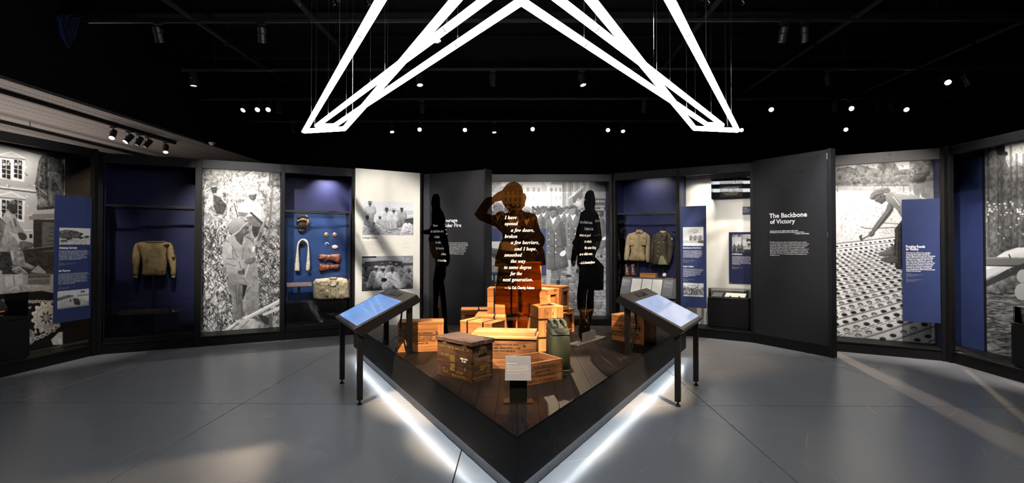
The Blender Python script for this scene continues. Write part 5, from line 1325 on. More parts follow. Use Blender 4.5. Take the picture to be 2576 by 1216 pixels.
for lb, pts, cuff in (('upper brown leather flying glove with fingers pointing left', [(403, 520), (420, 511), (405, 503), (424, 494), (440, 485), (480, 489), (530, 494), (548, 500), (540, 545), (500, 546), (470, 562), (455, 560), (482, 540), (440, 546), (408, 536)], [(528, 492), (560, 487), (634, 488), (632, 564), (598, 576), (560, 556), (530, 545)]),
                      ('lower brown leather flying glove with fingers pointing right', [(520, 592), (560, 588), (600, 584), (632, 590), (628, 604), (634, 612), (618, 626), (600, 640), (560, 638), (522, 640)], [(413, 586), (440, 580), (530, 592), (530, 640), (470, 656), (420, 662), (410, 620)])):
    t = fthing('flying_glove', lb, 'glove', FL)
    soft_px('hand', pts, O, S, FL, Dp + 0.02, 0.035, LEATH, t, cell=0.006, wrinkle=0.006); soft_px('gauntlet', smoothed(cuff), O, S, FL, Dp + 0.02, 0.045, LEATH, t, cell=0.008, wrinkle=0.008)
    cx = sum(p[0] for p in cuff) / len(cuff); cy = sum(p[1] for p in cuff) / len(cuff); u_, z_ = FL.at(700 + cx / S, 520 + cy / S, Dp)
    boxpart('mount', METAL, t, u_ - 0.02, u_ + 0.02, Dp + 0.035, REC - 0.014, z_ - 0.015, z_ + 0.015)
CANV = mat('canvas_bag', (0.55, 0.45, 0.29), 0.8, var=0.14, scale=14, bump=0.3, bscale=45)
BD = 0.21
t = fthing('kit_bag', 'pale canvas kit bag standing on the black riser', 'bag', FL)
soft_px('body', [(352, 780), (378, 740), (500, 728), (640, 724), (698, 738), (716, 770), (724, 860), (722, 930), (700, 948), (540, 952), (380, 954), (356, 938), (350, 850)], O, S, FL, BD, 0.11, CANV, t, wrinkle=0.034, cell=0.011, round_=0.35)
for x in (508, 586): soft_px('strap', [(x, 750), (x + 26, 748), (x + 30, 940), (x + 2, 942)], O, S, FL, BD - 0.108, 0.012, CANV, t, cell=0.01)
soft_px('closure', smoothed([(512, 728), (560, 722), (602, 726), (590, 740), (530, 742)]), O, S, FL, BD - 0.06, 0.03, CANV, t)
hp = [FL.at(700 + x / S, 520 + y / S, BD - 0.12) for x, y in ((510, 756), (516, 790), (545, 812), (580, 808), (602, 782), (604, 752))]
part('handle', MB().tube([(p[0], BD - 0.125, p[1]) for p in hp], 0.013, 8), CANV, t, smooth=True)
rail('sloped plum label rail beside the canvas bag', FL, 722, 785, 722, 708, 0.10, 0.22, (752,), zb, PLUM, 3)

# ---- uniform case contents
O, S, Dp = (1540, 520), 5.068, 0.26
KHAKI = mat('khaki_cotton', (0.30, 0.22, 0.115), 0.8, var=0.14, scale=16, bump=0.25, bscale=60)
OLIVE = mat('olive_wool', (0.05, 0.037, 0.022), 0.85, var=0.2, scale=16, bump=0.25, bscale=120)
OLIVE_LIT = mat('olive_lit', (0.21, 0.2, 0.1), 0.8)  # olive wool where light catches it, put into the colour
t = fthing('khaki_shirt', 'khaki army shirt with two chest pockets on the left of the case', 'shirt', FJ)
soft_px('body', smoothed([(212, 360), (300, 322), (345, 330), (390, 322), (455, 355), (440, 460), (415, 560), (422, 688), (330, 698), (220, 690), (224, 640), (240, 560), (215, 440)]), O, S, FJ, Dp, 0.075, KHAKI, t, wrinkle=0.012)
soft_px('sleeve', smoothed([(235, 342), (195, 365), (175, 420), (160, 560), (153, 682), (203, 686), (218, 640), (226, 560), (232, 440)]), O, S, FJ, Dp - 0.01, 0.045, KHAKI, t, wrinkle=0.01)
soft_px('sleeve', smoothed([(440, 348), (480, 375), (487, 420), (480, 560), (475, 702), (435, 706), (420, 620), (430, 500), (445, 420)]), O, S, FJ, Dp - 0.01, 0.045, KHAKI, t, wrinkle=0.01)
soft_px('collar', [(310, 296), (380, 297), (402, 332), (372, 352), (345, 330), (320, 352), (296, 332)], O, S, FJ, Dp - 0.05, 0.03, KHAKI, t, cell=0.008)
soft_px('pocket', [(215, 430), (285, 428), (285, 455), (282, 500), (220, 500)], O, S, FJ, Dp - 0.068, 0.014, KHAKI, t, cell=0.008); soft_px('pocket', [(368, 425), (435, 425), (432, 500), (366, 500)], O, S, FJ, Dp - 0.068, 0.014, KHAKI, t, cell=0.008)
soft_px('placket', [(330, 345), (350, 345), (338, 690), (322, 690)], O, S, FJ, Dp - 0.074, 0.01, KHAKI, t, cell=0.008)
u_, z_ = FJ.at(1604, 657, Dp); uj, zjk = FJ.at(1667, 665, Dp)
part('pole', MB().tube([(u_, Dp + 0.02, zb), (u_, Dp + 0.02, z_ + 0.05)], 0.011, 8), METAL, t)
t = fthing('service_jacket', 'dark olive service jacket with gold buttons on the right of the case', 'jacket', FJ)
soft_px('body', smoothed([(548, 358), (600, 325), (650, 345), (692, 325), (712, 345), (700, 480), (700, 600), (735, 738), (680, 748), (590, 746), (512, 740), (530, 560), (522, 460)]), O, S, FJ, Dp, 0.075, OLIVE, t, wrinkle=0.01)
soft_px('sleeve', smoothed([(548, 353), (515, 380), (500, 480), (485, 700), (512, 720), (535, 560), (536, 450)]), O, S, FJ, Dp - 0.01, 0.045, OLIVE, t, wrinkle=0.008)
soft_px('sleeve', smoothed([(705, 340), (755, 365), (777, 430), (774, 600), (728, 740), (700, 690), (698, 480)]), O, S, FJ, Dp - 0.01, 0.05, OLIVE, t, wrinkle=0.008)
soft_px('lapel', [(600, 360), (640, 330), (665, 345), (600, 455), (585, 420)], O, S, FJ, Dp - 0.062, 0.02, OLIVE, t, cell=0.008); soft_px('lapel', [(690, 330), (712, 350), (672, 430), (622, 460), (640, 400)], O, S, FJ, Dp - 0.062, 0.02, OLIVE, t, cell=0.008)
soft_px('collar', [(600, 316), (640, 306), (690, 316), (680, 340), (645, 352), (610, 340)], O, S, FJ, Dp - 0.04, 0.03, KHAKI, t, cell=0.008)
soft_px('lit_patch', [(605, 632), (650, 622), (705, 745), (582, 745)], O, S, FJ, Dp - 0.068, 0.012, OLIVE_LIT, t, cell=0.01)  # green patch of light on the jacket skirt, painted as a thin panel
soft_px('shoulder_patch', smoothed([(756, 400), (768, 398), (770, 425), (758, 427)]), O, S, FJ, Dp - 0.058, 0.01, WHITEN, t, cell=0.006)
for x, y in ((590, 460), (586, 515), (582, 570), (578, 632), (652, 452), (658, 360), (538, 440)):
    u0_, z0_ = FJ.at(1540 + x / S, 520 + y / S, Dp - 0.085)
    part('button', MB().lathe([(0.012, 0), (0.01, 0.006), (0.004, 0.008)], 10, Matrix.Translation((u0_, Dp - 0.08, z0_)) @ Matrix.Rotation(math.radians(90), 4, 'X')), GOLD, t)
part('pole', MB().tube([(uj, Dp + 0.02, zb), (uj, Dp + 0.02, zjk + 0.05)], 0.011, 8), METAL, t)
# raised deck and sloped label board of the uniform case
zd = FJ.at(1575, 696.5, 0.26)[1]
t = fthing('uniform_deck', 'grey sloped document desk in the uniform case', 'display stand', FJ)
SLATE = mat('slate_grey', (0.075, 0.078, 0.082), 0.55)
ds0, dz0 = 0.05, FJ.at(1560, 745, 0.05)[1]
part('desk', MB().prism([(ds0, dz0), (0.19, zd), (REC - 0.02, zd), (REC - 0.02, zb), (ds0, zb)], lambda p: (j0 + 0.03, p[0], p[1]), lambda p: (j1 - 0.03, p[0], p[1])), SLATE, t)
boxpart('lip', METAL, t, j0 + 0.03, j1 - 0.03, ds0 - 0.008, ds0, dz0 - 0.02, dz0 + 0.008)
GREYCARD = mat('grey_card', (0.16, 0.15, 0.165), 0.6); PAPER = mat('letter_paper', (0.78, 0.74, 0.66), 0.7, var=0.06)
docs = [(1562.5, 1586, GREYCARD, 'grey caption card at the left end of the document desk', 'caption card'), (1588, 1612, PAPER, 'typed letter left of centre on the document desk', 'letter'), (1614, 1638.5, PAPER, 'typed letter in the centre of the document desk', 'letter'), (1640, 1664, PAPER, 'typed letter right of centre on the document desk', 'letter'), (1667, 1691.5, GREYCARD, 'grey caption card at the right end of the document desk', 'caption card')]
sl_len = math.hypot(0.19 - ds0, zd - dz0)
slope = lambda u, q, lift=0.0: (u, ds0 + (0.19 - ds0) * q / sl_len - lift * (zd - dz0) / sl_len, dz0 + (zd - dz0) * q / sl_len + lift * (0.19 - ds0) / sl_len)
for x0, x1, m_, lb, ct in docs:
    t = fthing(ct.replace(' ', '_'), lb, ct, FJ)
    u0, u1 = FJ.at(x0, 715, 0.12)[0], FJ.at(x1, 715, 0.12)[0]; q0, q1 = sl_len * 0.12, sl_len * 0.93
    part('sheet', MB().prism([(u0, q0), (u1, q0), (u1, q1), (u0, q1)], lambda p: slope(p[0], p[1], 0.0005), lambda p: slope(p[0], p[1], 0.004)), m_, t)
    body = 'Dear family and friends,\nI am writing to tell you\nthat all is well with me\nhere in the camp and the\nwork goes on each day as\nbefore. The men are in\ngood spirits and we hope\nto be home before long.\nSincerely yours' if m_ is PAPER else 'Object label\nWool jacket and shirt\nworn by an officer who\nserved overseas with\nher battalion, 1945\n\nLetters\nWritten home in 1944\nGift of the family'
    lettering('typed_text', body, t, INKGREY if m_ is PAPER else INKWHITE, u0 + (u1 - u0) * 0.1, 0, q1 - 0.03, 0.008 if m_ is PAPER else 0.007, (u1 - u0) * 0.8, place=lambda x, y: slope(x, y, 0.0052), res=1, spacing=1.25)
BOOT = mat('boot_leather', (0.13, 0.05, 0.025), 0.45, var=0.3, bump=0.2)
for lb, dx in (('left brown lace-up boot beneath the khaki shirt', 0), ('right brown lace-up boot beneath the khaki shirt', 76)):
    t = fthing('boot', lb, 'boot', FJ)
    bd = 0.30
    soft_px('shaft', [(165 + dx, 735), (192 + dx, 735), (215 + dx, 740) if dx else (194 + dx, 760), (205 + dx, 800), (222 + dx, 850), (225 + dx, 880), (168 + dx, 882), (162 + dx, 850), (168 + dx, 800)], O, S, FJ, bd, 0.05, BOOT, t, cell=0.008, wrinkle=0.006)
    soft_px('toe', smoothed([(175 + dx, 850), (205 + dx, 840), (228 + dx, 868), (226 + dx, 884), (172 + dx, 884)]), O, S, FJ, bd - 0.03, 0.05, BOOT, t, cell=0.008)
    u0, z0 = FJ.at(1540 + (165 + dx) / S, 520 + 884 / S, bd); u1 = FJ.at(1540 + (228 + dx) / S, 520 + 884 / S, bd)[0]
    boxpart('sole', DARKL, t, u0, u1, bd - 0.09, bd + 0.03, zd, zd + 0.014, 0.003)
    ml = MB()
    for k in range(5):
        ul, zl = FJ.at(1540 + (188 + dx) / S, 520 + (790 + k * 12) / S, bd - 0.06); ml.tube([(ul - 0.012, bd - 0.056, zl), (ul + 0.014, bd - 0.056, zl + 0.006)], 0.0022, 5)
    part('laces', ml, PAPER, t)
HONEY = wood('honey_box', (0.42, 0.14, 0.03), (0.62, 0.26, 0.07), 'x', vary=0.1)
t = fthing('wooden_box', 'small honey-coloured wooden box beneath the uniforms', 'box', FJ)
u0, z0 = FJ.at(1610.5, 699, 0.24); u1 = FJ.at(1650, 699, 0.24)[0]
boxpart('box', HONEY, t, u0, u1, 0.22, 0.34, zd, zd + 0.055, 0.003); boxpart('lid', HONEY, t, u0 - 0.003, u1 + 0.003, 0.217, 0.343, zd + 0.056, zd + 0.076, 0.003)
t = fthing('cap_badge', 'small round orange and white badge beside the wooden box', 'badge', FJ)
u0, z0 = FJ.at(1671.5, 692, 0.26)
Mx = Matrix.Translation((u0, 0.26, z0)) @ Matrix.Rotation(math.radians(70), 4, 'X')
part('rim', MB().lathe([(0.035, 0), (0.035, 0.008), (0.03, 0.011)], 16, Mx), COPPER, t); part('face', MB().lathe([(0.028, 0.011), (0.01, 0.014)], 16, Mx), WHITEN, t)
boxpart('peg', METAL, t, u0 - 0.006, u0 + 0.006, 0.262, 0.274, zd, z0)
t = fthing('object_tray', 'slim dark tray at the right end of the uniform case', 'tray', FJ)
u0 = FJ.at(1676, 699, 0.24)[0]; u1 = FJ.at(1696, 699, 0.24)[0]
boxpart('tray', METAL, t, u0, u1, 0.2, 0.3, zd, zd + 0.012, 0.002); boxpart('rim', COPPER, t, u0, u1, 0.196, 0.2, zd + 0.002, zd + 0.01)

# ---------------------------------------------------------------- black pedestals with clear tops
def pedestal(label, fr, u0, u1, d0, d1, ztop, zg, floor_z, slope_labels=False):
    t = fthing('pedestal_case', label, 'pedestal', fr)
    boxpart('foot', METAL, t, u0 + 0.02, u1 - 0.02, d0 + 0.02, d1 - 0.01, floor_z, floor_z + 0.03)
    boxpart('body', BLACK, t, u0, u1, d0, d1, floor_z + 0.03, ztop - 0.03, 0.004)
    boxpart('deck', BLACK, t, u0, u1, d0, d1, ztop - 0.026, ztop, 0.003)
    for n, a in (('front_pane', (u0 + 0.012, u1 - 0.012, d0 + 0.012, d0 + 0.018)), ('side_pane', (u0 + 0.012, u0 + 0.018, d0 + 0.019, d1 - 0.012)), ('side_pane', (u1 - 0.018, u1 - 0.012, d0 + 0.019, d1 - 0.012)), ('back_pane', (u0 + 0.019, u1 - 0.019, d1 - 0.018, d1 - 0.012))):
        boxpart(n, GLASS, t, *a, ztop + 0.0005, zg)
    boxpart('top_pane', GLASS, t, u0 + 0.012, u1 - 0.012, d0 + 0.012, d1 - 0.012, zg + 0.0005, zg + 0.006)
    return t
pu0, pz = FJ.at(1780, 828, 0.1); pu1 = FJ.at(1883, 828, 0.1)[0]; pzt = FJ.at(1780, 748, 0.1)[1]; pzg = FJ.at(1780, 731, 0.1)[1]
pedestal('black pedestal case in front of the cream wall', FJ, pu0, pu1, 0.10, 0.38, pzt, pzg + 0.03, PL)
t = fthing('object_board', 'sloped dark board with two cards inside the cream bay pedestal', 'label stand', FJ)
sb = lambda p, q: (p, 0.13 + q * 0.2, pzt + 0.004 + q * 0.06)
part('board', MB().prism([(pu0 + 0.03, 0), (pu1 - 0.03, 0), (pu1 - 0.03, 1), (pu0 + 0.03, 1)], lambda p: (p[0], 0.13 + p[1] * 0.2, pzt + 0.001), lambda p: sb(*p)), METAL, t)
for q in (0.08, 0.5): part('card', MB().prism([(pu0 + 0.05, q), (pu0 + 0.2, q), (pu0 + 0.2, q + 0.36), (pu0 + 0.05, q + 0.36)], lambda p: (p[0], 0.13 + p[1] * 0.2, pzt + 0.005 + p[1] * 0.06), lambda p: (p[0], 0.13 + p[1] * 0.2, pzt + 0.008 + p[1] * 0.06)), GREYCARD, t)
t = fthing('open_document', 'pale open document with two gold clips inside the pedestal', 'document', FJ)
part('page', MB().prism([(pu0 + 0.24, 0.15), (pu1 - 0.06, 0.15), (pu1 - 0.06, 0.95), (pu0 + 0.24, 0.95)], lambda p: (p[0], 0.13 + p[1] * 0.2, pzt + 0.005 + p[1] * 0.06), lambda p: (p[0], 0.13 + p[1] * 0.2, pzt + 0.009 + p[1] * 0.06)), PAPER, t)
for k in (0.33, 0.46): part('clip', MB().lathe([(0.012, 0), (0.016, 0.012), (0.006, 0.026)], 10, Matrix.Translation((pu0 + k, 0.14, pzt + 0.014))), GOLD, t)
# pedestal at far left with a garrison cap
u1 = SL.at(71, 880, 0.02)[0]; zt_ = SL.at(71, 796, 0.0)[1]; zg_ = SL.at(72, 736, 0.0)[1]
pedestal('black pedestal case at the far left before the tank mural', SL, u1 - 1.1, u1, 0.0, 0.36, zt_, zg_, PL)
t = fthing('garrison_cap', 'dark folded garrison cap with orange piping in the far left case', 'cap', SL)
soft_px('crown', smoothed([(-60, 60), (-20, 20), (30, 10), (62, 40), (58, 72), (0, 84), (-60, 82)]), (-24, 745), 1.6, SL, 0.2, 0.06, DARKL, t)
soft_px('piping', [(-60, 66), (0, 70), (58, 58), (58, 64), (0, 78), (-60, 76)], (-24, 745), 1.6, SL, 0.135, 0.012, mat('orange_piping', (0.5, 0.14, 0.03), 0.6), t, cell=0.006)
boxpart('mount', METAL, t, *sorted((SL.at(-30, 780, 0.2)[0], SL.at(-22, 780, 0.2)[0])), 0.19, 0.21, zt_, zt_ + 0.08)
# pedestal at far right
u0 = SR.at(2546, 880, 0.04)[0]; zt2 = SR.at(2546, 811, 0.04)[1]; zg2 = SR.at(2546, 771, 0.04)[1]
pedestal('black pedestal case at the far right before the river mural', SR, u0, u0 + 1.0, 0.03, 0.38, zt2, zg2, PL)
t = fthing('tool_relic', 'curved wooden tool relic in the far right case', 'tool', SR)
part('handle', MB().tube([(u0 + 0.08, 0.2, zt2 + 0.12), (u0 + 0.25, 0.2, zt2 + 0.09), (u0 + 0.55, 0.2, zt2 + 0.1)], 0.025, 10), wood('relic_wood', (0.2, 0.1, 0.04), (0.36, 0.2, 0.08), 'x'), t, smooth=True)
boxpart('cradle', METAL, t, u0 + 0.2, u0 + 0.3, 0.17, 0.23, zt2, zt2 + 0.07)
# ---------------------------------------------------------------- touch-screen kiosks
def kiosk(label, origin, ang, L, W_, flip):
    t = thing('touch_kiosk', label, 'kiosk', (origin.x, origin.y, 0), ang)
    CASE = mat('kiosk_black', (0.007, 0.007, 0.0075), 0.36, var=0.1, spec=0.22)
    prof = [(-0.05, 0.705), (0.55, 0.99), (0.60, 0.925), (0.545, 0.895), (0.02, 0.63)]
    x0, x1 = -0.045, L + 0.045
    part('case', MB().prism(prof, lambda p: (x0, p[0], p[1]), lambda p: (x1, p[0], p[1])), CASE, t, 0.003)
    sl = math.atan2(0.285, 0.60); cs, sn = math.cos(sl), math.sin(sl)
    P = lambda x, s, l=0.0: (x, -0.05 + s * cs - l * sn, 0.705 + s * sn + l * cs)
    part('bezel', MB().prism([(x0 + 0.012, 0.012), (x1 - 0.012, 0.012), (x1 - 0.012, 0.655), (x0 + 0.012, 0.655)], lambda p: P(p[0], p[1], -0.002), lambda p: P(p[0], p[1], 0.0025)), mat('kiosk_bezel', (0.018, 0.017, 0.016), 0.3), t)
    # screen picture
    s0, s1 = 0.045, 0.515; xa, xb = x0 + 0.035, x1 - 0.035
    nx, ny = 110, 70
    base = np.array([0.17, 0.37, 0.82]) if not flip else np.array([0.42, 0.52, 0.82])
    n1 = vnoise(ny, nx, 22, 5 + flip, 3); n2 = vnoise(ny, nx, 9, 8 + flip, 3)
    k = np.clip((n1 - 0.45) * 2.2, 0, 1)[..., None]
    rgb = base * (1.0 - 0.25 * k) + np.array([0.10, 0.08, 0.05]) * k + 0.06 * (n2[..., None] - 0.5)
    for (a, b, c, d) in ((20, 26, 28, 60), (30, 34, 22, 74), (38, 41, 30, 66)):
        rgb[a:b, c:d] = rgb[a:b, c:d] * 0.8 + 0.09
    cv = Canvas(FM, 0, xa, xb, s0, s1, (xb - xa) / nx); cv.W, cv.H, cv.ss = nx, ny, 1; cv.a = np.zeros((ny, nx))
    cv.build('screen', t, SCREEN, rgb=np.clip(rgb, 0, 1), place=lambda U, Z: np.array([P(u, z, 0.004) for u, z in zip(U, Z)]))
    xm = (x0 + x1) / 2
    g = [(xm - 0.15, 0.555), (xm - 0.13, 0.62), (xm + 0.13, 0.62), (xm + 0.15, 0.555)]
    part('speaker_grille', MB().prism(g, lambda p: P(p[0], p[1], 0.002), lambda p: P(p[0], p[1], 0.009)), CASE, t, 0.002)
    for i, (lx, ly, z0) in enumerate(((0.0, 0.0, 0.0), (L, 0.0, 0.0), (0.0, W_, ZP), (L, W_, ZP))):
        zt = 0.66 if ly == 0 else 0.88
        lg = boxpart('leg', CASE, t, lx - 0.024, lx + 0.024, ly - 0.024 + (0.02 if ly == 0 else 0), ly + 0.024 + (0.02 if ly == 0 else 0), z0 + (0.045 if ly == 0 else 0.0), zt + 0.02, 0.002)
        if ly == 0:
            part('levelling_foot', MB().lathe([(0.026, 0.0), (0.024, 0.010), (0.012, 0.018), (0.009, 0.03), (0.009, 0.046)], 14, Matrix.Translation((lx, ly + 0.02, 0))), METAL, lg)
    part('cable', MB().tube([(0.03 if flip else L - 0.03, W_ - 0.06, 0.86), (0.03 if flip else L - 0.03, W_ - 0.08, 0.7), (0.02 if flip else L - 0.02, W_ - 0.05, 0.55), (0.02 if flip else L - 0.02, W_ - 0.02, ZP + 0.01)], 0.009, 8), METAL, t)
    return t
l1, l2 = on_floor(855.5, 965.8), on_floor(899.3, 1019.2); l4 = on_floor(1029, 890.3, ZP)
d = (l2 - l1); kiosk('black touch-screen kiosk straddling the left platform edge', l1, math.atan2(d.y, d.x), d.length, 0.49, 0)
r1, r2 = on_floor(1711, 1023.7), on_floor(1755.8, 970.7)
d = (r2 - r1); kiosk('black touch-screen kiosk straddling the right platform edge', r1, math.atan2(d.y, d.x), d.length, 0.49, 1)

# ---------------------------------------------------------------- wooden crates
PINE_X = wood('pine_x', (0.36, 0.135, 0.038), (0.56, 0.25, 0.088), 'x', vary=0.45); PINE_Y = wood('pine_y', (0.36, 0.135, 0.038), (0.56, 0.25, 0.088), 'y'); PINE_Z = wood('pine_z', (0.36, 0.135, 0.038), (0.56, 0.25, 0.088), 'z')
OLD_X = wood('old_pine_x', (0.24, 0.10, 0.04), (0.40, 0.19, 0.085), 'x', dirt=0.35); OLD_Y = wood('old_pine_y', (0.24, 0.10, 0.04), (0.40, 0.19, 0.085), 'y', dirt=0.35)
DRK_X = wood('stained_x', (0.035, 0.016, 0.010), (0.085, 0.042, 0.026), 'x', dirt=0.5, vary=0.3); DRK_Y = wood('stained_y', (0.075, 0.045, 0.03), (0.16, 0.10, 0.065), 'y', dirt=0.6, vary=0.2)
DRK_L = wood('stained_lid', (0.05, 0.030, 0.026), (0.10, 0.065, 0.055), 'x', dirt=0.35, vary=0.2)
STRAP = mat('steel_strap', (0.02, 0.018, 0.018), 0.4, 0.6, var=0.3)
NAILM = mat('nail_head', (0.03, 0.025, 0.02), 0.5, 0.5)
GB = 0.0012
def crate(label, fl, ang, w, d, h, z0=ZP, n=(4, 3, 3), mx=None, my=None, name='wooden_crate', group=None, lid=True, frame_end=None, frame_front=False, straps=(), cat='crate', topmat=None):
    """origin at the front-left bottom corner; n: boards on front, ends, top; frame_end: 'l'/'r' gives that end a framed opening."""
    t = thing(name, label, cat, (fl[0], fl[1], z0), ang, group)
    mx, my, th = mx or PINE_X, my or PINE_Y, 0.02
    def stack(x0, x1, y0, y1, zz0, zz1, k, m):
        for i in range(k):
            boxpart('board', m, t, x0, x1, y0, y1, zz0 + (zz1 - zz0) * i / k + (GB if i else 0), zz0 + (zz1 - zz0) * (i + 1) / k - GB, 0.0016)
    zt = h - (th if lid else 0)
    def framed(y0, y1, axis, lo, hi):
        r = 0.042
        bx = (lambda a, b, c, e: boxpart('rail', my if axis == 'y' else mx, t, *( (lo, hi, a, b, c, e) if axis == 'y' else (a, b, lo, hi, c, e)), 0.0016))
        bx(y0, y1, 0.0, r); bx(y0, y1, zt - r, zt); bx(y0, y0 + r, r + GB, zt - r - GB); bx(y1 - r, y1, r + GB, zt - r - GB)
        ins = 0.030
        if axis == 'y':
            a, b = (lo + ins, lo + ins + 0.008) if lo > 0.01 else (hi - ins - 0.008, hi - ins)
            boxpart('inset_panel', my, t, a, b, y0 + r, y1 - r, r, zt - r)
        else:
            boxpart('inset_panel', mx, t, y0 + r, y1 - r, hi - 0.006, hi, r, zt - r)
    if frame_front: framed(0.0, w, 'x', 0.0, 0.036)
    else: stack(0, w, 0, th, 0, zt, n[0], mx)
    stack(0, w, d - th, d, 0, zt, n[0], mx)
    for side, (a, b) in (('l', (0, th)), ('r', (w - th, w))):
        if frame_end and side in frame_end: framed((0.037 if frame_front else th) + GB, d - th - GB, 'y', a if side == 'l' else b - 0.036, a + 0.036 if side == 'l' else b)
        else: stack(a, b, (0.037 if frame_front else th) + GB, d - th - GB, 0, zt, n[1], my)
    boxpart('bottom', mx, t, th, w - th, th, d - th, 0.003, 0.018)
    if lid:
        for i in range(n[2]):
            boxpart('lid_board', topmat or mx, t, -0.002, w + 0.002, d * i / n[2] + (GB if i else -0.002), d * (i + 1) / n[2] - (GB if i < n[2] - 1 else -0.002), zt + 0.0005, h, 0.0016)
    for s in straps:
        part('strap', MB().box(s, s + 0.016, -0.0035, -0.001, 0.0, h + 0.002).box(s, s + 0.016, -0.0035, d + 0.0035, h + 0.0005, h + 0.003).box(s, s + 0.016, d + 0.001, d + 0.0035, 0.0, h + 0.002), STRAP, t)
    return t
def stencil(t, s, m, u, z, cap, width=None, face='front', w=0, d=0, **k):
    if face == 'front': return lettering('stencil', s, t, m, u, -0.0022, z, cap, width, **k)
    if face == 'right': return lettering('stencil', s, t, m, u, 0, z, cap, width, place=lambda x, y: (w + 0.0022, x, y), **k)
    if face == 'top': return lettering('stencil', s, t, m, u, 0, z, cap, width, place=lambda x, y: (x, y, d), **k)
def nails(t, pts, face, w=0):
    for (a, z) in pts:
        Mx = Matrix.Translation((a, -0.0002, z)) @ Matrix.Rotation(math.radians(90), 4, 'X') if face == 'front' else Matrix.Translation((w + 0.0002, a, z)) @ Matrix.Rotation(math.radians(90), 4, 'Y')
        part('nail', MB().lathe([(0.004, -0.001), (0.004, 0.0012)], 7, Mx), NAILM, t)
def two(p, q): return p, math.atan2(q.y - p.y, q.x - p.x), math.hypot(q.x - p.x, q.y - p.y)
CHOC = ['W38-026-QM28362', 'CONTENTS - CHOCOLATE BARS', 'QUANTITY - 24 BOXES', 'CU. FT. 1.25  WT. 37 LBS.', 'HERSHEY CHOCOLATE CORP.', 'HERSHEY, PA']
def chocolate(label, p, q, dd, h, endr=None):
    o, a, w = two(p, q)
    t = crate(label, o, a, w, dd, h, n=(5, 4, 4), group='chocolate bar crates', frame_end=endr)
    for i, s in enumerate(CHOC):
        fw = [0.50, 0.72, 0.5, 0.48, 0.66, 0.32][i] * w
        stencil(t, s, INKORANGE, w * 0.53 - fw / 2 - 0.01, h * (0.615 - 0.07 * i), 0.0125, fw, style='sans')
    cx, cz = w * 0.815, h * 0.585
    moon = [(cx + 0.026 * math.cos(b), cz + 0.036 * math.sin(b)) for b in np.linspace(-1.35, 1.35, 12)] + [(cx - 0.006 + 0.018 * math.cos(b), cz + 0.032 * math.sin(b)) for b in np.linspace(1.2, -1.2, 10)]
    part('moon_mark', MB().prism(moon, lambda p_: (p_[0], -0.0008, p_[1]), lambda p_: (p_[0], -0.0022, p_[1])), INKORANGE, t)
    boxpart('corner_batten', PINE_Z, t, w * 0.865, w, -0.0006, 0.02, 0.001, h - 0.021)
    return t
chocolate('chocolate bar crate by the left kiosk leg', on_floor(1001, 887.6, ZP), on_floor(1116, 884.2, ZP), 0.24, 0.29)
chocolate('chocolate bar crate with open end window by the right kiosk', on_floor(1538.6, 855, ZP), on_floor(1620.5, 869.6, ZP), 0.225, 0.285, 'r')

# dark stained ammunition crate
o, a, w = two(on_floor(1100, 941.5, ZP), on_floor(1187, 965.5, ZP))
dd, h = 0.225, 0.315
t = crate('dark stained ammunition crate with yellow stencils at front left', o, a, w, dd, h - 0.035, n=(2, 3, 1), mx=DRK_X, my=DRK_Y, name='ammunition_crate', lid=False)
lidp = [(-0.012, -0.012), (0.06, -0.012), (0.075, -0.004), (0.11, -0.004), (0.125, -0.012), (0.3, -0.012), (0.315, -0.003), (0.35, -0.003), (0.365, -0.012), (w + 0.012, -0.012), (w + 0.012, 0.06), (w + 0.003, 0.075), (w + 0.003, 0.13), (w + 0.012, 0.145), (w + 0.012, dd + 0.012), (0.28, dd + 0.012), (0.265, dd + 0.002), (0.2, dd + 0.002), (0.185, dd + 0.012), (-0.012, dd + 0.012)]
part('lid', MB().prism(lidp, lambda p: (p[0], p[1], h - 0.034), lambda p: (p[0], p[1], h)), DRK_L, t, 0.003)
for s, z, cp, u, fw, m_ in (('1,000 CTGS. B4 CAL .30', 0.232, 0.022, 0.03, 0.36, INKYELLOW), ('T1KDC', 0.165, 0.020, 0.05, 0.10, INKYELLOW), ('SLC 81908-14', 0.018, 0.02, 0.19, 0.2, INKYELLOW), ('REPACKED', 0.05, 0.014, 0.24, 0.08, INKYELLOW), ('ABG-OAG', 0.165, 0.014, 0.285, 0.085, INKWHITE), ('C-84', 0.145, 0.014, 0.30, 0.05, INKWHITE), ('0.7', 0.06, 0.012, 0.075, 0.03, INKYELLOW), ('CU. FT.', 0.035, 0.012, 0.08, 0.06, INKYELLOW)):
    stencil(t, s, m_, u, z, cp, fw, style='sans')
for zz in (0.06, 0.13):
    mbv = MB()
    for k in range(6): mbv.box(0.165 + k * 0.0095, 0.170 + k * 0.0095, -0.0022, -0.0006, zz, zz + 0.055)
    part('stripe_mark', mbv, INKYELLOW, t)
for s, z, cp, u, fw in (('1,000 CAL .30', 0.247, 0.012, 0.01, 0.2), ('T1KDC', 0.218, 0.02, 0.07, 0.09), ('1 P.32', 0.150, 0.014, 0.07, 0.075), ('5 RD. CLIPS  BANDOLEERS', 0.125, 0.013, 0.005, 0.21), ('REPACKED LBS', 0.058, 0.014, 0.03, 0.14), ('SLC 81908-14', 0.022, 0.018, 0.005, 0.21)):
    stencil(t, s, INKYELLOW, u, z, cp, fw, face='right', w=w, style='sans')
part('hand_slot', MB().prism([(0.07, 0.19), (0.16, 0.195), (0.155, 0.21), (0.12, 0.203), (0.075, 0.205)], lambda p: (w - 0.002, p[0], p[1]), lambda p: (w + 0.0015, p[0], p[1])), PAINTBLACK, t)
mbv = MB()
for k in range(6): mbv.box(w + 0.0006, w + 0.0022, 0.085 + k * 0.009, 0.09 + k * 0.009, 0.08, 0.12)
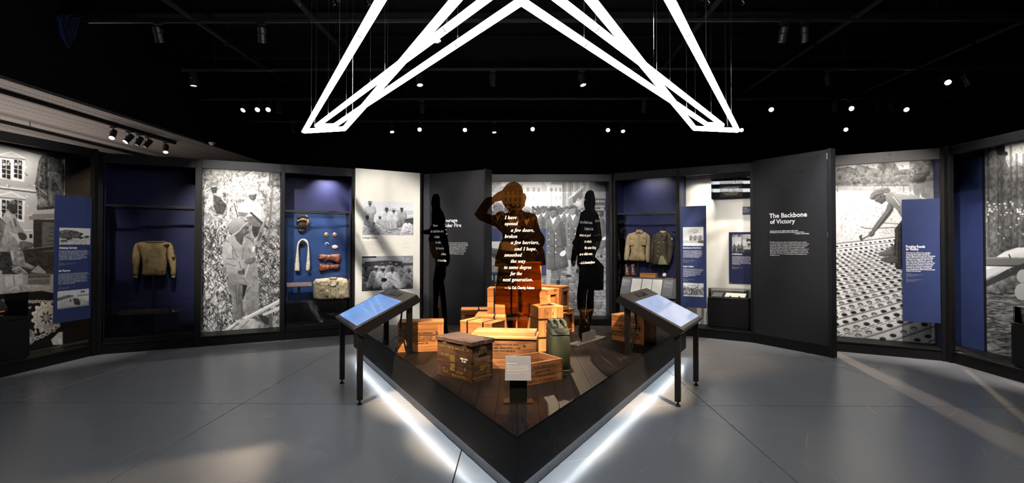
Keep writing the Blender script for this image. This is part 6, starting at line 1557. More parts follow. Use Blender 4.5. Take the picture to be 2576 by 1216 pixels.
part('stripe_mark', mbv, INKYELLOW, t)
part('diamond_mark', MB().prism([(0.34, 0.07), (0.352, 0.09), (0.34, 0.11), (0.328, 0.09)], lambda p: (p[0], -0.0006, p[1]), lambda p: (p[0], -0.0022, p[1])), mat('green_mark', (0.06, 0.09, 0.03), 0.7), t)
lettering('chalk_marks', '~ ~~ ~-~\n~~ ~ -~', t, mat('chalk', (0.4, 0.34, 0.3), 0.8), 0.11, 0, 0.13, 0.02, 0.16, place=lambda x, y: (x, y, h + 0.0012))

# tobacco crate with a loose thick lid
p_ = at_depth(1182, 900, 4.40); q_ = at_depth(1349, 900, 4.33)
o, a, w = two(Vector((p_.x, p_.y, 0)), Vector((q_.x, q_.y, 0)))
t = crate('old tobacco crate with a loose pale lid behind the ammunition crate', o, a, w, 0.27, 0.255, n=(3, 3, 1), mx=OLD_X, my=OLD_Y, name='tobacco_crate', lid=False)
PALE = wood('pale_lid', (0.44, 0.25, 0.10), (0.58, 0.36, 0.16), 'x', vary=0.15)
for i in range(3): boxpart('lid_board', PALE, t, -0.012, w + 0.006, -0.012 + 0.098 * i + GB, -0.012 + 0.098 * (i + 1) - GB, 0.256, 0.275, 0.002)
boxpart('lid_batten', PALE, t, 0.02, w - 0.012, 0.05, 0.27, 0.2755, 0.305, 0.002)
for i, (s, fw) in enumerate((('MK TOBACCO CO. INC.', 0.262), ('PO 26  026-303-1145', 0.275), ('COND  PO 6525-6', 0.23))):
    stencil(t, s, INKORANGE, 0.16, 0.205 - 0.028 * i, 0.013, fw, style='sans')
part('knot', MB().lathe([(0.012, 0), (0.008, 0.0014)], 12, Matrix.Translation((w - 0.1, -0.0004, 0.2)) @ Matrix.Rotation(math.radians(90), 4, 'X')), INKORANGE, t)
nails(t, [(w - 0.01, 0.03), (w - 0.01, 0.12), (w - 0.01, 0.2), (w - 0.012, 0.235)], 'front')

# open ration crate
o, a, w = two(on_floor(1325, 972, ZP), on_floor(1415, 954.7, ZP))
dd, h = 0.30, 0.165
t = crate('open empty field ration crate behind the small sign', o, a, w, dd, h, n=(3, 3, 1), mx=OLD_X, my=OLD_Y, name='ration_crate', lid=False)
for s, z, u, fw in (('THE UNIT FIELD RATION C', 0.122, 0.045, 0.24), ('LEMON POWDER', 0.088, 0.075, 0.15), ('BLAZE AND BURCH BISCUIT CO.', 0.056, 0.045, 0.24), ('CONTRACT NO. W199 QM-29115', 0.022, 0.0, 0.285)):
    stencil(t, s, INKORANGE, u, z, 0.0125, fw, style='sans')
for s, z in (('U.S. ARMY', 0.12),):
    lettering('stencil', s, t, INKORANGE, 0, 0, z, 0.012, 0.18, style='sans', place=lambda x, y: (-0.0022, 0.24 - x, y))
nails(t, [(w - 0.01, z) for z in (0.02, 0.045, 0.075, 0.10, 0.13, 0.15)], 'front')

# the stack in the middle
LAY = 0.282
def C(label, fl, deg, w, d, h=LAY, layer=0, **k): return crate(label, fl, math.radians(deg), w, d, h, ZP + layer * (LAY + 0.0015), group='plain wooden crates', **k)
o = on_floor(1353.5, 886, ZP)
t = C('tall upright crate with a square hole in its top', (o.x, o.y), 18, 0.268, 0.30, 0.425, mx=PINE_Z, my=PINE_Z, n=(1, 1, 1), lid=False)
for i in range(4): boxpart('stave', PINE_Z, t, 0.067 * i + GB, 0.067 * (i + 1) - GB, -0.006, -0.0002, 0.001, 0.424, 0.0012)
for bx in ((0, 0.268, 0, 0.06), (0, 0.268, 0.24, 0.30), (0, 0.06, 0.062, 0.238), (0.208, 0.268, 0.062, 0.238)): boxpart('rim_board', PINE_X, t, *bx, 0.426, 0.444, 0.0015)
for zz in (0.13, 0.31): part('strap', MB().box(-0.003, 0.271, -0.0095, -0.0065, zz, zz + 0.015).box(-0.0035, -0.001, -0.0095, 0.303, zz, zz + 0.015).box(0.269, 0.272, -0.0095, 0.303, zz, zz + 0.015), STRAP, t)
for u, zz, s in ((0.09, 0.37, 'VOL'), (0.15, 0.37, 'TOP'), (0.085, 0.22, 'HERSHEY PA')): lettering('stencil', s, t, INKORANGE, u, 0, zz, 0.012, None, style='sans', place=lambda x, y, u=u, zz=zz: (u + (y - zz), -0.0075, zz + 0.02 - (x - u)))
C('strapped crate at the front left of the stack', (-0.528, 5.23), -30, 0.382, 0.245, straps=(0.08, 0.27), n=(2, 2, 2))
C('crate with framed end at the back left of the stack', (-0.60, 6.04), 4, 0.34, 0.26, frame_front=True, frame_end='l', straps=(0.20,))
C('low crate carrying the large strapped crate', (-0.40, 5.50), -2, 0.335, 0.40, straps=(0.2,), n=(2, 2, 3))
C('large strapped crate high on the left of the stack', (-0.275, 5.715), -5, 0.335, 0.24, layer=1, straps=(0.07, 0.26), n=(4, 3, 3))
C('low crate hidden behind the tall upright crate', (0.37, 5.51), 50, 0.40, 0.48, n=(3, 3, 3))
C('small low crate with framed end right of the green can', (0.612, 6.02), 50, 0.215, 0.42, frame_front=True)
o = at_depth(1379, 700, 5.55); C('upper crate with framed end just above the tall crate', (o.x, o.y), 50, 0.205, 0.37, layer=1, frame_front=True)
o = at_depth(1413, 700, 5.92); C('upper strapped crate with framed end at the right of the stack', (o.x, o.y), 60, 0.205, 0.46, layer=1, frame_front=True, straps=())
C('topmost crate of the stack behind the saluting silhouette', (0.05, 5.80), 2, 0.285, 0.20, layer=2, n=(3, 3, 2))

# ---------------------------------------------------------------- green fuel can
CANG = mat('olive_drab_paint', (0.058, 0.066, 0.036), 0.55, var=0.18, scale=12, bump=0.08, bscale=40)
CANPALE = mat('pale_olive_paint', (0.105, 0.112, 0.075), 0.5, var=0.22, scale=18, bump=0.1, bscale=40)  # lighter olive for the upper shell, handles and spout ring
o = on_floor(1390, 938, ZP)
t = thing('fuel_can', 'olive green jerry can with three handles right of the ration crate', 'jerry can', (o.x, o.y, ZP), math.radians(7))
t.scale = (1, 1, 0.92)
cw = 0.152
def side(off): return lambda p: (off, p[0], p[1])
part('lower_shell', MB().prism([(0.0, 0.012), (0.0, 0.335), (0.30, 0.335), (0.30, 0.012)], side(0), side(cw)), CANG, t, 0.018, True)
part('upper_shell', MB().prism([(0.002, 0.325), (0.002, 0.345), (0.09, 0.395), (0.13, 0.405), (0.298, 0.405), (0.298, 0.325)], side(0.001), side(cw - 0.001)), CANPALE, t, 0.016, True)
boxpart('base_rim', CANG, t, 0.004, cw - 0.004, 0.004, 0.296, 0.0, 0.02, 0.006)
for k in range(3):
    x = 0.022 + k * (cw - 0.044) / 2
    part('handle', MB().tube([(x, 0.075, 0.375), (x, 0.105, 0.415), (x, 0.14, 0.432), (x, 0.25, 0.432), (x, 0.282, 0.415), (x, 0.286, 0.385)], 0.0145, 10), CANPALE, t, smooth=True)
part('handle_plate', MB().box(0.010, cw - 0.010, 0.25, 0.282, 0.39, 0.436), CANPALE, t, 0.006)
Mx = Matrix.Translation((cw * 0.52, 0.045, 0.372)) @ Matrix.Rotation(math.radians(30), 4, 'X')
part('spout_ring', MB().lathe([(0.042, -0.006), (0.042, 0.006), (0.030, 0.010), (0.026, 0.0)], 18, Mx), CANPALE, t, smooth=True)
part('spout_hole', MB().lathe([(0.0255, -0.001), (0.0255, 0.0035), (0.004, 0.0045)], 16, Mx), CANG, t)
part('bail', MB().tube([tuple(Mx @ Vector((0.055 * math.cos(b), 0.05 * math.sin(b) - 0.006, 0.004))) for b in np.linspace(math.pi, 2 * math.pi, 9)], 0.0034, 7), CANG, t)
part('chain', MB().tube([(0.03, 0.10, 0.412), (0.04, 0.07, 0.398), (0.065, 0.05, 0.392)], 0.003, 6), METAL, t)
for x in (-0.0005, cw - 0.0045):
    part('cross_rib', MB().prism([(0.03, 0.06), (0.045, 0.06), (0.27, 0.30), (0.255, 0.30)], lambda p: (x, p[0], p[1]), lambda p: (x + 0.005, p[0], p[1])).prism([(0.255, 0.06), (0.27, 0.06), (0.045, 0.30), (0.03, 0.30)], lambda p: (x, p[0], p[1]), lambda p: (x + 0.005, p[0], p[1])), CANG, t)

# ---------------------------------------------------------------- small sign on the platform
o = on_floor(1304, 1016, ZP)
t = thing('reader_sign', 'small grey reader sign on a black stand at the platform tip', 'sign', (o.x, o.y, ZP), math.radians(-1))
boxpart('foot_plate', METAL, t, -0.098, 0.098, -0.006, 0.10, 0.0, 0.006)
part('stand', MB().prism([(0.0, 0.006), (0.008, 0.006), (0.008, 0.17), (0.0, 0.17)], lambda p: (-0.058, p[0], p[1]), lambda p: (0.058, p[0], p[1])), METAL, t)
z0, z1, lean = 0.157, 0.312, 0.035
tl = lambda x, y, l=0.0: (x, -0.012 + (y - z0) / (z1 - z0) * lean - l, y)
part('plate', MB().prism([(-0.09, z0), (0.086, z0), (0.084, z1), (-0.087, z1)], lambda p: tl(*p), lambda p: tl(p[0], p[1], 0.005)), mat('sign_grey', (0.25, 0.275, 0.33), 0.4), t, 0.001)
lettering('heading', 'Military Supply Containers', t, INKWHITE, -0.078, 0, 0.264, 0.0045, 0.068, style='sans', place=lambda x, y: tl(x, y, 0.0062))
lettering('body_text', 'Most African Americans in service worked behind the lines to move\nequipment in crates like these. Ammunition crates were built to stack,\nand cans carried fuel and water across every theater of the war.\nThe crates held rations, lemon powder, tobacco, and chocolate bars\nfor troops in the field. Boxes marked with a crescent moon were loaded\nat depots and shipped by rail, truck, and cargo vessel to ports where\nBlack stevedores and drivers unloaded the stock, often at night,\nin all weathers, including the coldest winter of the war.', t, INKWHITE, -0.078, 0, 0.252, 0.0033, 0.152, place=lambda x, y: tl(x, y, 0.0062), res=1, spacing=1.1)
lettering('credit_text', 'Containers on loan from private collections and the museum\'s\nown holdings of wartime shipping crates', t, INKWHITE, -0.078, 0, 0.205, 0.0026, 0.148, place=lambda x, y: tl(x, y, 0.0062), res=1, spacing=1.05)

# ---------------------------------------------------------------- tinted acrylic silhouettes
TINT_C = glassy('smoked_acrylic', (0.37, 0.225, 0.10), 1.45)
TINT_S = glassy('dark_smoked_acrylic', (0.20, 0.13, 0.075), 1.45)
GREYPLATE = mat('grey_steel_plate', (0.045, 0.045, 0.048), 0.5, 0.2)
def silhouette(label, fr, off, sc, loops, m, uc, basew, thick=0.012):
    t = fthing('acrylic_silhouette', label, 'silhouette', fr)
    zmin = ZP + 0.02
    F2 = type('F2', (), {'at': lambda s_, px, py, dep: (lambda q: (q[0], max(q[1], zmin)))(fr.at(px, py, dep))})()
    sheet_px('figure', loops, off, sc, F2, 0.0, thick, m, t)
    boxpart('base_plate', GREYPLATE, t, uc - basew / 2, uc + basew / 2, -0.06, 0.06, ZP, ZP + 0.018, 0.003)
    for y in (-0.022, 0.009): boxpart('bracket', GREYPLATE, t, uc - basew * 0.22, uc + basew * 0.22, y, y + 0.013, ZP + 0.018, ZP + 0.11, 0.002)
    for k in (-0.12, 0.12):
        part('bolt', MB().lathe([(0.009, 0), (0.009, 0.004), (0.005, 0.006)], 10, Matrix.Translation((uc + k * basew, -0.0222, ZP + 0.065)) @ Matrix.Rotation(math.radians(90), 4, 'X')), STEEL, t)
    return t
# saluting figure
SCn = Frame((-1.0, 4.86), (1.0, 4.86))
head = [(465, 110), (505, 112), (545, 128), (588, 175), (610, 235), (616, 282), (640, 285), (660, 325), (664, 360), (650, 405), (642, 440), (640, 480), (600, 515), (597, 540), (640, 572), (720, 580), (790, 602), (828, 650), (840, 735), (880, 860), (930, 930), (950, 992), (940, 1060), (910, 1110)]
cv1 = lambda p: (1215 + p[0] / 6.08, 440 + p[1] / 6.08); cv2 = lambda p: (1060 + p[0] / 2.764, 420 + p[1] / 2.764)
lowr = [(856, 590), (866, 682), (822, 690), (832, 745), (836, 850), (820, 885), (826, 950), (755, 960), (760, 1010), (742, 1080), (735, 1140), (728, 1200), (735, 1320), (670, 1320), (668, 1200), (668, 1120), (665, 1040), (655, 1120), (650, 1200), (655, 1320), (590, 1320), (598, 1200), (600, 1120), (585, 1040), (580, 960), (505, 955), (515, 850), (530, 740), (535, 697), (508, 690), (515, 640), (545, 530), (566, 500), (560, 460), (520, 420), (450, 390), (400, 370), (368, 332), (400, 280), (430, 240), (448, 217)]
lefth = [(75, 343), (150, 340), (160, 320), (225, 270), (300, 235), (310, 215), (360, 150), (415, 118)]
outl = [cv1(p) for p in head] + [cv2(p) for p in lowr] + [cv1(p) for p in lefth]
hole = [cv1(p) for p in [(60, 590), (80, 540), (110, 490), (190, 415), (285, 395), (300, 430), (340, 500), (395, 540), (380, 580), (350, 595), (320, 575), (300, 562), (260, 560), (220, 575), (190, 605), (150, 622), (100, 605)]]
u_c = SCn.at(1298, 800)[0]
t = silhouette('brown tinted acrylic silhouette of a saluting officer with white quotation', SCn, (0, 0), 1.0, [outl, hole], TINT_C, u_c, 0.36)
for s, x0, y0, x1 in (('I have', 1270, 551.5, 1300), ('opened', 1270, 567, 1303), ('a few doors,', 1285.5, 583.5, 1344), ('broken', 1270, 599, 1301.5), ('a few barriers,', 1285.5, 614.5, 1356.5), ('and I hope,', 1294.5, 630.5, 1350), ('smoothed', 1269, 646, 1313.5), ('the way', 1285, 661.5, 1322), ('to some degree', 1268.5, 677, 1337), ('for the', 1284.5, 692.5, 1315), ('next generation.', 1265, 708, 1341)):
    letter_px('quotation', s, t, SCn, -0.007, INKWHITE, x0, y0, 8.6, x1, style='bi', res=3)
letter_px('attribution', '— Lt. Col. Charity Adams', t, SCn, -0.007, INKWHITE, 1269.5, 727.5, 6.6, 1344.5, style='sans')
# right figure
SRt = Frame((0.605, 5.30), (0.605 + 0.625, 5.30 + 0.78))
outr = [(1143, 190), (1155, 170), (1175, 162), (1195, 172), (1205, 215), (1208, 262), (1200, 290), (1225, 330), (1238, 370), (1245, 430), (1253, 490), (1235, 560), (1215, 590), (1205, 625), (1266, 692), (1263, 856), (1208, 861), (1199, 845), (1197, 900), (1196, 1000), (1180, 1060), (1168, 1085), (1172, 1190), (1100, 1190), (1095, 1130), (1105, 1065), (1104, 1010), (1090, 990), (1084, 930), (1088, 860), (1098, 790), (1098, 700), (1085, 680), (1085, 605), (1076, 622), (1065, 690), (1050, 697), (1042, 650), (1050, 600), (1054, 520), (1070, 500), (1085, 430), (1100, 380), (1112, 318), (1140, 300), (1138, 282), (1133, 260), (1136, 225)]
slit = [(1158, 800), (1162, 805), (1156, 900), (1148, 1000), (1146, 1120), (1132, 1120), (1138, 1000), (1142, 960), (1146, 900)]
uc = SRt.at(1478, 850)[0]
t = silhouette('dark acrylic silhouette of a standing airman in front of the street mural', SRt, (1060, 420), 2.764, [outr, slit], TINT_S, uc, 0.62)
for s, x0, y0, x1 in (('As a black man,', 1458.5, 562, 1491), ('I had to be', 1470.5, 579, 1492.5), ('twice as good', 1458, 595, 1486), ('to attain', 1470.5, 611, 1488), ('the same thing', 1470.5, 627, 1499.5), ('as a white man.', 1458, 643, 1491)):
    letter_px('quotation', s, t, SRt, -0.007, INKWHITE, x0, y0, 7.2, x1, style='bi', res=2)
letter_px('attribution', '— Lt. Col. Alexander Jefferson', t, SRt, -0.007, INKWHITE, 1457.5, 665, 6.0, 1496, style='sans', res=2)
# left figure
SLt = Frame((-0.84 - 0.625, 5.60 + 0.78), (-0.84, 5.60))
outl2 = [(80, 202), (95, 188), (113, 188), (125, 212), (128, 285), (150, 320), (163, 360), (175, 470), (190, 560), (196, 640), (190, 690), (172, 693), (166, 760), (152, 800), (160, 850), (170, 950), (178, 1100), (188, 1200), (160, 1200), (150, 1050), (140, 950), (131, 860), (123, 900), (119, 980), (117, 1200), (84, 1200), (87, 980), (84, 800), (100, 690), (98, 640), (84, 632), (64, 585), (52, 500), (62, 472), (2, 468), (2, 446), (60, 432), (75, 400), (72, 330), (78, 290), (70, 250)]
uc = SLt.at(1103, 850)[0]
t = silhouette('dark acrylic silhouette of a soldier in front of the Courage Under Fire panel', SLt, (1060, 420), 2.764, [outl2], TINT_S, uc, 0.60)
for s, x0, y0, x1 in (('We were', 1090, 571, 1101.5), ('the United States Army.', 1084, 585.5, 1117), ('Not black.', 1092.5, 599.5, 1107), ('Not white.', 1095, 613, 1110), ('But American', 1097, 627.5, 1117), ('soldiers.', 1110, 642, 1123)):
    letter_px('quotation', s, t, SLt, -0.007, INKWHITE, x0, y0, 6.2, x1, style='bi', res=2)
letter_px('attribution', '— Maj. Vernon F. Mullan', t, SLt, -0.007, INKWHITE, 1099, 657.5, 5.2, 1123, style='sans', res=2)
# ---------------------------------------------------------------- lighting tracks and spotlights
TZ = 4.2
TRACKS = [6.25, 8.03, 9.7, 11.5]
names = ['nearest', 'second', 'third', 'farthest']
XR = {6.25: (-5.2, 9.0), 8.03: (-5.2, 9.0), 9.7: (-6.0, 9.0), 11.5: (-6.0, 9.0)}
TRK = mat('track_metal', (0.03, 0.027, 0.025), 0.45, 0.4)
for yv, nm in zip(TRACKS, names):
    x0, x1 = XR[yv]
    t = thing('light_track', f'{nm} black lighting track crossing the dark ceiling', 'light track', (0, yv, TZ), math.radians(-0.3))
    boxpart('rail', TRK, t, x0, x1, -0.018, 0.018, 0.0, 0.035)
    boxpart('end_cap', METAL, t, x0 - 0.02, x0, -0.02, 0.02, -0.002, 0.037)
    for k in range(5):
        xx = x0 + 0.5 + (x1 - x0 - 1.0) * k / 4
        part('hanger', MB().tube([(xx, 0, 0.035), (xx, 0, CEIL - TZ)], 0.005, 6), METAL, t)
PY_ = -0.25
pipes = [(-4.6, 'leftmost dark conduit running away under the ceiling'), (-2.9, 'dark conduit left of the star light'), (2.6, 'dark conduit right of the star light'), (4.7, 'dark conduit above the right panels'), (7.2, 'rightmost dark conduit running away under the ceiling')]
for x, lb in pipes:
    t = thing('ceiling_conduit', lb, 'conduit', (x, 0, 4.65), AX)
    part('pipe', MB().tube([(0, -3.5, 0), (0, 14.5, 0)], 0.035, 8), TRK, t, smooth=True)
    for yy in (2.0, 5.0, 8.0, 11.0): boxpart('clamp', METAL, t, -0.045, 0.045, yy, yy + 0.06, -0.045, 0.05); part('hanger', MB().tube([(0, yy + 0.03, 0.05), (0, yy + 0.03, CEIL - 4.65)], 0.006, 6), METAL, t)
for yy, lb in ((5.1, 'near ribbed ceiling beam'), (7.3, 'second ribbed ceiling beam'), (9.0, 'third ribbed ceiling beam'), (12.6, 'far ribbed ceiling beam')):
    t = thing('ceiling_beam', 'black steel ' + lb, 'beam', (0, yy, 4.75), math.radians(-0.3))
    boxpart('lower_flange', PAINTBLACK, t, -6.5, 9.3, -0.08, 0.08, 0.0, 0.02); boxpart('web', PAINTBLACK, t, -6.5, 9.3, -0.01, 0.01, 0.02, 0.4)

BODY = MB().lathe([(0.030, 0.0), (0.044, 0.006), (0.048, 0.02), (0.048, 0.075), (0.042, 0.08), (0.042, 0.086), (0.048, 0.09), (0.048, 0.17), (0.052, 0.172), (0.052, 0.195), (0.046, 0.195), (0.044, 0.168)], 18).mesh('lamp_body')
BODY.polygons.foreach_set('use_smooth', [False] * len(BODY.polygons)); BODY.materials.append(FIXTURE)
LENS = MB().lathe([(0.043, 0.186), (0.03, 0.19), (0.004, 0.191)], 18).mesh('lens')
RING = MB().lathe([(0.045, 0.196), (0.052, 0.196), (0.052, 0.199)], 18).mesh('louvre')
WARM = (1.0, 0.74, 0.48)
LAMP_ON = emit('lamp_lit', (1.0, 0.86, 0.68), 14.0); LAMP_OFF = mat('lamp_dark', (0.05, 0.05, 0.055), 0.15)
def head(label, pos, aim, power=0.0, size=40, blend=0.4, lit=True, col=WARM, drop=0.14, rad=0.03, group='track spotlights', rail_z=None):
    """pos: the pivot of the lamp; aim: point it looks at."""
    pos = Vector(pos)
    t = thing('track_spotlight', label, 'spotlight', pos, 0, group)
    boxpart('adapter', FIXTURE, t, -0.05, 0.05, -0.016, 0.016, drop - 0.03, drop)
    part('stem', MB().tube([(0.0, 0, drop - 0.03), (0.0, 0, 0.03)], 0.009, 8), FIXTURE, t)
    dirv = (Vector(aim) - pos).normalized()
    q = dirv.to_track_quat('Z', 'Y'); M3 = q.to_matrix().to_4x4()
    o = put('lamp_body', BODY, FIXTURE, t); o.matrix_local = M3 @ Matrix.Translation((0, 0, -0.09))
    part('yoke', MB().box(-0.056, -0.05, -0.012, 0.012, -0.01, 0.045).box(0.05, 0.056, -0.012, 0.012, -0.01, 0.045).box(-0.056, 0.056, -0.012, 0.012, 0.045, 0.052), FIXTURE, t)
    l = put('lens', LENS.copy(), LAMP_ON if lit else LAMP_OFF, t); l.matrix_local = M3 @ Matrix.Translation((0, 0, -0.09))
    if lit:
        b = put('louvre', MB().box(-0.044, 0.044, -0.003, 0.003, 0.192, 0.198).mesh('louvre'), FIXTURE, t); b.matrix_local = M3 @ Matrix.Translation((0, 0, -0.09))
    if power:
        ld = bpy.data.lights.new('lamp_light', 'SPOT'); ld.energy = power * SPOT; ld.color = col; ld.spot_size = math.radians(size); ld.spot_blend = blend; ld.shadow_soft_size = rad
        lo = bpy.data.objects.new('lamp_light', ld); COL.objects.link(lo); lo.parent = t
        lo.matrix_local = Matrix.Translation(dirv * 0.12) @ (-dirv).to_track_quat('Z', 'Y').to_matrix().to_4x4()
    return t
HZ = TZ - 0.14
def on_track(px, py, yv): p = at_depth(px, py, yv); return Vector((p.x, yv, HZ))
cam_side = Vector((0, 3.0, 0.5))
# heads seen in the photograph: (px, py, track, lit, aim, label)
seen = [
 (397, 66, 6.25, 0, (-4.4, 7.6, 1.0), 'unlit track spotlight highest at upper left'), (658, 69, 6.25, 0, (-3.6, 7.9, 1.0), 'unlit track spotlight on the nearest track left of the star'),
 (1972, 80, 6.25, 0, (3.4, 8.0, 1.0), 'left of the two unlit spotlights on the nearest track at right'), (2026, 66, 6.25, 0, (4.2, 7.2, 1.0), 'right of the two unlit spotlights on the nearest track at right'),
 (487, 205, 8.03, 1, (-5.0, 8.0, 0.0), 'lone track spotlight pointing down above the soldier mural'), (1055, 205, 8.03, 1, (-0.9, 7.0, 0.0), 'track spotlight seen under the left star tubes'),
 (1240, 200, 8.03, 0, (-0.2, 7.6, 0.0), 'unlit track spotlight above the saluting figure'), (1463, 200, 8.03, 1, (2.0, 7.0, 0.0), 'tilted track spotlight right of the star apex'),
 (2083, 195, 8.03, 0, (5.2, 7.5, 0.0), 'unlit track spotlight above the charcoal title panel'), (2380, 208, 8.03, 1, (5.2, 4.0, 0.0), 'bright track spotlight at upper right'), (2432, 200, 8.03, 0, (8.2, 7.0, 0.0), 'unlit tilted spotlight beside the bright one at upper right'),
 (618, 280, 9.7, 1, (-6.0, 6.0, 0.0), 'leftmost of three lit spotlights in a row at left'), (652, 281, 9.7, 1, (-4.6, 5.0, 0.0), 'middle of three lit spotlights in a row at left'), (678, 281, 9.7, 1, (-4.0, 5.0, 0.0), 'rightmost of three lit spotlights in a row at left'), (702, 278, 9.7, 0, (-4.2, 9.0, 0.0), 'unlit spotlight right of the three lit ones'),
 (1062, 272, 9.7, 0, (-1.6, 9.5, 0.0), 'dark spotlight hidden below the left star arm'), (1620, 272, 9.7, 0, (2.0, 10.0, 0.0), 'dark spotlight below the right star arm'), (1938, 277, 9.7, 1, (3.6, 5.0, 0.0), 'lit spotlight above the cream bay'),
 (2100, 272, 9.7, 0, (6.2, 9.5, 0.0), 'unlit spotlight left of the starry bright one'), (2138, 274, 9.7, 1, (4.4, 3.0, 0.5), 'brightest spotlight above the road mural'), (2208, 272, 9.7, 0, (6.8, 9.0, 0.0), 'unlit upright spotlight above the blue road panel'), (2243, 273, 9.7, 0, (7.6, 9.0, 0.0), 'unlit tilted spotlight above the blue road panel'), (2276, 283, 9.7, 1, (6.0, 5.0, 0.0), 'lit spotlight at the right end of the third track'),
 (740, 325, 11.5, 0, (-5.0, 10.5, 0.0), 'unlit spotlight left of the star tip'), (765, 335, 11.5, 1, (-4.6, 9.5, 0.0), 'lit spotlight just under the left star tip'), (985, 333, 11.5, 1, (-1.8, 9.8, 0.0), 'lit spotlight above the cream panel'), (1056, 334, 11.5, 1, (-1.2, 5.0, 0.5), 'sparkling spotlight above the Courage panel'),
 (1170, 330, 11.5, 1, (-0.8, 5.5, 0.0), 'lit spotlight left of the saluting figure'), (1243, 328, 11.5, 1, (-0.2, 10.6, 0.0), 'downward spotlight nearest the saluting hand'), (1340, 328, 11.5, 1, (0.2, 4.2, 0.9), 'brightest spotlight aimed at the viewer in the middle'),
 (1529, 332, 11.5, 1, (1.4, 6.0, 0.0), 'left of two lit spotlights right of centre'), (1566, 333, 11.5, 1, (2.4, 8.5, 0.0), 'right of two lit spotlights right of centre'), (1864, 332, 11.5, 1, (3.6, 6.0, 0.0), 'lit spotlight just right of the right star tip'), (2125, 332, 11.5, 1, (5.2, 4.5, 0.0), 'small lit spotlight low above the road mural')]
# the far lamps shine over the walls onto the crates and floor
PW = {1340: 110, 1938: 130, 2138: 180, 652: 190, 2276: 130, 2380: 170, 678: 150, 618: 130, 1463: 60, 1055: 60, 2125: 60, 1864: 60}
for px, py, yv, lit, aim, lb in seen:
    head(lb, on_track(px, py, yv), aim, PW.get(px, 0) * 1.5, 38, 0.5, bool(lit))
# heads on a nearer track over the viewer, washing the walls and the platform
NT = 4.6
t = thing('light_track', 'overhead lighting track above the platform tip', 'light track', (0, NT, TZ), 0)
boxpart('rail', TRK, t, -5.0, 5.0, -0.018, 0.018, 0.0, 0.035)
for xx in (-4.5, -1.5, 1.5, 4.5): part('hanger', MB().tube([(xx, 0, 0.035), (xx, 0, CEIL - TZ)], 0.005, 6), METAL, t)
wash = [(-4.5, (-5.9, 6.3, 1.4), 95, 42, 'washing the tank mural'), (-3.7, (-4.6, 7.5, 1.35), 40, 30, 'aimed at the sweater case'), (-3.1, (-3.95, 7.9, 1.5), 300, 36, 'washing the soldier mural'), (-2.4, (-3.0, 8.1, 1.3), 130, 24, 'aimed at the aviator case'),
        (-1.7, (-2.05, 8.6, 1.5), 270, 32, 'washing the cream panel'), (-0.9, (-1.0, 8.7, 1.6), 110, 30, 'aimed at the Courage panel'), (-0.2, (0.1, 9.3, 1.6), 250, 30, 'aimed at the left of the street mural'), (0.5, (1.1, 9.3, 1.5), 250, 30, 'aimed at the right of the street mural'),
        (1.3, (2.25, 8.6, 1.3), 270, 26, 'aimed at the uniforms'), (2.1, (3.15, 8.1, 1.5), 110, 30, 'aimed at the cream bay'), (2.9, (3.9, 7.0, 1.7), 120, 40, 'aimed at the Backbone panel'), (3.6, (4.95, 6.9, 1.4), 210, 42, 'washing the road mural'), (4.4, (5.75, 5.6, 1.4), 150, 46, 'washing the river mural'), (4.0, (5.8, 6.2, 1.6), 60, 30, 'aimed at the narrow blue panel')]
for x, aim, pw, sz, lb in wash:
    head('overhead spotlight ' + lb, (x, NT, HZ), aim, pw, sz, 0.6, True, (1.0, 0.94, 0.885), group='overhead wash lights')
NT2 = 2.4
t = thing('light_track', 'overhead lighting track above the viewer', 'light track', (0, NT2, TZ), 0)
boxpart('rail', TRK, t, -3.5, 3.5, -0.018, 0.018, 0.0, 0.035)
for xx in (-3.0, 0.0, 3.0): part('hanger', MB().tube([(xx, 0, 0.035), (xx, 0, CEIL - TZ)], 0.005, 6), METAL, t)
for x, aim, pw, sz, lb in ((-2.2, (-0.6, 4.9, 0.6), 780, 26, 'aimed at the left crates'), (2.2, (0.9, 5.2, 0.6), 740, 28, 'aimed at the right crates'), (0.9, (0.1, 5.3, 0.9), 640, 20, 'aimed at the crate stack'), (-0.8, (-0.1, 3.9, 0.5), 430, 24, 'aimed at the front crates')):
    head('overhead spotlight ' + lb, (x, NT2, HZ), aim, pw, sz, 0.5, True, WARM, group='overhead platform lights')
for x, aim, pw, lb in ((1.3, (0.52, 5.9, 0.9), 260, 'on the nearest track aimed at the right of the crate stack'), (-0.93, (-0.45, 5.75, 0.65), 200, 'on the nearest track aimed at the left of the crate stack')):  # extra lamps added to brighten the crate stack, beside the star tubes
    head('added spotlight ' + lb, (x, 6.25, HZ), aim, pw, 26, 0.5, True, WARM, group='track spotlights')
# gallery next door
t = thing('light_track', 'black lighting track under the perforated ceiling', 'light track', (-7.1, 0, 3.56), 0)
boxpart('rail', METAL, t, -0.02, 0.02, -2.0, 10.75, 0.0, 0.055)
boxpart('end_cap', METAL, t, -0.022, 0.022, 10.75, 10.77, 0.0, 0.055)
for px, lit, aim, lb in ((282, 1, (-6.4, 7.0, 0.5), 'leftmost spotlight under the perforated ceiling'), (322, 1, (-8.0, 7.2, 0.5), 'second spotlight under the perforated ceiling'), (348, 0, (-7.6, 8.0, 0.5), 'third, upright spotlight under the perforated ceiling'), (370, 0, (-8.0, 8.0, 0.8), 'fourth, tilted spotlight under the perforated ceiling'), (415, 1, (-6.2, 9.0, 0.5), 'fifth spotlight under the perforated ceiling nearest the corner')):
    yv = 7.1 * 1288.0 / (1288.0 - px)
    head(lb, (-7.1, yv, 3.42), aim, 0, lit=bool(lit), group='spotlights of the gallery next door', drop=0.14)
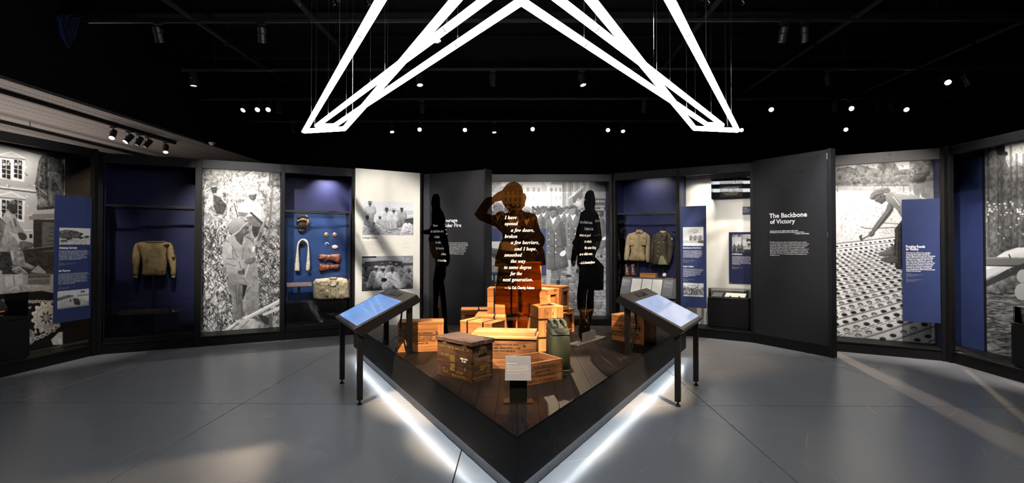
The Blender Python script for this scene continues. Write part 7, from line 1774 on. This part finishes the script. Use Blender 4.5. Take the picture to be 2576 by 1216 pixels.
for x, z, lb in ((-8.5, 3.5, 'dark pipe under the perforated ceiling'), (-9.3, 3.46, 'lower dark pipe under the perforated ceiling')):
    t = thing('ceiling_conduit', lb, 'conduit', (x, 0, z), 0)
    part('pipe', MB().tube([(0, -3, 0), (0, 14.5, 0)], 0.04, 8), METAL, t)
    for yy in (4.0, 6.5, 9.0): part('hanger', MB().tube([(0, yy, 0.03), (0, yy, CZ - z)], 0.006, 6), METAL, t)
p = at_depth(557, 387, 10.9)
t = thing('smoke_detector', 'white dome smoke detector on the perforated ceiling', 'detector', (p.x - 0.2, 10.9, CZ))
part('base', MB().lathe([(0.07, 0.0), (0.07, -0.015), (0.06, -0.018)], 16), WHITEN, t); part('dome', MB().lathe([(0.058, -0.018), (0.05, -0.04), (0.02, -0.055)], 16), WHITEN, t, smooth=True)
ld = bpy.data.lights.new('gallery_light', 'AREA'); ld.energy = 130; ld.color = (1, 0.86, 0.76); ld.size = 3.0; ld.shape = 'RECTANGLE'; ld.size_y = 8.0
gl = thing('unseen_uplight', 'unseen uplight below the perforated ceiling of the gallery next door', 'uplight', (-9.3, 7.0, 2.0))  # unseen source that brightens the perforated trays from below
part('trough', MB().box(-0.08, 0.08, -1.2, 1.2, -0.06, 0.0), METAL, gl)
part('post', MB().box(-0.03, 0.03, -0.03, 0.03, -2.0, -0.06), METAL, gl)
lo = bpy.data.objects.new('gallery_light', ld); COL.objects.link(lo); lo.parent = gl; lo.location = (0, 0, 0.05); lo.rotation_euler = (math.pi, 0, 0)

# blue data cables bunched at the upper left
t = thing('cable_bundle', 'loop of blue data cables hanging at the upper left', 'cables', tuple(at_depth(150, 40, 7.0)))
CAB = mat('blue_cable', (0.02, 0.05, 0.25), 0.5)
for k in range(9):
    w = 0.03 + 0.012 * k; dz = 0.22 + 0.02 * k
    part('cable', MB().tube([(-w * 2.4 if k % 3 == 0 else -w, 0.02 * k, 0.02), (-w, 0.02 * k, -0.03), (-w * 0.6 + 0.02, 0.02 * k, -dz * 0.8), (-0.02, 0.02 * k, -dz), (w * 0.6, 0.02 * k, -dz * 0.6), (w, 0.02 * k, -0.02), (w * 4 if k % 3 == 1 else w, 0.02 * k, 0.03)], 0.004, 5), CAB, t)

# ---------------------------------------------------------------- the star light
ZL, ZU, TR = 2.90, 3.06, 0.029
def star_pt(px, py, z): return on_floor(px, py, z)
TUBE = emit('glowing_tube', (0.90, 0.95, 1.0), STAR_STRENGTH)
star = thing('star_light', 'large suspended star-shaped light of glowing white tubes', 'light', (0.06, 4.2, ZL))
S0 = Vector((0.06, 4.2, ZL))
def run(pts, seams):
    """one straight glowing tube cut into lengths by thin dark joint rings"""
    a, b = pts
    cuts = [0.0] + seams + [1.0]
    for i in range(len(cuts) - 1):
        p, q = a.lerp(b, cuts[i]) - S0, a.lerp(b, cuts[i + 1]) - S0
        d = (q - p).normalized() * 0.007
        part('tube', MB().tube([p + (d if i else Vector()), q - (d if i < len(cuts) - 2 else Vector())], TR, 10), TUBE, star, smooth=False)
    for s in seams:
        p = a.lerp(b, s) - S0; d = (b - a).normalized() * 0.007
        part('joint_ring', MB().tube([p - d, p + d], TR * 0.97, 16), mat('joint_grey', (0.06, 0.06, 0.065), 0.4), star)
apex = lambda p, q: p + (q - p) * ((0.06 - p.x) / (q.x - p.x))
def vee(l_far, l_near, r_far, r_near, z, seams):
    a, b = star_pt(*l_far, z), star_pt(*l_near, z); c_, d = star_pt(*r_far, z), star_pt(*r_near, z)
    al, ar = apex(a, b), apex(c_, d); m = (al + ar) / 2; m.z = z
    run((a, m), seams); run((c_, m), seams)
    return a, c_, m
T1 = vee((766, 330), (932, 0), (1855, 328), (1657, 0), ZL, [0.10, 0.33, 0.6])
T4 = vee((866, 324), (1138, 0), (1747, 323), (1478, 0), ZL, [0.13, 0.38, 0.62])
T2 = vee((797, 317), (1206, 0), (1817, 315), (1393, 0), ZU, [0.12, 0.40, 0.80])
T3 = vee((842, 316), (1297, 3), (1778, 313), (1299, 4), ZU, [0.12, 0.40, 0.80])
for a, b in ((T1[0], T4[0]), (T1[1], T4[1]), (T2[0], T3[0]), (T2[1], T3[1])):
    part('end_tube', MB().tube([a - S0, b - S0], TR, 10), TUBE, star)
for (far, near, z) in ((T1, None, ZL), (T2, None, ZU), (T3, None, ZU), (T4, None, ZL)):
    for s in (0, 1):
        for k in (0.12, 0.45, 0.8):
            p = far[s].lerp(far[2], k) - S0
            part('suspension_cable', MB().tube([p + Vector((0, 0, TR)), (p.x, p.y, CEIL - ZL)], 0.0022, 5), STEEL, star)
            part('cable_grip', MB().tube([(p.x, p.y, p.z + TR), (p.x, p.y, p.z + TR + 0.035)], 0.006, 6), STEEL, star)
for s in (0, 1):
    p = T1[s].lerp(T1[2], 0.03) - S0
    part('power_cord', MB().tube([p + Vector((0.1 if s == 0 else -0.1, 0, 0.02)), p + Vector((0.1 if s == 0 else -0.1, 0.05, 0.4)), p + Vector((0.12 if s == 0 else -0.12, 0.02, CEIL - ZL))], 0.006, 6), METAL, star)
# perforated steel struts and hooks that carry the star
for s, lb in ((0, 'left'), (1, 'right')):
    base_ = T1[s].lerp(T1[2], 0.2)
    t = thing('strut_frame', f'slotted steel strut frame above the {lb} star tip', 'strut', (base_.x, base_.y, 4.35))
    sg = -1 if s == 0 else 1
    for k in range(3):
        boxpart('strut', TRK, t, -0.5, 0.5, -0.5 + 0.5 * k - 0.02, -0.5 + 0.5 * k + 0.02, 0.0, 0.04)
    boxpart('cross_strut', TRK, t, -0.02, 0.02, -0.7, 0.7, 0.041, 0.08)
    for k in range(6):
        x, y = (-0.4, 0.0, 0.4)[k % 3], (-0.5, 0.5)[k // 3]
        part('hook', MB().tube([(x, y, 0.0), (x, y, -0.05), (x + 0.02, y, -0.08), (x, y, -0.1)], 0.006, 6), STEEL, t)
        part('washer', MB().lathe([(0.025, -0.004), (0.025, 0.0)], 12, Matrix.Translation((x, y, 0))), STEEL, t)
    for x in (-0.3, 0.3): part('hanger', MB().tube([(x, 0, 0.04), (x, 0, CEIL - 4.35)], 0.006, 6), METAL, t)

# ---------------------------------------------------------------- light bars inside the bays
def bay_light(w, fr, u, energy, sx, col=(1.0, 0.93, 0.84), dep=0.2, tilt=0):
    boxpart('light_bar', METAL, w, u - sx / 2, u + sx / 2, dep - 0.02, dep + 0.02, H - 0.055, H - 0.03)
    ld = bpy.data.lights.new('bay_light', 'AREA'); ld.energy = energy * SPOT; ld.color = col; ld.shape = 'RECTANGLE'; ld.size = sx; ld.size_y = 0.03; ld.spread = math.radians(110)
    lo = bpy.data.objects.new('bay_light', ld); COL.objects.link(lo); lo.parent = w; lo.location = (u, dep, H - 0.06); lo.rotation_euler = (math.radians(tilt), 0, 0)
bay_light(wFL, FL, (uL[2] + uL[3]) / 2 + 0.15, 5.0, 0.25, dep=0.28)
bay_light(wFJ, FJ, (uJ[1] + uJ[2]) / 2, 4.5, 0.75, dep=0.2)
bay_light(wFL, FL, (uL[1] + uL[2]) / 2, 2.2, 0.8, dep=0.12, tilt=38)
bay_light(wFM, FM, FM.len * 0.45, 1.6, 1.8, dep=0.12, tilt=38)
bay_light(wFR, FR, (uR[0] + uR[1]) / 2, 2.0, 0.9, dep=0.12, tilt=38)
bay_light(wSL, SL, SL.at(60, 608, 0.1)[0], 1.3, 0.9, dep=0.12, tilt=38)
bay_light(wSR, SR, SR.at(2540, 608, 0.1)[0], 1.6, 0.9, dep=0.12, tilt=38)
bay_light(wFJ, FJ, (uJ[0] + uJ[1]) / 2, 1.0, 0.4, dep=0.12, tilt=38)
